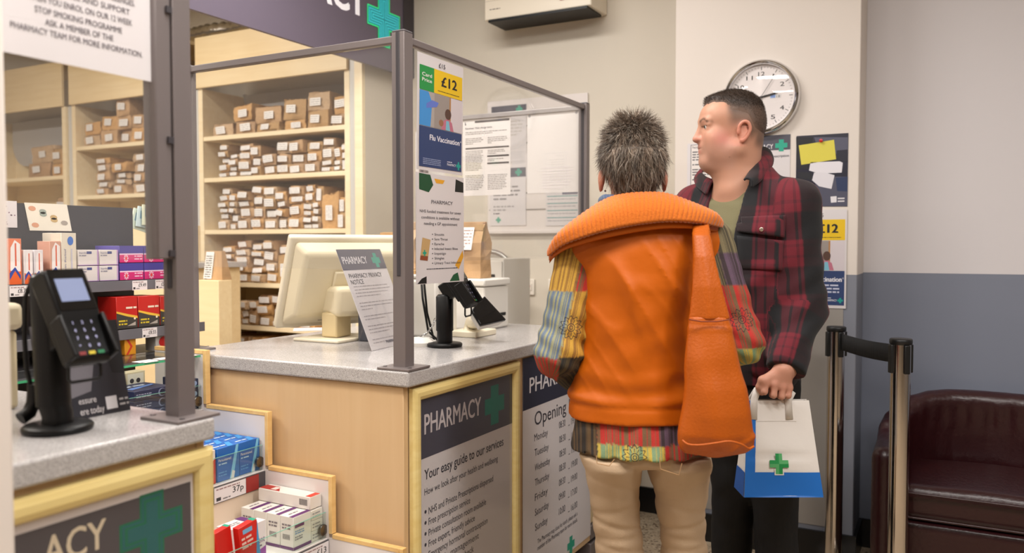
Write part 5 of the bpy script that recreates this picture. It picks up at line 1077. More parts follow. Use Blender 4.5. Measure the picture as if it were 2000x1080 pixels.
def socket(label, x0, y0, x1, y1, n):
    x, z, w, h = dims(x0, y0, x1, y1, YB); t = thing('wall_socket', label, 'socket'); one('plate', t, mat('socket_white', (228, 220, 208), .3), (x, x + w, YB - .01, YB - .001, z, z + h), bevel=.003)
    for k in range(n): q = x + w * (k + .5) / n; one('rocker', t, mat('socket_white'  , 0), (q - .009, q + .009, YB - .0135, YB - .0102, z + h * .3, z + h * .72), bevel=.001); one('mark', t, plain((180, 70, 60) if k != 1 else (90, 86, 84)), (q - .002, q + .002, YB - .0142, YB - .0137, z + h * .5, z + h * .6))
socket('white three rocker switch plate on the wall beside the stepladder', 1000, 544, 1045, 575, 3)
socket('white switch plate on the wall mostly hidden by the woman', 1072, 545, 1112, 577, 2)
# folded stepladder and drawer unit beyond the screen
alu = mat('aluminium', (160, 158, 152), .35, metal=.9); t = thing('stepladder', 'folded aluminium stepladder leaning on the wall behind the printers', 'stepladder')
la, lb = P(955, 500, Y=3.64).x, P(997, 500, Y=3.64).x - .02
def arch(y0, y1, z1, inset=0):
    b = MB(); r = .12; pts = [(la + inset, y0, .0)] + [(la + inset, y0 + (y1 - y0) * k / 5, (z1 - r) * k / 5) for k in range(1, 6)] + [(la + inset + r - r * math.cos(a), y1, z1 - r + r * math.sin(a)) for a in [PI / 2 * k / 6 for k in range(1, 7)]]
    pts += [(lb - inset - r + r * math.sin(a), y1, z1 - r + r * math.cos(a)) for a in [PI / 2 * k / 6 for k in range(0, 7)]] + [(lb - inset, y0 + (y1 - y0) * k / 5, (z1 - r) * k / 5) for k in range(4, -1, -1)]
    b.tube(pts, .013, alu, 12); return b.build('rail', t)
la = lb - .34; arch(3.5, 3.69, 1.25); arch(3.57, 3.72, 1.2, .03)
for k in range(3): one('tread', t, alu, (la + .012, lb - .012, 3.49 + k * .045, 3.58 + k * .045, .26 + k * .26, .285 + k * .26), bevel=.004)
one('latch', t, mat('red_latch', (190, 40, 30), .4), (lb - .014, lb + .014, 3.60, 3.64, .995, 1.04), bevel=.003)
t = thing('drawer_unit', 'white drawer unit with dark slot handles beyond the far pane', 'drawers'); dx0, dx1 = P(944, 505, Y=3.2).x, P(984, 505, Y=3.2).x; dz = P(960, 505, Y=3.2).z; LCX = dx1 + .03
one('body', t, white_pl, (dx0 - .12, dx1, 3.2, 3.46, 0, dz), bevel=.003)
for k in range(4): d_ = one('drawer', t, white_pl, (dx0 - .112, dx1 - .006, 3.19, 3.199, dz - .2 - k * .21, dz - .012 - k * .21), bevel=.002); one('handle', d_, plain((60, 56, 54)), (dx0 + .02, dx1 - .04, 3.186, 3.1895, dz - .09 - k * .21, dz - .07 - k * .21))
# smoking poster on the nearest screen
XN = -1.297; a = P(17, 118, X=XN); b_ = P(321, 165, X=XN); fl = Flat((XN, a.y - .02, b_.z), (0, 1, 0), (1, 0, 0)); w = b_.y - fl.o.y; t = thing('smoking_poster', 'white stop smoking programme poster on the nearest glass screen', 'poster'); h = .42
fl.o.y = max(fl.o.y, .737); w = b_.y - fl.o.y; sheet('sheet', t, fl, w, h, paper, .001, 4, 8)
for i, (s_, xa, ya, xb, yb2) in enumerate((('PHARMACY TEAM FOR MORE INFORMATION.', 20, 60, 278, 113), ('ASK A MEMBER OF THE', 88, 55, 221, 81), ('STOP SMOKING PROGRAMME', 68, 29, 238, 66), ('WHEN YOU ENROL ON OUR 12 WEEK', 50, -1, 258, 51), ('SPECIALIST ADVICE AND SUPPORT', 20, -36, 253, 30), ('WE KNOW QUITTING HAS ITS CHALLENGES.', 20, -60, 263, 13))):
    u0, v0 = fl.px(xa, ya); u1, v1 = fl.px(xb, yb2); u0 = max(u0, .002); fl.text(s_, u0, v1, u1 - u0, .0105, (92, 84, 90), .012)
fl.build('lettering', t)
# ---------------------------------------------------------------- people
def root_at(px, D):
    p = P(px, 480, D=D); return Vector((p.x, p.y, 0))
class Body:
    """a person's own frame: x to the right across the view, y away, z up; q() reads a measured point at a known distance"""
    def __init__(s, px, D, label):
        s.D = D; s.t = thing('person', label, 'person', root_at(px, D), PSI); s.inv = (Matrix.Translation(s.t.location) @ Matrix.Rotation(PSI, 4, 'Z')).inverted()
    def q(s, x, y, dy=0.0): return s.inv @ P(x, y, D=s.D + dy)
def attr_vec(o, name, A):
    a = o.data.attributes.new(name, 'FLOAT_VECTOR', 'POINT'); B = np.zeros((len(A), 3), np.float32); B[:, :A.shape[1]] = A; a.data.foreach_set('vector', B.ravel())
def attr_col(o, name, A):
    a = o.data.color_attributes.new(name, 'FLOAT_COLOR', 'POINT'); B = np.ones((len(A), 4), np.float32); B[:, :3] = A; a.data.foreach_set('color', B.ravel())
def verts(o): v = np.zeros(len(o.data.vertices) * 3, np.float32); o.data.vertices.foreach_get('co', v); return v.reshape(-1, 3)
def limb_uv(V, pts, r):
    """distance to a bent limb, length along it and turn around it"""
    best = np.full(len(V), 9.0); al = np.zeros(len(V)); an = np.zeros(len(V)); acc = 0
    for a, b in zip(pts[:-1], pts[1:]):
        a, b = np.array(a), np.array(b); d = b - a; L = np.linalg.norm(d); d = d / L; q = V - a; t = np.clip(q @ d, 0, L); w = q - t[:, None] * d; e = np.linalg.norm(w, axis=1)
        s1 = np.cross(d, [0, 1, 0]); s1 /= np.linalg.norm(s1); s2 = np.cross(d, s1); m = e < best; best[m] = e[m]; al[m] = (acc + t)[m]; an[m] = np.arctan2(w @ s2, w @ s1)[m] * r; acc += L
    return best, al, an
def sstep(a, b, x): t = np.clip((x - a) / (b - a), 0, 1); return t * t * (3 - 2 * t)
L3 = lambda c: np.array(lin(c)[:3], dtype=np.float32)
skin_m = mat('skin', (200, 150, 126), .5, attr='Col', bump=.12, scale=500, sub=.12, spec=.4)
def nz(V, f, seed=0):
    p = V * f + seed; return np.sin(p[:, 0] + 1.7 * np.sin(p[:, 1] * .9 + p[:, 2])) * np.sin(p[:, 1] * 1.1 + 1.3 * np.sin(p[:, 2] * 1.2)) * np.sin(p[:, 2] * .95 + 1.1 * np.sin(p[:, 0]))
def strands(name, parent, roots, dirs, lens, grav, col, m, rad=.0009, seg=4, curl=0, seed=0):
    r = np.random.default_rng(seed); n = len(roots); p = roots.copy(); d = dirs / np.linalg.norm(dirs, axis=1)[:, None]; P_ = [p]; rr = [np.ones(n)]
    for k in range(seg):
        d = d + grav * (lens / seg)[:, None] * 22 + r.normal(0, curl, (n, 3)); d /= np.linalg.norm(d, axis=1)[:, None]; p = p + d * (lens / seg)[:, None]; P_.append(p); rr.append(np.full(n, 1 - .85 * (k + 1) / seg))
    s1 = np.cross(d, r.normal(0, 1, (n, 3))); s1 /= np.linalg.norm(s1, axis=1)[:, None] + 1e-9; s2 = np.cross(d, s1); V = []; 
    for p, q in zip(P_, rr):
        for k in range(3): a = 2 * PI * k / 3; V.append(p + (s1 * math.cos(a) + s2 * math.sin(a)) * (rad * q)[:, None])
    V = np.stack(V, 1).reshape(-1, 3); w = 3 * (seg + 1); base = np.arange(n)[:, None] * w; F = []
    for k in range(seg):
        for j in range(3): F.append(base + np.array([k * 3 + j, k * 3 + (j + 1) % 3, k * 3 + 3 + (j + 1) % 3, k * 3 + 3 + j]))
    F = np.stack(F, 1).reshape(-1, 4); C = np.repeat(col, w, 0); return skin(name, (V, F), m, parent, col=lambda v: C)
hair_m = mat('hair', (80, 66, 56), .45, attr='Col', spec=.35)

# ================================================================ the woman
W = Body(1240, 2.15, 'person seen from behind in an orange sleeveless vest, patchwork shirt and cream trousers'); wt = W.t
zw = lambda y: W.q(1240, y).z
def wr(rows): return [(zw(y), W.q((a + b) / 2, y).x, cy, (b - a) / 2 / 1600 * W.D, ry) for y, a, b, cy, ry in rows]
hc = W.q(1235, 300)                                     # middle of the skull
LS, LE, LW = W.q(1136, 476, .02), W.q(1088, 690, -.02), W.q(1128, 742, .2)
RS, RE, RW = W.q(1385, 470, .02), W.q(1446, 668, -.02), W.q(1400, 700, .2)
LS, LE, LW, RS, RE, RW = [np.array(p) for p in (LS, LE, LW, RS, RE, RW)]
hip_l, hip_r = np.array(W.q(1198, 900)), np.array(W.q(1325, 900)); kn_l, kn_r = np.array(W.q(1212, 1085, .0)), np.array(W.q(1338, 1085, .0))
an_l, an_r = np.array([kn_l[0] + .0, .03, .085]), np.array([kn_r[0] - .005, .02, .085])
torso = wr([(455, 1150, 1362, .0, .085), (500, 1135, 1372, .0, .1), (560, 1146, 1352, -.005, .108), (650, 1142, 1348, -.005, .1), (720, 1130, 1358, .0, .108), (800, 1125, 1376, .0, .122), (880, 1130, 1384, -.004, .135)])
def hand(S_, w, e, side, k=.008):
    """relaxed half-closed hand at wrist w for a forearm coming from e"""
    d = w - e; d = d / np.linalg.norm(d); s1 = np.cross(d, [0, 0, 1.]); s1 = s1 / np.linalg.norm(s1) * side; dn = np.cross(d, s1) * side; dn = dn if dn[2] < 0 else -dn
    pw = w + d * .02; 
    for i in range(4):
        o = (i - 1.5) * .0195; kn = w + d * (.088 - .006 * abs(i - 1.2)) + s1 * o; S_.cone(pw + s1 * o * .6, kn, .015, .0105, .014)
        l = [.036, .041, .038, .03][i]; a = kn + d * l * .8 + dn * l * .55; b = a + d * .006 + dn * l * .75; c = b - d * l * .45 + dn * l * .3
        S_.chain([kn, a, b, c], [.0098, .0092, .0085, .0072], .004)
    t0 = w + d * .03 + s1 * -.026; t1 = t0 + d * .035 + s1 * -.014 + dn * .02; t2 = t1 + d * .028 + dn * .014; S_.chain([w + d * .01, t0, t1, t2], [.016, .0135, .0105, .0085], .008)
bd = Solid()
bd.ell(hc, (.073, .09, .092), .02); bd.ell(hc + Vector((0, .055, -.05)), (.058, .06, .075), .03)
bd.ell(hc + Vector((0, .1, -.06)), (.03, .03, .035), .02); bd.cone(hc + Vector((0, .098, -.005)), hc + Vector((0, .122, -.035)), .009, .013, .012)       # jaw, nose
for s in (-1, 1): bd.ell(hc + Vector((s * .034, .11, .005)), (.014, .012, .009), .006, op='s'); bd.ell(hc + Vector((s * .036, .092, -.03)), (.024, .022, .022), .02)
bd.ell(hc + Vector((0, .112, -.068)), (.022, .01, .008), .008)
for s, ex in ((-1, 1174), (1, 1298)):
    e = W.q(ex, 350, .01); bd.ell(e, (.008, .018, .026), .008); bd.ell(e + Vector((0, .006, -.026)), (.005, .007, .008), .006)
bd.cone(hc + Vector((0, -.01, -.06)), (0, .0, zw(420)), .056, .06, .03)
bd.rings([(z, x, cy, rx * .9, ry * .9) for z, x, cy, rx, ry in torso], .05)
for S_, E_, W_, s in ((LS, LE, LW, -1), (RS, RE, RW, 1)): bd.cone(S_, E_, .05, .04, .04); bd.cone(E_, W_, .039, .026, .02); hand(bd, W_, E_, s)
for a, b, c in ((hip_l, kn_l, an_l), (hip_r, kn_r, an_r)): bd.chain([a + [0, .01, 0], b + [0, .018, 0], c + [0, .01, 0]], [.05, .032, .028], .008); bd.cone(c - [0, .02, .03], c + [0, .13, -.05], .036, .028, .02)
def wcol(V):
    C = np.tile(L3((190, 138, 114)), (len(V), 1)); q = V - np.array(hc); e = np.exp(-((np.abs(q[:, 0]) - .085) / .012) ** 2) * (np.abs(q[:, 2] + .06) < .05); C = C * (1 - .12 * e[:, None] * np.array([.1, 1, 1])); l = np.exp(-(((q[:, 0]) / .02) ** 2 + ((q[:, 2] + .068) / .008) ** 2)) * (q[:, 1] > .08); return C * (1 - l[:, None] * np.array([.2, .5, .45]))
hz_ = ((hc.x - .13, hc.x + .13, .004),); skin('body', bd.mesh(.008, hz_, ((-.14, .16, .0045),), ((hc.z - .15, hc.z + .13, .0045),)), skin_m, wt, col=wcol)
# hair
cap = Solid(); cap.ell(hc + Vector((0, -.008, -.004)), (.07, .095, .093), .01); cap.rings(wr([(300, 1186, 1286, -.04, .066), (345, 1194, 1280, -.045, .052), (372, 1207, 1266, -.05, .042), (392, 1218, 1254, -.055, .03)]), .03); cap.cut((0, 1, -.55), hc.y + .045 - .55 * hc.z)
hair = skin('hair', cap.mesh(.006), mat('hair_roots', (84, 72, 62), .6), wt)
rg = np.random.default_rng(5); V = verts(hair); idx = np.concatenate([rg.integers(0, len(V), 13000), rg.choice(np.nonzero((V[:, 2] > hc.z - .04) & (V[:, 2] < hc.z + .085))[0], 4500)]); R0 = V[idx]; c0 = np.array(hc); N = R0 - (c0 + [0, .0, -.03]); N /= np.linalg.norm(N, axis=1)[:, None]
h = (R0[:, 2] - c0[2]); top = sstep(.02, .1, h); top[13000:] = .12; low = sstep(.03, -.05, h)
crown = c0 + np.array([.005, -.03, .1]); out = R0 - crown; out[:, 2] *= .3; out /= np.linalg.norm(out, axis=1)[:, None] + 1e-6
tn = -N * (N @ np.array([0, 0, -1.]))[:, None] + np.array([0, 0, -1.]); D_ = tn * (1.1 - .75 * top)[:, None] + out * (.5 * top)[:, None] + N * (.03 + .5 * top - .03 * low)[:, None] + np.array([0, 0, .3]) * top[:, None] + np.stack([-(R0[:, 0] - c0[0]) * 4 * low, 0 * low, 0 * low], 1) + rg.normal(0, .09, (len(R0), 3))
cl = np.sin(R0[:, 0] * 210 + 2.5 * np.sin(R0[:, 2] * 60 + R0[:, 0] * 25)); D_ += np.stack([cl * .2, -.1 * np.abs(cl), cl * .1 * top], 1)
ln = (.03 + .002 * top + .016 * low) * rg.uniform(.6, 1.35, len(R0)); ln *= np.where((low > .8) & (R0[:, 2] < zw(385)), .5, 1)
pal = np.array([L3(c) for c in ((96, 79, 66), (124, 105, 90), (158, 140, 122), (204, 190, 174), (112, 93, 78), (74, 61, 53), (146, 126, 108))]); C = pal[rg.integers(0, 7, len(R0))] * rg.uniform(.8, 1.15, (len(R0), 1)); C = C * (.8 + .28 * cl * (np.abs(cl) > .3))[:, None]
strands('hair_strands', hair, R0, D_, ln, np.array([0, 0, -.22]), C, hair_m, .0009, 5, .15, 3)
# shirt
sh = Solid(); sh.rings([(z, x, cy, rx + .001 + .017 * (z < zw(830)), ry + .004 + .018 * (z < zw(830))) for z, x, cy, rx, ry in torso] + [(zw(900), W.q(1257, 900).x, -.004, .188, .156)], .03); k_ = 1.0
lw_end = LE + (LW - LE) * .85; rw_end = RE + (RW - RE) * .85
for S_, E_, e in ((LS, LE, lw_end), (RS, RE, rw_end)): sh.cone(S_ * .999, E_, .062, .054, .03); sh.cone(E_, e, .056, .046, .03)
hem_z = zw(876)
def shirt_fold(p, d):
    a = np.minimum(np.linalg.norm(p - LE, axis=1), np.linalg.norm(p - RE, axis=1)); w = np.exp(-(a / .1) ** 2)
    return d + .004 * w * np.sin(p[:, 2] * 120 + p[:, 0] * 60) + .0022 * np.sin(p[:, 0] * 95 + 2 * np.sin(p[:, 2] * 20)) * (p[:, 2] < zw(800)) + .0025 * nz(p, 34)
sh.post = shirt_fold; sh.cut((0, 0, -1), -hem_z)
pm = bpy.data.materials.new('patchwork_cotton'); pm.use_nodes = True; nt = pm.node_tree; bs = nt.nodes['Principled BSDF']; bs.inputs['Roughness'].default_value = .85; Ln = nt.links.new
def AT(n, color=True):
    a = nt.nodes.new('ShaderNodeAttribute'); a.attribute_name = n; return a
at, ca, cb_ = AT('Cloth'), AT('A'), AT('B'); sx_ = nt.nodes.new('ShaderNodeSeparateXYZ'); Ln(at.outputs['Vector'], sx_.inputs[0])
def mth(op, a, b=None, c=None):
    n = nt.nodes.new('ShaderNodeMath'); n.operation = op
    for i, v in enumerate((a, b, c)):
        if v is None: continue
        if isinstance(v, (int, float)): n.inputs[i].default_value = v
        else: Ln(v, n.inputs[i])
    return n.outputs[0]
no = nt.nodes.new('ShaderNodeTexNoise'); no.noise_dimensions = '1D'; no.inputs['Scale'].default_value = 90; no.inputs['Detail'].default_value = 3; Ln(sx_.outputs['X'], no.inputs['W'])
fac = nt.nodes.new('ShaderNodeMapRange'); fac.inputs['From Min'].default_value = .46; fac.inputs['From Max'].default_value = .54; Ln(no.outputs['Fac'], fac.inputs['Value'])
mx = nt.nodes.new('ShaderNodeMix'); mx.data_type = 'RGBA'; Ln(fac.outputs[0], mx.inputs['Factor']); Ln(ca.outputs['Color'], mx.inputs['A']); Ln(cb_.outputs['Color'], mx.inputs['B'])
n2 = nt.nodes.new('ShaderNodeTexNoise'); n2.inputs['Scale'].default_value = 260; hs = nt.nodes.new('ShaderNodeHueSaturation'); mr = nt.nodes.new('ShaderNodeMapRange'); mr.inputs['To Min'].default_value = .65; mr.inputs['To Max'].default_value = 1.25; Ln(n2.outputs['Fac'], mr.inputs['Value']); Ln(mr.outputs[0], hs.inputs['Value']); Ln(mx.outputs['Result'], hs.inputs['Color'])
so = AT('Motif'); sm_ = nt.nodes.new('ShaderNodeSeparateXYZ'); Ln(so.outputs['Vector'], sm_.inputs[0])       # printed sunbursts: position from the motif's middle
rr_ = mth('SQRT', mth('ADD', mth('MULTIPLY', sm_.outputs['X'], sm_.outputs['X']), mth('MULTIPLY', sm_.outputs['Y'], sm_.outputs['Y']))); th_ = mth('ARCTAN2', sm_.outputs['Y'], sm_.outputs['X'])
pet = mth('ABSOLUTE', mth('SUBTRACT', rr_, mth('MULTIPLY_ADD', mth('COSINE', mth('MULTIPLY', th_, 12)), .0035, .026))); l1 = mth('LESS_THAN', pet, .0015)
l2 = mth('LESS_THAN', mth('ABSOLUTE', mth('SUBTRACT', rr_, .0095)), .0012); l3 = mth('LESS_THAN', mth('ABSOLUTE', mth('SUBTRACT', rr_, .0045)), .001)
l4 = mth('MULTIPLY', mth('GREATER_THAN', mth('COSINE', mth('MULTIPLY', th_, 12)), .82), mth('MULTIPLY', mth('GREATER_THAN', rr_, .012), mth('LESS_THAN', rr_, .021)))
li = mth('MINIMUM', mth('ADD', mth('ADD', l1, l2), mth('ADD', l3, l4)), 1); mo = nt.nodes.new('ShaderNodeMix'); mo.data_type = 'RGBA'; mo.inputs['B'].default_value = lin((44, 36, 40)); Ln(mth('MULTIPLY', li, .85), mo.inputs['Factor']); Ln(hs.outputs[0], mo.inputs['A']); Ln(mo.outputs['Result'], bs.inputs['Base Color'])
shirt = skin('shirt', sh.mesh(.0055, lo=(-9, -9, hem_z - .02)), pm, wt)
V = verts(shirt).astype(float); dl, al, ul = limb_uv(V, [LS, LE, lw_end], .056); dr, ar, ur = limb_uv(V, [RS, RE, rw_end], .056)
isl = (dl < .085) & (V[:, 0] < LS[0] + .03) & (V[:, 2] > hem_z + .02); isr = (dr < .085) & (V[:, 0] > RS[0] - .03) & (V[:, 2] > hem_z + .02)
UV = np.stack([V[:, 0] * 1.0, V[:, 2]], 1); UV[isl] = np.stack([ul, al], 1)[isl]; UV[isr] = np.stack([ur + 3, ar], 1)[isr]
A = np.zeros((len(V), 3), np.float32); B = A.copy(); Cc = lambda c: L3(c)
mus, blu, red_, olv, grn, brn, pur_ = [(Cc(a), Cc(b)) for a, b in (((200, 156, 60), (150, 108, 48)), ((92, 108, 132), (150, 148, 112)), ((180, 44, 36), (116, 86, 58)), ((72, 62, 40), (34, 32, 30)), ((120, 146, 110), (190, 164, 70)), ((96, 74, 48), (44, 38, 34)), ((96, 74, 92), (60, 46, 50)))]
olg = (Cc((124, 112, 82)), Cc((72, 64, 48)))
def setp(m, c): A[m] = c[0]; B[m] = c[1]
inner = V[:, 0]
z = V[:, 2]
# torso hem: two rows of patches
row = z > zw(848); xs = [W.q(v, 860).x for v in (1160, 1240, 1272, 1330)]
setp(np.ones(len(V), bool), brn); setp(row & (inner > xs[0]) & (inner < xs[2]), red_); setp(row & (inner > xs[2]), pur_); setp(~row & (inner > xs[0]) & (inner <= xs[2] + .01), grn); setp(~row & (inner > xs[2] + .01), red_); setp(inner < xs[0], brn)
def sl(m, cx_, rows):
    for y0, y1, left, right in rows:
        k = m & (z < zw(y0)) & (z >= zw(y1)); setp(k & (inner < cx_(z)), left); setp(k & (inner >= cx_(z)), right)
sl(isl, lambda z: np.interp(z, [LE[2], LS[2]], [LE[0] + .004, LS[0] + .004]), [(300, 566, mus, red_), (566, 692, blu, mus), (692, 900, red_, olv)])
sl(isr, lambda z: np.interp(z, [RE[2], RS[2]], [RE[0] - .01, RS[0] - .0]), [(300, 492, red_, olg), (492, 556, olg, pur_), (556, 672, red_, red_), (672, 900, grn, grn)])
attr_vec(shirt, 'Cloth', UV); attr_col(shirt, 'A', A); attr_col(shirt, 'B', B)
MO = np.full((len(V), 2), 9.0)
for px, py, m in ((1112, 635, isl), (1436, 620, isr), (1225, 868, ~isl & ~isr)):
    c = W.q(px, py); k = m & (V[:, 1] < .05); MO[k] = np.stack([V[k, 0] - c.x, V[k, 2] - c.z], 1)
attr_vec(shirt, 'Motif', MO)
# shirt collar showing above the vest
sc_ = Solid()
for i in range(9):
    a0, a1 = PI + PI * i / 9 - .1, PI + PI * (i + 1) / 9 + .02; c = W.q(1243, 398); f = lambda a: np.array((c.x + .087 * math.cos(a), .005 + .075 * math.sin(a), c.z - .004 + .012 * abs(math.cos(a)))); sc_.cone(f(a0), f(a1), .014, .014, .01)
nk = skin('shirt_collar', sc_.mesh(.005), pm, shirt); V = verts(nk); Aq = np.tile(blu[0], (len(V), 1)); Bq = np.tile(L3((70, 84, 120)), (len(V), 1)); m = V[:, 0] < -.015; Aq[m & (V[:, 0] > -.06)] = mus[0]; attr_col(nk, 'A', Aq); attr_col(nk, 'B', Bq); attr_vec(nk, 'Cloth', V[:, [0, 2]]); attr_vec(nk, 'Motif', np.full((len(V), 2), 9.0))
# vest
vr = wr([(430, 1150, 1372, .0, .1), (470, 1118, 1388, .0, .122), (520, 1128, 1378, -.002, .134), (560, 1136, 1362, -.004, .138), (620, 1138, 1352, -.004, .132), (680, 1130, 1352, -.004, .128), (730, 1120, 1360, .0, .13), (770, 1114, 1372, .0, .136), (800, 1112, 1378, .0, .141), (815, 1112, 1380, .0, .143), (830, 1112, 1380, .0, .143)])
ve = Solid(); ve.rings(vr, .01); vz = zw(808)
for s, S_ in ((-1, LS), (1, RS)): ve.cone(S_ + [s * -.03, 0, .0], S_ + [s * .0, .0, -.02], .07, .06, .05)
def vfold(p, d):
    z = p[:, 2]; x = p[:, 0]; back = p[:, 1] < .05
    # long soft drag lines falling from the right shoulder blade to the left hip, and gathers at the waist
    t = (x * .72 + z * .7); f = (.009 * np.abs(np.sin(t * 24 + .8 * np.sin(x * 14))) ** .75 - .005) * sstep(zw(760), zw(640), z) * sstep(zw(470), zw(540), z)
    g = .0035 * np.sin(z * 70 + 1.4 * np.sin(x * 17 + 2)) * sstep(zw(700), zw(745), z) * sstep(zw(795), zw(770), z)
    g2 = .006 * np.exp(-((x + .02 + (z - zw(600)) * .32) / .014) ** 2) * sstep(zw(700), zw(600), z) * sstep(zw(480), zw(560), z) * back
    hem = .0045 * np.exp(-((z - zw(783)) / .0035) ** 2) - .003 * np.exp(-((z - zw(768)) / .012) ** 2)
    cr = .0012 * (1 - np.abs(np.sin(t * 37 + 2.5 * np.sin(x * 21 + z * 9)))) ** 3 * 2 * back * sstep(zw(800), zw(730), z); return d + f * back + g + hem - g2 - cr + .0025 * nz(p, 24, 3)
ve.post = vfold; ve.cut((0, 0, -1), -zw(814))
for s, S_, E_ in ((-1, LS, LE), (1, RS, RE)):                                   # armholes
    d = (E_ - S_) / np.linalg.norm(E_ - S_); ve.cone(S_ + [s * .05, 0, .0], S_ + d * .1 + [s * .055, 0, 0], .052, .05, .02, op='s')
orange = mat('orange_nylon', (188, 90, 5), .5, bump=.3, scale=26, spec=.28); vest = skin('vest', ve.mesh(.006), orange, wt)
# broad ribbed collar
Rp = [(1074, 490), (1098, 458), (1138, 426), (1180, 399), (1215, 388), (1260, 384), (1302, 387), (1345, 402), (1380, 417), (1406, 434)]; Ep = [(1072, 500), (1100, 478), (1142, 462), (1184, 450), (1222, 442), (1260, 436), (1300, 432), (1345, 433), (1380, 438), (1408, 444)]
ry_ = [.0, -.035, -.06, -.075, -.085, -.09, -.085, -.075, -.05, -.01]; ey_ = [-.02, -.075, -.115, -.135, -.144, -.147, -.145, -.138, -.11, -.04]
RC = np.array([W.q(*p, dy) for p, dy in zip(Rp, ry_)]); EC = np.array([W.q(*p, dy) for p, dy in zip(Ep, ey_)])
def spl(Cv, s):
    x = s * (len(Cv) - 1); i = int(min(x, len(Cv) - 2)); t = x - i; p0, p1, p2, p3 = Cv[max(i - 1, 0)], Cv[i], Cv[i + 1], Cv[min(i + 2, len(Cv) - 1)]
    return .5 * ((2 * p1) + (-p0 + p2) * t + (2 * p0 - 5 * p1 + 4 * p2 - p3) * t * t + (-p0 + 3 * p1 - 3 * p2 + p3) * t ** 3)
def collar_pt(s, v, off=0, rib=1):
    r_, e_ = spl(RC, s), spl(EC, s); ax = np.array([0, .05 if .1 < s < .9 else .02, -.03])
    if v < .22: k = v / .22; p = (r_ + ax) * (1 - k) + r_ * k; b = .012 * math.sin(PI * k * .5)
    else: k = (v - .22) / .78; p = r_ * (1 - k) + e_ * k; b = .012 + .016 * math.sin(PI * k) - .012 * k
    nrm = np.array([(s - .5) * .5, -.85, .5]); nrm /= np.linalg.norm(nrm); w = min(1, min(s, 1 - s) * 14); dr = 1 if v > .12 else 0
    ph = (s * 46) % 1 - .5; rb = (.002 * math.cos(ph * PI) - .011 * math.exp(-((abs(ph) - .5) / .17) ** 2)) * w * dr * rib * (1 - max(0, v - .8) / .2 * .85)
    return tuple(p + nrm * (b * (.35 + .65 * w) + rb + off))
cm = MB(); cm.grid(lambda u, v: collar_pt(u, v), 552, 18, mat('orange_rib_knit', (202, 104, 10), .85, bump=.5, scale=240, sheen=.4)); cm.build('ribbed_collar', vest, solid=.011)
def lin_pt(u, v):
    r_, e_ = np.array(collar_pt(u, .55, -.014, 0)), np.array(collar_pt(u, 1, -.012, 0)); d = e_ - r_; return tuple(r_ + d * v * 1.16 + np.array([0, .004, -.004 * v]))
cm = MB(); cm.grid(lin_pt, 80, 5, orange); cm.build('collar_facing', vest, solid=.006)
# trousers
tr = Solid(); tr.rings(wr([(800, 1150, 1352, .0, .1), (850, 1142, 1370, .0, .12), (876, 1134, 1380, -.004, .134), (890, 1140, 1378, -.006, .128), (900, 1170, 1344, -.006, .1)]), .02)
LL = wr([(884, 1131, 1254, -.024, .112), (900, 1136, 1254, -.026, .115), (925, 1144, 1252, -.018, .1), (960, 1151, 1250, -.008, .085), (1000, 1156, 1251, -.004, .075), (1035, 1160, 1256, .0, .071), (1085, 1166, 1262, .004, .066)]); RL = wr([(884, 1259, 1385, -.024, .112), (900, 1261, 1387, -.026, .115), (925, 1266, 1386, -.018, .1), (960, 1279, 1384, -.008, .086), (1000, 1286, 1382, -.004, .077), (1035, 1291, 1382, 0, .072), (1085, 1296, 1386, .004, .066)])
def low(L, a): z, x, cy, rx, ry = L[-1]; return L + [(.3, a[0] * .6 + x * .4, .02, .058, .06), (.1, a[0], .03, .052, .056)]
tr.rings(low(LL, an_l), .012).rings(low(RL, an_r), .006)
def tfold(p, d):
    z = p[:, 2]; f = 0
    for y, a, sl_ in ((1022, .008, .18), (1046, .005, -.1), (1068, .006, .15), (985, .004, -.25), (938, .004, .3)): f = f + .55 * a * np.exp(-((z - zw(y) - sl_ * (np.abs(p[:, 0] - .04) - .08)) / .0075) ** 2) * (p[:, 1] < .06)
    return d + f + .0007 * np.sin(z * 90 + 2.2 * np.sin(p[:, 0] * 30)) * sstep(zw(900), zw(1000), z) + .002 * nz(p, 28, 1)
tr.post = tfold; trs = skin('trousers', tr.mesh(.006), mat('cream_cotton', (186, 160, 131), .8, bump=.15, scale=300), wt)
b = MB(); 
for pts in ([(1288, 893), (1290, 916), (1326, 928), (1332, 905)], [(1165, 890), (1166, 905), (1190, 910), (1200, 897)]):
    b.tube([Vector(W.q(x, y, -.155)) for x, y in pts], .0012, mat('seam_thread', (176, 140, 100), .8), 6)
b.build('pocket_seam', trs)
so_ = Solid()
for a in (an_l, an_r): so_.cone(a + [0, -.03, -.035], a + [0, .15, -.05], .045, .036, .02); so_.ell(a + [0, .0, -.01], (.05, .06, .05), .03)
so_.cut((0, 0, -1), 0); skin('shoes', so_.mesh(.008), mat('brown_leather', (70, 50, 40), .5), wt)
b = MB(); e = W.q(1182, 373, -.0); b.lathe([(.0001, -.0035), (.0035, 0), (.0001, .0035)], mat('silver', (220, 218, 214), .15, metal=1), e, 12); c = W.q(1183, 388, .0); b.tube([c + Vector((.0, .008 * math.cos(k * PI / 8), .012 * math.sin(k * PI / 8))) for k in range(16)], .0008, mat('silver'  , 0), 6, closed=True); b.build('earring', wt)
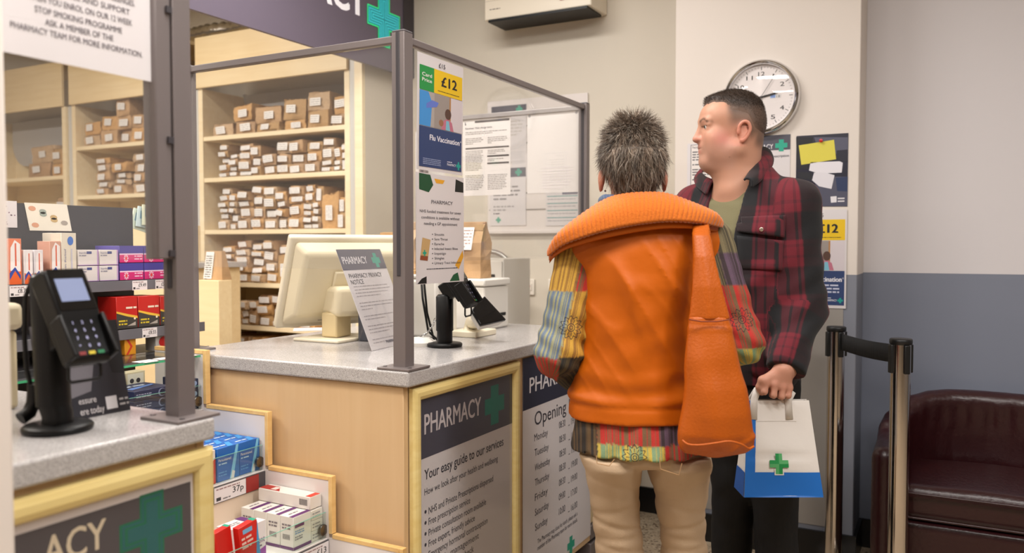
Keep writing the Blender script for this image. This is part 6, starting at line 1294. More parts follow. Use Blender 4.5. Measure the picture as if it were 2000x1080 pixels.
# orange shoulder bag
zb2 = lambda y: W.q(1400, y, -.15).z
def br(rows): return [(W.q((a + b) / 2, y, dy).z, W.q((a + b) / 2, y, dy).x, dy, (b - a) / 2 / 1600 * (W.D + dy), r_) for y, a, b, dy, r_ in rows]
bg = thing('shoulder_bag', 'slouchy orange leather shoulder bag hanging behind the right arm of the orange vest', 'bag', wt.location, PSI)
lo_ = Solid(); lo_.rings(br([(640, 1344, 1431, -.177, .023), (700, 1339, 1444, -.18, .036), (760, 1335, 1458, -.182, .046), (810, 1332, 1467, -.183, .052), (850, 1329, 1474, -.183, .05), (868, 1329, 1475, -.18, .044), (880, 1333, 1472, -.179, .036), (889, 1343, 1462, -.178, .022), (893, 1360, 1445, -.178, .008)]), .02)
lo_.rings(br([(618, 1346, 1424, -.176, .0195), (645, 1344, 1432, -.177, .0235)]), .006)
def bfold(p, d): z = p[:, 2]; x = p[:, 0]; c = np.interp(z, [zb2(886), zb2(620)], [W.q(1400, 886).x, W.q(1386, 620).x]); return d + .004 * np.sin((x - c) * 60 + z * 9) * sstep(zb2(660), zb2(760), z) + .002 * nz(p, 16, 5) - .004 * np.exp(-((z - zb2(868) - .03 * np.sin((x - c) * 20)) / .006) ** 2)
lo_.post = bfold; leather = mat('orange_leather', (182, 86, 6), .45, bump=.25, scale=160, spec=.45); pouch = skin('pouch', lo_.mesh(.006), leather, bg)
up = Solid(); up.rings(br([(432, 1354, 1384, -.1, .01), (460, 1352, 1390, -.142, .012), (500, 1352, 1398, -.162, .013), (560, 1350, 1411, -.175, .016), (600, 1348, 1420, -.176, .019), (622, 1347, 1425, -.176, .021)]), .01); up.post = lambda p, d: d + .0025 * np.sin(p[:, 0] * 110 + p[:, 2] * 12); strap = skin('strap', up.mesh(.005), leather, bg)
b = MB(); q = [W.q(x, y, -.2) for x, y in ((1346, 624), (1370, 628), (1400, 628), (1426, 624))]; b.tube(q, .0016, mat('dark_stitch', (120, 44, 14), .6), 6); b.build('seam', bg); b = MB(); q = [W.q(x, y, -.238 + .03 * abs((x - 1402) / 72) ** 3) for x, y in ((1333, 860), (1345, 868), (1370, 869), (1400, 865), (1425, 862), (1448, 868), (1462, 876), (1472, 872))]; b.tube([spl(np.array(q), k / 40) for k in range(41)], .0028, leather, 8); b.build('piping', bg)
# ================================================================ the man
Mn = Body(1452, 2.75, 'person in a dark red and black checked overshirt looking left, holding a paper bag'); mt = Mn.t
ta = math.radians(45); tf = np.array([-math.sin(ta), -math.cos(ta), 0]); tl = np.array([math.cos(ta), -math.sin(ta), 0]); UP = np.array([0, 0, 1.])
zm = lambda y, dy=0: Mn.q(1452, y, dy).z
ho = np.array(Mn.q(1437, 265, -.03)); hf = np.array([-math.cos(.02), math.sin(.02), 0]); hl = np.array([-math.sin(.02), -math.cos(.02), 0])
SC = 1.0; HM = np.stack([hf, hl, UP], 1)
H = lambda f, l, u: ho + (hf * f + hl * l + UP * u) * SC
bd = Solid()
def he(f, l, u, r, k=.02, op='u'): bd.ell(H(f, l, u), np.array(r) * SC, k, HM, op)
he(.006, 0, .055, (.098, .077, .084), .02); he(-.022, 0, .02, (.064, .07, .075), .03); he(.05, 0, -.018, (.07, .062, .086), .035); he(.064, 0, .06, (.053, .063, .05), .03)
he(.02, 0, -.072, (.052, .058, .04), .03); he(.092, 0, -.083, (.024, .028, .021), .025); he(.055, 0, -.1, (.045, .045, .022), .03)
for s in (-1, 1):
    bd.cone(H(.012, s * .056, -.05), H(.088, s * .018, -.088), .026, .02, .03); he(.082, s * .044, -.012, (.028, .026, .028), .025); he(.07, s * .045, -.05, (.03, .022, .03), .03)
    bd.cone(H(.113, s * .012, .046), H(.1, s * .048, .045), .009, .009, .012)
    he(.118, s * .034, .0235, (.017, .0165, .0092), .010, 's')
    bd.cone(H(.106, s * .017, .018), H(.1, s * .05, .0175), .0055, .005, .006); bd.cone(H(.109, s * .016, .0325), H(.1, s * .052, .0285), .0072, .0056, .006); bd.cone(H(.1085, s * .016, .038), H(.099, s * .052, .034), .006, .005, .008)
    he(.117, s * .0125, -.013, (.0125, .0085, .0085), .006); he(.116, s * .007, -.0235, (.006, .004, .003), .003, 's')
    # ear: bowl, rim, lobe
    ec = H(-.004, s * .079, .004); he(-.004, s * .077, .004, (.017, .007, .03), .008); he(-.002, s * .0865, .008, (.0095, .006, .019), .004, 's')
    rim = [H(.012, s * .081, .0), H(.009, s * .085, .022), H(-.005, s * .088, .034), H(-.019, s * .089, .028), H(-.024, s * .088, .008), H(-.015, s * .085, -.013), H(-.004, s * .082, -.026)]
    bd.chain([Vector(spl(np.array(rim), k / 18)) for k in range(19)], list(np.interp(np.linspace(0, 1, 19), np.linspace(0, 1, 7), [.0045, .0042, .0045, .0048, .0048, .0048, .006])), .004); he(.0, s * .081, -.026, (.007, .005, .008), .005); bd.cone(H(.012, s * .081, -.004), H(.01, s * .083, .004), .004, .004, .004)
bd.cone(H(.112, 0, .036), H(.129, 0, -.006), .0085, .0105, .012); he(.1335, 0, -.0125, (.0095, .010, .0082), .008); bd.cone(H(.118, 0, -.0205), H(.131, 0, -.0165), .006, .006, .006)
he(.096, 0, -.042, (.023, .032, .028), .02); he(.1115, 0, -.038, (.0065, .023, .0055), .010); he(.1105, 0, -.0525, (.0065, .021, .006), .010); he(.1235, 0, -.0455, (.0085, .027, .0013), .0025, 's')
nb_ = np.array([-.02, -.0, zm(372)]); bd.cone(H(-.025, 0, -.03), nb_ + [0, .0, 0], .06, .07, .03); bd.cone(H(.03, 0, -.095), nb_ + tf * .045, .042, .05, .04)
zsh = zm(352)
LS, LE, LW = np.array([.128, -.128, zm(397, -.13)]), np.array(Mn.q(1566, 600, -.15)), np.array(Mn.q(1535, 722, -.25))
RS, RE, RW = np.array([-.13, .128, zm(397, -.13)]), np.array([-.22, .17, 1.15]), np.array([-.2, .05, .93])
# trunk: sections along the body's own axes, given as rings in a turned frame
TM = np.stack([tl, tf, UP], 1)                                          # columns: left, front, up
class Turn(Solid):
    """a solid whose rings are laid out in the turned frame of the trunk"""
    def trings(s, R, k=.03):
        t = Solid(); t.rings(R, k); f, lo, hi, _, _ = t.p[0]; s.p.append((lambda p: f((p @ TM).astype(np.float32)), _n([-.4, -.4, lo[2]]), _n([.4, .4, hi[2]]), k, 'u')); return s
trunk = [(.86, 0, .0, .165, .12), (.98, 0, .01, .17, .128), (1.1, 0, .015, .172, .132), (1.22, 0, .015, .178, .13), (1.33, 0, .01, .185, .122), (1.42, 0, .0, .17, .1), (1.475, 0, -.008, .125, .075), (1.51, 0, -.01, .08, .06)]
bq = Turn(); bq.p = bd.p; bd = bq
bd.trings([(z, x, y, rx * .93, ry * .93) for z, x, y, rx, ry in trunk], .04)
for S_, E_, W_ in ((LS, LE, LW), (RS, RE, RW)): bd.cone(S_, E_, .055, .043, .04); bd.cone(E_, W_, .042, .028, .02)
hipL, hipR = tl * .095, -tl * .095; hipL = hipL + UP * .9; hipR = hipR + UP * .9
knL, knR = np.array(Mn.q(1512, 1040, -.05)), np.array(Mn.q(1432, 1040, .06)); knL[2] = knR[2] = .5; anL, anR = knL + [.02, .02, -.41], knR + [.0, .03, -.41]
for a, b, c in ((hipL, knL, anL), (hipR, knR, anR)): bd.chain([a, b, c], [.08, .055, .04], .03)
# the hand that carries the bag: x across the view, y away, z up
hh = np.array(Mn.q(1519, 753, -.27)); K = [hh + np.array(v) for v in ((-.036, .0, .010), (-.0115, -.007, .004), (.0125, -.005, -.003), (.034, .003, -.007))]; wr_ = hh + np.array([.02, .004, .05])
bd.cone(LW, wr_, .027, .025, .02)
for i, kn in enumerate(K):
    bd.cone(wr_ + (kn - wr_) * .1 + np.array([0, 0, 0]), kn, .0205, .0115, .012); l = [.034, .038, .035, .028][i]
    a = kn + np.array([-.006 + .001 * i, -.007, -l * .82]); b = a + np.array([.002, .023, -.003]); c = b + np.array([.003, .004, .019]); bd.chain([kn, a, b, c], [.0108, .0098, .009, .0082], .0035)
    bd.ell(kn + np.array([0, -.004, .001]), (.0115, .009, .0115), .008)
bd.cone(wr_ + [-.01, .012, -.01], hh + [-.01, .02, -.0], .02, .018, .015)
bd.chain([wr_ + np.array([-.018, .004, -.012]), hh + np.array([-.046, .002, .016]), hh + np.array([-.053, .008, -.006]), hh + np.array([-.047, .012, -.024])], [.016, .0125, .0105, .0085], .008)
hand(bd, RW, RE, 1)
def mcol(V):
    q = (V - ho) @ HM / SC; f, l, u = q[:, 0], q[:, 1], q[:, 2]; al = np.abs(l); C = np.tile(L3((192, 142, 117)), (len(V), 1))
    def mix(w, c): nonlocal C; w = np.clip(w, 0, 1)[:, None]; C = C * (1 - w) + L3(c) * w
    hd = (u > -.16) & (np.abs(f) < .2)
    mix(.55 * np.exp(-(((f - .06) / .035) ** 2 + ((u + .02) / .03) ** 2)) * (al > .02) * hd, (206, 120, 112)); mix(.5 * np.exp(-(((f - .13) / .014) ** 2 + ((u + .01) / .016) ** 2)), (206, 128, 116)); mix(.4 * np.exp(-((al - .088) / .012) ** 2) * (np.abs(u) < .045) * (np.abs(f) < .035), (206, 112, 98))
    mix(.42 * sstep(-.02, -.05, u) * sstep(-.135, -.1, u) * sstep(.0, .03, f) * hd, (172, 132, 116))                                   # shaved beard
    mix(.75 * np.exp(-((u + .0365) / .0055) ** 2 - (l / .022) ** 4) * (f > .104), (182, 108, 96)); mix(.75 * np.exp(-((u + .054) / .006) ** 2 - (l / .02) ** 4) * (f > .102), (188, 114, 100))
    arc = .0435 + .007 * np.exp(-((al - .036) / .012) ** 2) - .004 * (al > .048); mix(.9 * np.exp(-((u - arc) / .0045) ** 2) * sstep(.012, .018, al) * sstep(.062, .054, al) * (f > .07), (92, 66, 50))    # brows
    mix(.8 * np.exp(-((u - .0265) / .0018) ** 2) * (f > .09) * sstep(.014, .018, al) * sstep(.054, .05, al), (84, 58, 48))
    sd = sstep(.0, .05, u) * sstep(.058, .02, f) + sstep(-.035, .01, u) * sstep(-.02, -.034, f); sd = np.maximum(sd * (al > .02), sstep(-.06, -.02, u) * sstep(-.035, -.06, f)); mix(.82 * np.clip(sd, 0, 1) * hd * (al < .0835), (98, 80, 68))     # clipped sides
    mix(.85 * sstep(.05, .085, u) * sstep(.055, .025, f), (62, 48, 40))
    hq = np.linalg.norm(V - hh, axis=1); mix(.35 * np.exp(-(hq / .09) ** 4), (206, 140, 122)); kd = np.min([np.linalg.norm(V - k, axis=1) for k in K], 0); mix(.3 * np.exp(-(kd / .012) ** 2), (212, 124, 110))
    mk = np.exp(-(((f - .037) / .0018) ** 2 + ((u + .078) / .0018) ** 2)); mix(.7 * mk * (l > 0), (110, 70, 56)); return C
fx = ((ho[0] - .16, ho[0] + .12, .0032), (hh[0] - .07, hh[0] + .06, .0038)); fy = ((ho[1] - .1, ho[1] + .1, .0036), (hh[1] - .04, hh[1] + .05, .0042)); fz = ((ho[2] - .13, ho[2] + .16, .0032), (hh[2] - .05, hh[2] + .06, .0038))
body = skin('body', bd.mesh(.01, fx, fy, fz), skin_m, mt, col=mcol)
for s in (1, -1):
    b = MB(); c = Vector(H(.1005, s * .0335, .0245)); b.lathe([(.0115 * math.sin(a), -.0115 * math.cos(a)) for a in [PI * k / 12 for k in range(13)]], mat('eye_white', (206, 194, 186), .2), c, 20)
    d = Vector(hf * .95 + hl * s * .12).normalized(); Mi = Matrix.Translation(c) @ d.to_track_quat('Z', 'Y').to_matrix().to_4x4(); b.lathe([(.0055, .0104), (.004, .0112), (.0001, .0119)], mat('iris', (70, 76, 72), .15), (0, 0, 0), 16, Mi); b.lathe([(.0026, .0117), (.0001, .0122)], mat('pupil', (14, 12, 12), .1), (0, 0, 0), 12, Mi); b.build('eye', mt)
# hair: cap of short hair and a brush of strands
scalp = Solid(); scalp.ell(H(.006, 0, .055), (.098, .077, .084), .02, HM); scalp.ell(H(-.022, 0, .02), (.064, .07, .075), .03, HM); scalp.ell(H(.064, 0, .06), (.053, .063, .05), .03, HM)
def thick(q):
    f, l, u = q[:, 0], np.abs(q[:, 1]), q[:, 2]; fh = np.where(u > .082, .106 - .036 * (l / .05) ** 2, .034 + .35 * (u - .03)) + .003 * np.sin(l * 300)
    lo_ = np.interp(f, [-.09, -.045, -.02, .01, .05], [-.045, -.01, .035, .045, .055]); w = sstep(-.004, .01, fh - f) * sstep(-.012, .05, u - lo_)
    return -.007 + w * (.0105 + .0075 * sstep(.07, .125, u) + .003 * sstep(.06, .1, f))
class Hair(Solid):
    def ev(s, p, lo=None, hi=None): return Solid.ev(s, p) - thick((p - ho) @ HM)
cap = Hair(); cap.p = scalp.p
def hcol(V):
    w = sstep(-.002, .009, thick((V - ho) @ HM))[:, None]; return L3((112, 88, 74)) * (1 - w) + L3((54, 42, 35)) * w
hair = skin('hair', cap.mesh(.004), mat('short_hair', (52, 41, 35), .6, attr='Col'), mt, col=hcol); V = verts(hair); rg = np.random.default_rng(8); i = rg.integers(0, len(V), 16000); R0 = V[i]; q = (R0 - ho) @ HM; N = R0 - (ho + hf * .0 + UP * .03); N /= np.linalg.norm(N, axis=1)[:, None]
C = np.array([L3(c) for c in ((56, 43, 35), (72, 56, 45), (46, 36, 30), (88, 70, 56))])[rg.integers(0, 4, len(R0))]; wk = thick(q); keep = rg.random(len(R0)) < sstep(-.001, .007, wk); R0, q, N, C = R0[keep], q[keep], N[keep], C[keep]; top = sstep(.06, .12, q[:, 2])
strands('hair_strands', hair, R0, N + hf * (.9 * top)[:, None] + rg.normal(0, .3, (len(R0), 3)) + UP * -.3 * (1 - top)[:, None], (.003 + .006 * top) * rg.uniform(.7, 1.2, len(R0)), np.zeros(3), C, hair_m, .0004, 2, .05, 4)
# T-shirt
ts = Turn(); ts.trings([(z, x, y, rx + .004, ry + .006) for z, x, y, rx, ry in trunk[:-1]] + [(1.5, 0, .0, .09, .075)], .03); ts.post = lambda p, d: d + .002 * nz(p, 30, 2); ts.cut((0, 0, -1), -.87); ts.cut(tuple((UP * .9 - tf * .42)), 1.455 * .9 - .03)
tee = skin('t_shirt', ts.mesh(.008), mat('olive_jersey', (112, 106, 76), .85, bump=.15, scale=260), mt)
# overshirt
ov = Turn(); zh = zm(742); ov.trings([(.8, 0, .0, .2, .15), (.9, 0, .005, .2, .152), (1.05, 0, .015, .2, .158), (1.2, 0, .018, .203, .158), (1.33, 0, .012, .2, .148), (1.41, 0, .0, .186, .122), (1.46, 0, -.008, .15, .1), (1.505, 0, -.014, .115, .082), (1.54, 0, -.018, .082, .07)], .05)
lc = LW + (wr_ - LW) * .05; rc = RE + (RW - RE) * .95
for S_, E_, e in ((LS, LE, lc), (RS, RE, rc)): ov.cone(S_, E_, .074, .07, .06); ov.cone(E_, e, .07, .055, .04); d = (e - E_) / np.linalg.norm(e - E_); ov.cone(e - d * .06, e - d * .012, .06, .058, .004); CUTS = globals().setdefault('CUTS', []); CUTS.append((e, d))
def ofold(p, d):
    a = np.linalg.norm(p - LE, axis=1); w = np.exp(-(a / .13) ** 2); dd = (LE - LS) / np.linalg.norm(LE - LS); t = (p - LS) @ dd
    return d + .0055 * w * np.sin(t * 75 + p[:, 0] * 40) + .003 * np.sin(t * 48 + 3 * p[:, 0] * 12) * np.exp(-((a - .2) / .12) ** 2) + .003 * nz(p, 24, 7)
ov.post = ofold; ov.cut((0, 0, -1), -zh)
# open front: a wedge between the two front edges, wider at the neck
def gap(p):
    q = (p @ TM); c = -.012 + (1.5 - q[:, 2]) * .03; w = .068 - np.clip(1.5 - q[:, 2], 0, .6) * .05; return np.maximum(np.abs(q[:, 0] - c) - w, .03 - q[:, 1])
for e, d in CUTS: ov.cone(e + d * .012, e + d * .12, .001, .001, .0, op='s'); f0_ = (lambda e, d: lambda p: np.maximum(e @ d + .004 - p @ d, np.linalg.norm(p - e, axis=1) - .13))(e, d); ov.p[-1] = (f0_, _n(e - .14), _n(e + .14), .004, 's')
ov._add(gap, [-9] * 3, [9] * 3, .008, 's'); ov.p[-1] = (gap, _n([-.4, -.4, .7]), _n([.4, .4, 1.6]), .008, 's')
for S_ in (LS, RS): ov.p.insert(1, Solid().cone(nb_ + (S_ - nb_) * .3 + UP * .01, S_ + UP * -.005, .05, .056, .05).p[0])
# neck opening and inside of the collar
ov.cone(nb_ + [0, 0, -.02], nb_ + [.0, 0, .12] + tf * .01, .072, .085, .01, op='s')
pm = bpy.data.materials.new('checked_flannel'); pm.use_nodes = True; nt = pm.node_tree; bs = nt.nodes['Principled BSDF']; bs.inputs['Roughness'].default_value = .9; bs.inputs['Sheen Weight'].default_value = .08; Ln = nt.links.new
at = AT('Cloth'); sx_ = nt.nodes.new('ShaderNodeSeparateXYZ'); Ln(at.outputs['Vector'], sx_.inputs[0])
def stripe(src, per, ph):
    s_ = mth('SINE', mth('MULTIPLY_ADD', src, 2 * PI / per, ph)); n = nt.nodes.new('ShaderNodeMapRange'); n.inputs['From Min'].default_value = -.12; n.inputs['From Max'].default_value = .12; Ln(s_, n.inputs['Value'])
    t_ = mth('SINE', mth('MULTIPLY_ADD', src, 2 * PI / per * 5, ph + 1)); return mth('MULTIPLY', n.outputs[0], mth('MULTIPLY_ADD', mth('GREATER_THAN', t_, .7), -.35, 1))
s1, s2 = stripe(sx_.outputs['X'], .135, .6), stripe(sx_.outputs['Y'], .17, 1.4); sm2 = mth('MULTIPLY_ADD', s1, .62, mth('MULTIPLY', s2, .38))
cr = nt.nodes.new('ShaderNodeValToRGB'); e = cr.color_ramp.elements; e[0].position = .05; e[0].color = lin((15, 15, 19)); e[1].position = 1; e[1].color = lin((102, 20, 34)); x = e.new(.4); x.color = lin((30, 13, 18)); x = e.new(.64); x.color = lin((68, 15, 26)); Ln(sm2, cr.inputs[0])
n2 = nt.nodes.new('ShaderNodeTexNoise'); n2.inputs['Scale'].default_value = 400; bp = nt.nodes.new('ShaderNodeBump'); bp.inputs['Strength'].default_value = .2; bp.inputs['Distance'].default_value = .002; Ln(n2.outputs['Fac'], bp.inputs['Height']); Ln(bp.outputs[0], bs.inputs['Normal']); Ln(cr.outputs[0], bs.inputs['Base Color'])
def cloth(o):
    V = verts(o).astype(float); dl, al, ul = limb_uv(V, [LS, LE, lc], .06); dr, ar, ur = limb_uv(V, [RS, RE, rc], .06); q = V @ TM; th = np.arctan2(q[:, 0], q[:, 1]); UV = np.stack([q[:, 0] * .75 + th * .06, V[:, 2]], 1)
    m = (dl < .1) & (q[:, 0] > .155); UV[m] = np.stack([ul + .02, -al], 1)[m]; m = (dr < .1) & (q[:, 0] < -.155); UV[m] = np.stack([ur, -ar], 1)[m]; attr_vec(o, 'Cloth', UV)
over = skin('overshirt', ov.mesh(.0065), pm, mt); cloth(over)
# collar: two folded leaves running round the neck to points on the chest
def mq(x, y, dy): return np.array(Mn.q(x, y, dy))
cR = np.array([mq(1457, 349, -.16), mq(1472, 330, -.10), mq(1489, 303, -.02), mq(1484, 288, .05), mq(1455, 292, .085), mq(1420, 306, .075)]); cE = np.array([mq(1468, 366, -.175), mq(1489, 350, -.115), mq(1509, 320, -.03), mq(1502, 300, .06), mq(1455, 306, .12), mq(1412, 322, .1)])
cI = np.array([mq(1453, 352, -.16), mq(1464, 336, -.09), mq(1476, 318, -.02), mq(1473, 310, .04), mq(1452, 312, .06), mq(1425, 322, .055)])
def col_pt(u, v):
    i_, r_, e_ = spl(cI, u), spl(cR, u), spl(cE, u)
    if v < .4: k = v / .4; p = i_ * (1 - k) + r_ * k
    else: k = (v - .4) / .6; p = r_ * (1 - k) + e_ * k + UP * .008 * math.sin(PI * k) + tl * .006 * math.sin(PI * k)
    return tuple(p)
b = MB(); b.grid(col_pt, 40, 12, pm); co = b.build('collar', over, solid=.006); cloth(co)
dR = np.array([mq(1395, 352, -.02), mq(1378, 345, .06), mq(1372, 336, .12), mq(1385, 326, .13), mq(1412, 318, .09)]); dE = np.array([mq(1380, 380, -.02), mq(1361, 364, .06), mq(1357, 347, .13), mq(1371, 336, .16), mq(1410, 328, .11)])
b = MB(); b.grid(lambda u, v: tuple(spl(dR, u) * (1 - v) + spl(dE, u) * v + UP * .008 * math.sin(PI * v)), 30, 8, pm); co = b.build('collar', over, solid=.006); cloth(co)
# turned-back front edges
def surf(x, y):
    """point on the overshirt's front seen at (x, y)"""
    c = Vector((0, 0, EYE)); M_ = mt.matrix_basis.inverted(); o_ = np.array(M_ @ c); d_ = np.array((M_.to_3x3() @ (P(x, y, D=1) - c)).normalized()); t = 1.9; 
    for _ in range(60):
        s_ = float(ov.ev((o_ + d_ * t)[None].astype(np.float32))[0]); t += s_ * .8
        if abs(s_) < .0005: break
    return o_ + d_ * t
def patch(name, pts, th, parent, nu=8, nv=8, bul=.002):
    a, b_, c, d = [np.array(p, float) for p in pts]; vc = np.array([.27, -.96, 0]) * -1; g = np.array([[surf(*((a * (1 - i / nu) + b_ * i / nu) * (1 - j / nv) + (d * (1 - i / nu) + c * i / nu) * j / nv)) for j in range(nv + 1)] for i in range(nu + 1)])
    to = np.array(mt.matrix_basis.inverted() @ Vector((0, 0, EYE))); 
    def fn(u, v): p = g[int(round(u * nu)), int(round(v * nv))]; n = to - p; n /= np.linalg.norm(n); return tuple(p + n * (th + bul * math.sin(PI * u) * math.sin(PI * v)))
    m = MB(); m.grid(fn, nu, nv, pm); o = m.build(name, parent, solid=.003); cloth(o); return o
patch('pocket', [(1439, 460), (1531, 470), (1528, 528), (1444, 524)], .0045, over); fp = patch('pocket_flap', [(1436, 424), (1534, 420), (1533, 464), (1440, 452)], .009, over, bul=.003)
b = MB(); q = surf(1487, 448); to = np.array(mt.matrix_basis.inverted() @ Vector((0, 0, EYE))); n = Vector(to - q).normalized(); Mb = Matrix.Translation(Vector(q) + n * .016) @ n.to_track_quat('Z', 'Y').to_matrix().to_4x4(); b.lathe([(.0001, -.001), (.0065, -.001), (.0065, .0015), (.0045, .0025), (.0001, .002)], mat('snap_button', (190, 176, 160), .25, metal=.7), (0, 0, 0), 18, Mb); b.build('snap_button', fp)
# trousers and shoes
tr = Turn(); tr.trings([(.7, 0, 0, .17, .13), (.8, 0, .0, .182, .138), (.88, 0, 0, .178, .132), (.98, 0, .005, .17, .125)], .03)
for a, k, c in ((hipL, knL, anL), (hipR, knR, anR)): tr.chain([a + [0, 0, -.04], k, c + [0, 0, .02]], [.098, .074, .066], .03)
tr.post = lambda p, d: d + .003 * nz(p, 26, 9); skin('trousers', tr.mesh(.009), mat('black_denim', (11, 11, 14), .8, bump=.1, scale=300), mt)
so_ = Solid()
for a in (anL, anR): so_.cone(a + [0, 0, -.045], a + tf * .17 + [0, 0, -.055], .046, .038, .02); so_.ell(a + [0, 0, -.02], (.055, .055, .06), .03)
so_.cut((0, 0, -1), 0); skin('shoes', so_.mesh(.009), mat('black_leather', (22, 20, 20), .35), mt)

# ================================================================ pharmacy paper bag in his hand
pb = thing('carrier_bag', 'white and blue paper carrier bag with a green cross held by the standing man', 'paper bag', mt.location, PSI); wp = mat('bag_paper', (226, 220, 214), .6, bump=.35, scale=18); bl = (20, 104, 190)
DB = -.30
TLp, TRp, BLp, BRp = [np.array(Mn.q(x, y, DB)) for x, y in ((1468, 786), (1590, 788), (1453, 969), (1608, 973))]; dp = .105
TLp[2] = TRp[2] = (TLp[2] + TRp[2]) / 2; BLp[2] = BRp[2] = (BLp[2] + BRp[2]) / 2
def fpt(u, v, d=0):
    p = (TLp * (1 - u) + TRp * u) * v + (BLp * (1 - u) + BRp * u) * (1 - v); f = 1 - v * .8; cr = .0035 * math.sin(v * 9 + u * 2) * math.sin(PI * u) * (0 < v < 1) + .006 * math.exp(-((v - .42) / .03) ** 2) * math.sin(PI * u)
    return p + np.array([0, -.0 + cr + (1 - f) * dp * .5, 0]) + np.array([0, -d, 0])
def bpt(u, v): p = fpt(u, v); f = 1 - v * .8; return p + np.array([0, dp * f, 0])
b = MB(); b.grid(lambda u, v: tuple(fpt(u, v)), 16, 24, wp); b.grid(lambda u, v: tuple(bpt(u, v)), 16, 24, wp)
for ue in (0, 1): b.grid(lambda k, v: tuple(fpt(ue, v) * (1 - k) + bpt(ue, v) * k + np.array([(.012 if ue == 0 else -.012) * math.sin(PI * k) * v, 0, 0])), 6, 24, wp)
b.grid(lambda u, k: tuple(fpt(u, 0) * (1 - k) + bpt(u, 0) * k), 8, 4, wp); b.build('bag', pb)
def fskin(name, pts_rect, c, d=.0022, n=24, par=pb):
    u0, v0, u1, v1 = pts_rect; m = MB(); m.grid(lambda a, b_: tuple(fpt(u0 + (u1 - u0) * a, v0 + (v1 - v0) * b_, d)), n, n, plain(c, .5)); return m
m = fskin('blue', (0, 0, 1, .255), bl); x_ = fskin('blue', (-.0, .255, .135, 1), bl); m.add(x_.v, x_.f, plain(bl, .5), True)
m.grid(lambda k, v: tuple(fpt(0, v * .255) * (1 - k) + bpt(0, v * .255) * k + np.array([-.0012, 0, 0])), 4, 6, plain((16, 84, 166), .5)); m.build('blue_print', pb, recalc=False)
cu, cv = .455, .345; r_ = .128
b = MB(); a = .36
def cp(x, y, d=.002): return tuple(fpt(cu + x * r_, cv + y * r_ * .83, d + .0016))
def cpoly(pts, c, d): b.add([cp(x, y, d) for x, y in pts], [tuple(range(len(pts)))], plain(c, .5))
e = .12; a2 = a + e; R2 = 1 + e
cpoly([(-a2, -R2), (a2, -R2), (a2, -a2), (-a2, -a2)], (224, 218, 212), .0018)
G1, G2 = (28, 140, 72), (84, 168, 104)
for k in range(4):
    rot = lambda x, y: [(x, y), (-y, x), (-x, -y), (y, -x)][k]
    cpoly([rot(*p) for p in ((0, 0), (a, a), (a, 1), (0, 1))], G1 if k % 2 else G2, .0024); cpoly([rot(*p) for p in ((0, 0), (0, 1), (-a, 1), (-a, a))], G2 if k % 2 else G1, .0024)
b.build('green_cross', pb, recalc=False)
def handle(dy):
    u0, u1 = .1, .655; xl, xr = fpt(u0, 1), fpt(u1, 1); zt_ = hh[2] - .009; yh_ = hh[1] + .009
    pts = [fpt(u0, .8) + [0, dy, 0], xl + [0, dy, 0], np.array([hh[0] - .0585, yh_, zt_ - .004]), np.array([hh[0] - .047, yh_, zt_]), np.array([hh[0] + .04, yh_, zt_ - .006]), np.array([hh[0] + .047, yh_, zt_ - .014]), xr + [0, dy, 0], fpt(u1, .8) + [0, dy, 0]]
    m = MB(); vs = []; w = .011
    for i, p in enumerate(pts):
        t = pts[min(i + 1, 7)] - pts[max(i - 1, 0)]; t = t / np.linalg.norm(t); s_ = np.cross(t, [0, 1., 0]); s_ /= np.linalg.norm(s_); k = .35 if i in (3, 4) else 1; vs += [p + s_ * w * k, p - s_ * w * k]
    m.add([tuple(v) for v in vs], [(2 * i, 2 * i + 1, 2 * i + 3, 2 * i + 2) for i in range(7)], wp, True); return m.build('handle', pb, solid=.0014)
handle(-.003); handle(dp * .2 + .004)
b = MB(); b.grid(lambda a_, v: tuple(fpt(.06 + .7 * a_, .78 + .18 * v, .0012)), 8, 4, wp); b.build('handle_patch', pb)
# ---------------------------------------------------------------- queue barrier posts and tub chair
chr_ = mat('barrier_steel', (216, 208, 200), .14, metal=1); bp_ = mat('barrier_black', (18, 18, 19), .42); web = mat('belt_webbing', (24, 24, 26), .8, bump=.4, scale=300, stretch=(1, 1, .05))
def barrier(label, x, y, ang):
    t = thing('barrier_post', label, 'barrier post', (x, y, 0), ang)
    b = MB(); b.lathe([(.001, 0), (.118, 0), (.122, .008), (.118, .02), (.06, .04), (.034, .048), (.001, .048)], chr_, n=40); b.build('base', t)
    b = MB(); b.lathe([(.0315, .046), (.0315, .956)], chr_, n=40); b.build('pole', t)
    b = MB(); b.lathe([(.001, .972), (.033, .972), (.0355, .969), (.0355, .957), (.033, .953), (.032, .953)], bp_, n=40, cap=False); hd = b.build('head', t)
    for k in range(4): one('belt_slot', hd, bp_, *[tuple()][:0]) if False else None
    for k in range(4):
        a = k * PI / 2; b = MB(); Mr = Matrix.Rotation(a, 4, 'Z'); b.box(.028, .040, -.010, .010, .858, .953, bp_, Mr); b.build('belt_clip', hd, bevel=.003)
    return t
a0, a1 = P(1636, 480, D=3.12), P(1763, 480, D=2.71)
ang = math.atan2(a1.y - a0.y, a1.x - a0.x)
t1 = barrier('chrome barrier post beside the column, further from the burgundy chair', a0.x, a0.y, ang); t2 = barrier('chrome barrier post standing in front of the burgundy chair', a1.x, a1.y, ang)
L_ = math.hypot(a1.x - a0.x, a1.y - a0.y); b = MB(); 
b.grid(lambda u, v: (.0435 + (L_ - .087) * u, 0, .948 - .062 * v - .005 * math.sin(PI * u)), 20, 2, web); b.build('belt', t1, solid=.0025)
leather2 = mat('burgundy_leather', (46, 15, 18), .34, bump=.35, scale=70, spec=.5, coat=.1)
ch = thing('tub_chair', 'burgundy leather tub armchair against the blue-grey wall', 'armchair', (.135, 3.415, 0)); cw, cdp = .37, .3
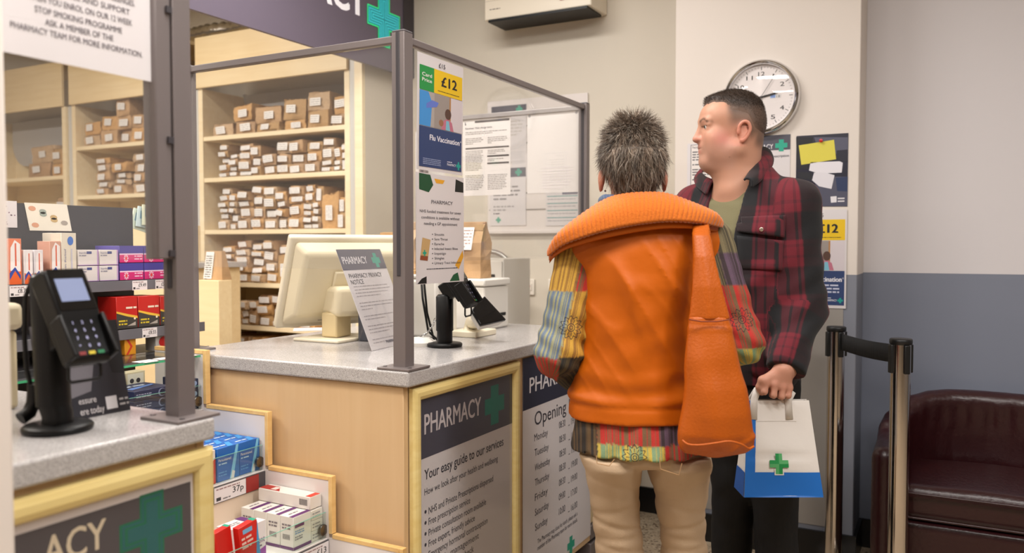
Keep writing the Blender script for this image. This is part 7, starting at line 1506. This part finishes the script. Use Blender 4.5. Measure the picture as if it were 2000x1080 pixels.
def smooth(sd, name, parent, step=.01, m=leather2): return skin(name, sd.mesh(step), m, parent)
# shell: a horseshoe wall, tall at the back and falling to the arms
sh_ = Solid(); N_ = 26; pts = []
for i in range(N_ + 1):
    s_ = i / N_; 
    if s_ < .22: k = s_ / .22; x, y = -cw + .045, -cdp + .02 + k * .3
    elif s_ > .78: k = (1 - s_) / .22; x, y = cw - .045, -cdp + .02 + k * .3
    else: a = PI - (s_ - .22) / .56 * PI; x, y = (cw - .045) * math.cos(a), -.01 + (cdp - .035) * math.sin(a)
    hgt = .58 + .135 * sstep(.12, .42, min(s_, 1 - s_) * 1.0); pts.append((x, y, float(hgt)))
for p, q in zip(pts[:-1], pts[1:]):
    for z0, z1, r in ((.1, .3, .044), (.3, .5, .046)): sh_.cone((p[0], p[1], z0), (q[0], q[1], z0), r, r, .0); sh_.cone((p[0], p[1], z1), (q[0], q[1], z1), r, r, .0)
    sh_.p = sh_.p[:-4]
P3 = np.array(pts, dtype=np.float32)
def wallf(p):
    best = np.full(len(p), 9., np.float32)
    for a, b_ in zip(P3[:-1], P3[1:]):
        d = b_[:2] - a[:2]; L = float(d @ d); t = np.clip(((p[:, :2] - a[:2]) @ d) / L, 0, 1); w = p[:, :2] - a[:2] - t[:, None] * d; r = np.sqrt((w * w).sum(1)); top = a[2] + (b_[2] - a[2]) * t - .045
        dz = np.maximum(np.maximum(p[:, 2] - top, .1 - p[:, 2]), 0); best = np.minimum(best, np.sqrt(r * r + dz * dz) - .045)
    return best
sh_._add(wallf, (-cw, -cdp, .06), (cw, cdp, .76), 0); sh_.post = lambda p, d: d + .0025 * np.sin(np.arctan2(p[:, 0], p[:, 1] + .1) * 34) * np.exp(-((p[:, 2] - .62) / .05) ** 2) * (p[:, 1] > .1) + .0012 * nz(p, 30)
smooth(sh_, 'shell', ch)
cu_ = Solid(); cu_.box((0, -.06, .385), (cw - .095, cdp - .085, .062), .035, .01); cu_.ell((0, -.02, .43), (.24, .2, .03), .04); smooth(cu_, 'seat_cushion', ch)
fr = Solid(); fr.box((0, -.045, .2), (cw - .098, cdp - .075, .118), .02, .01); smooth(fr, 'seat_base', ch)
b = MB(); zt_ = .425; b.tube([(-cw + .1, -cdp + .008, zt_), (cw - .1, -cdp + .008, zt_)], .0045, leather2, 8); b.tube([(-cw + .1, -cdp + .008, .34), (cw - .1, -cdp + .008, .34)], .0045, leather2, 8); b.build('piping', ch)
for sx in (-1, 1):
    for sy in (-1, 1): b = MB(); b.lathe([(.001, 0), (.016, 0), (.02, .1), (.001, .1)], mat('dark_wood', (36, 22, 18), .4), (sx * .28, sy * .24, 0), 16); b.build('leg', ch)
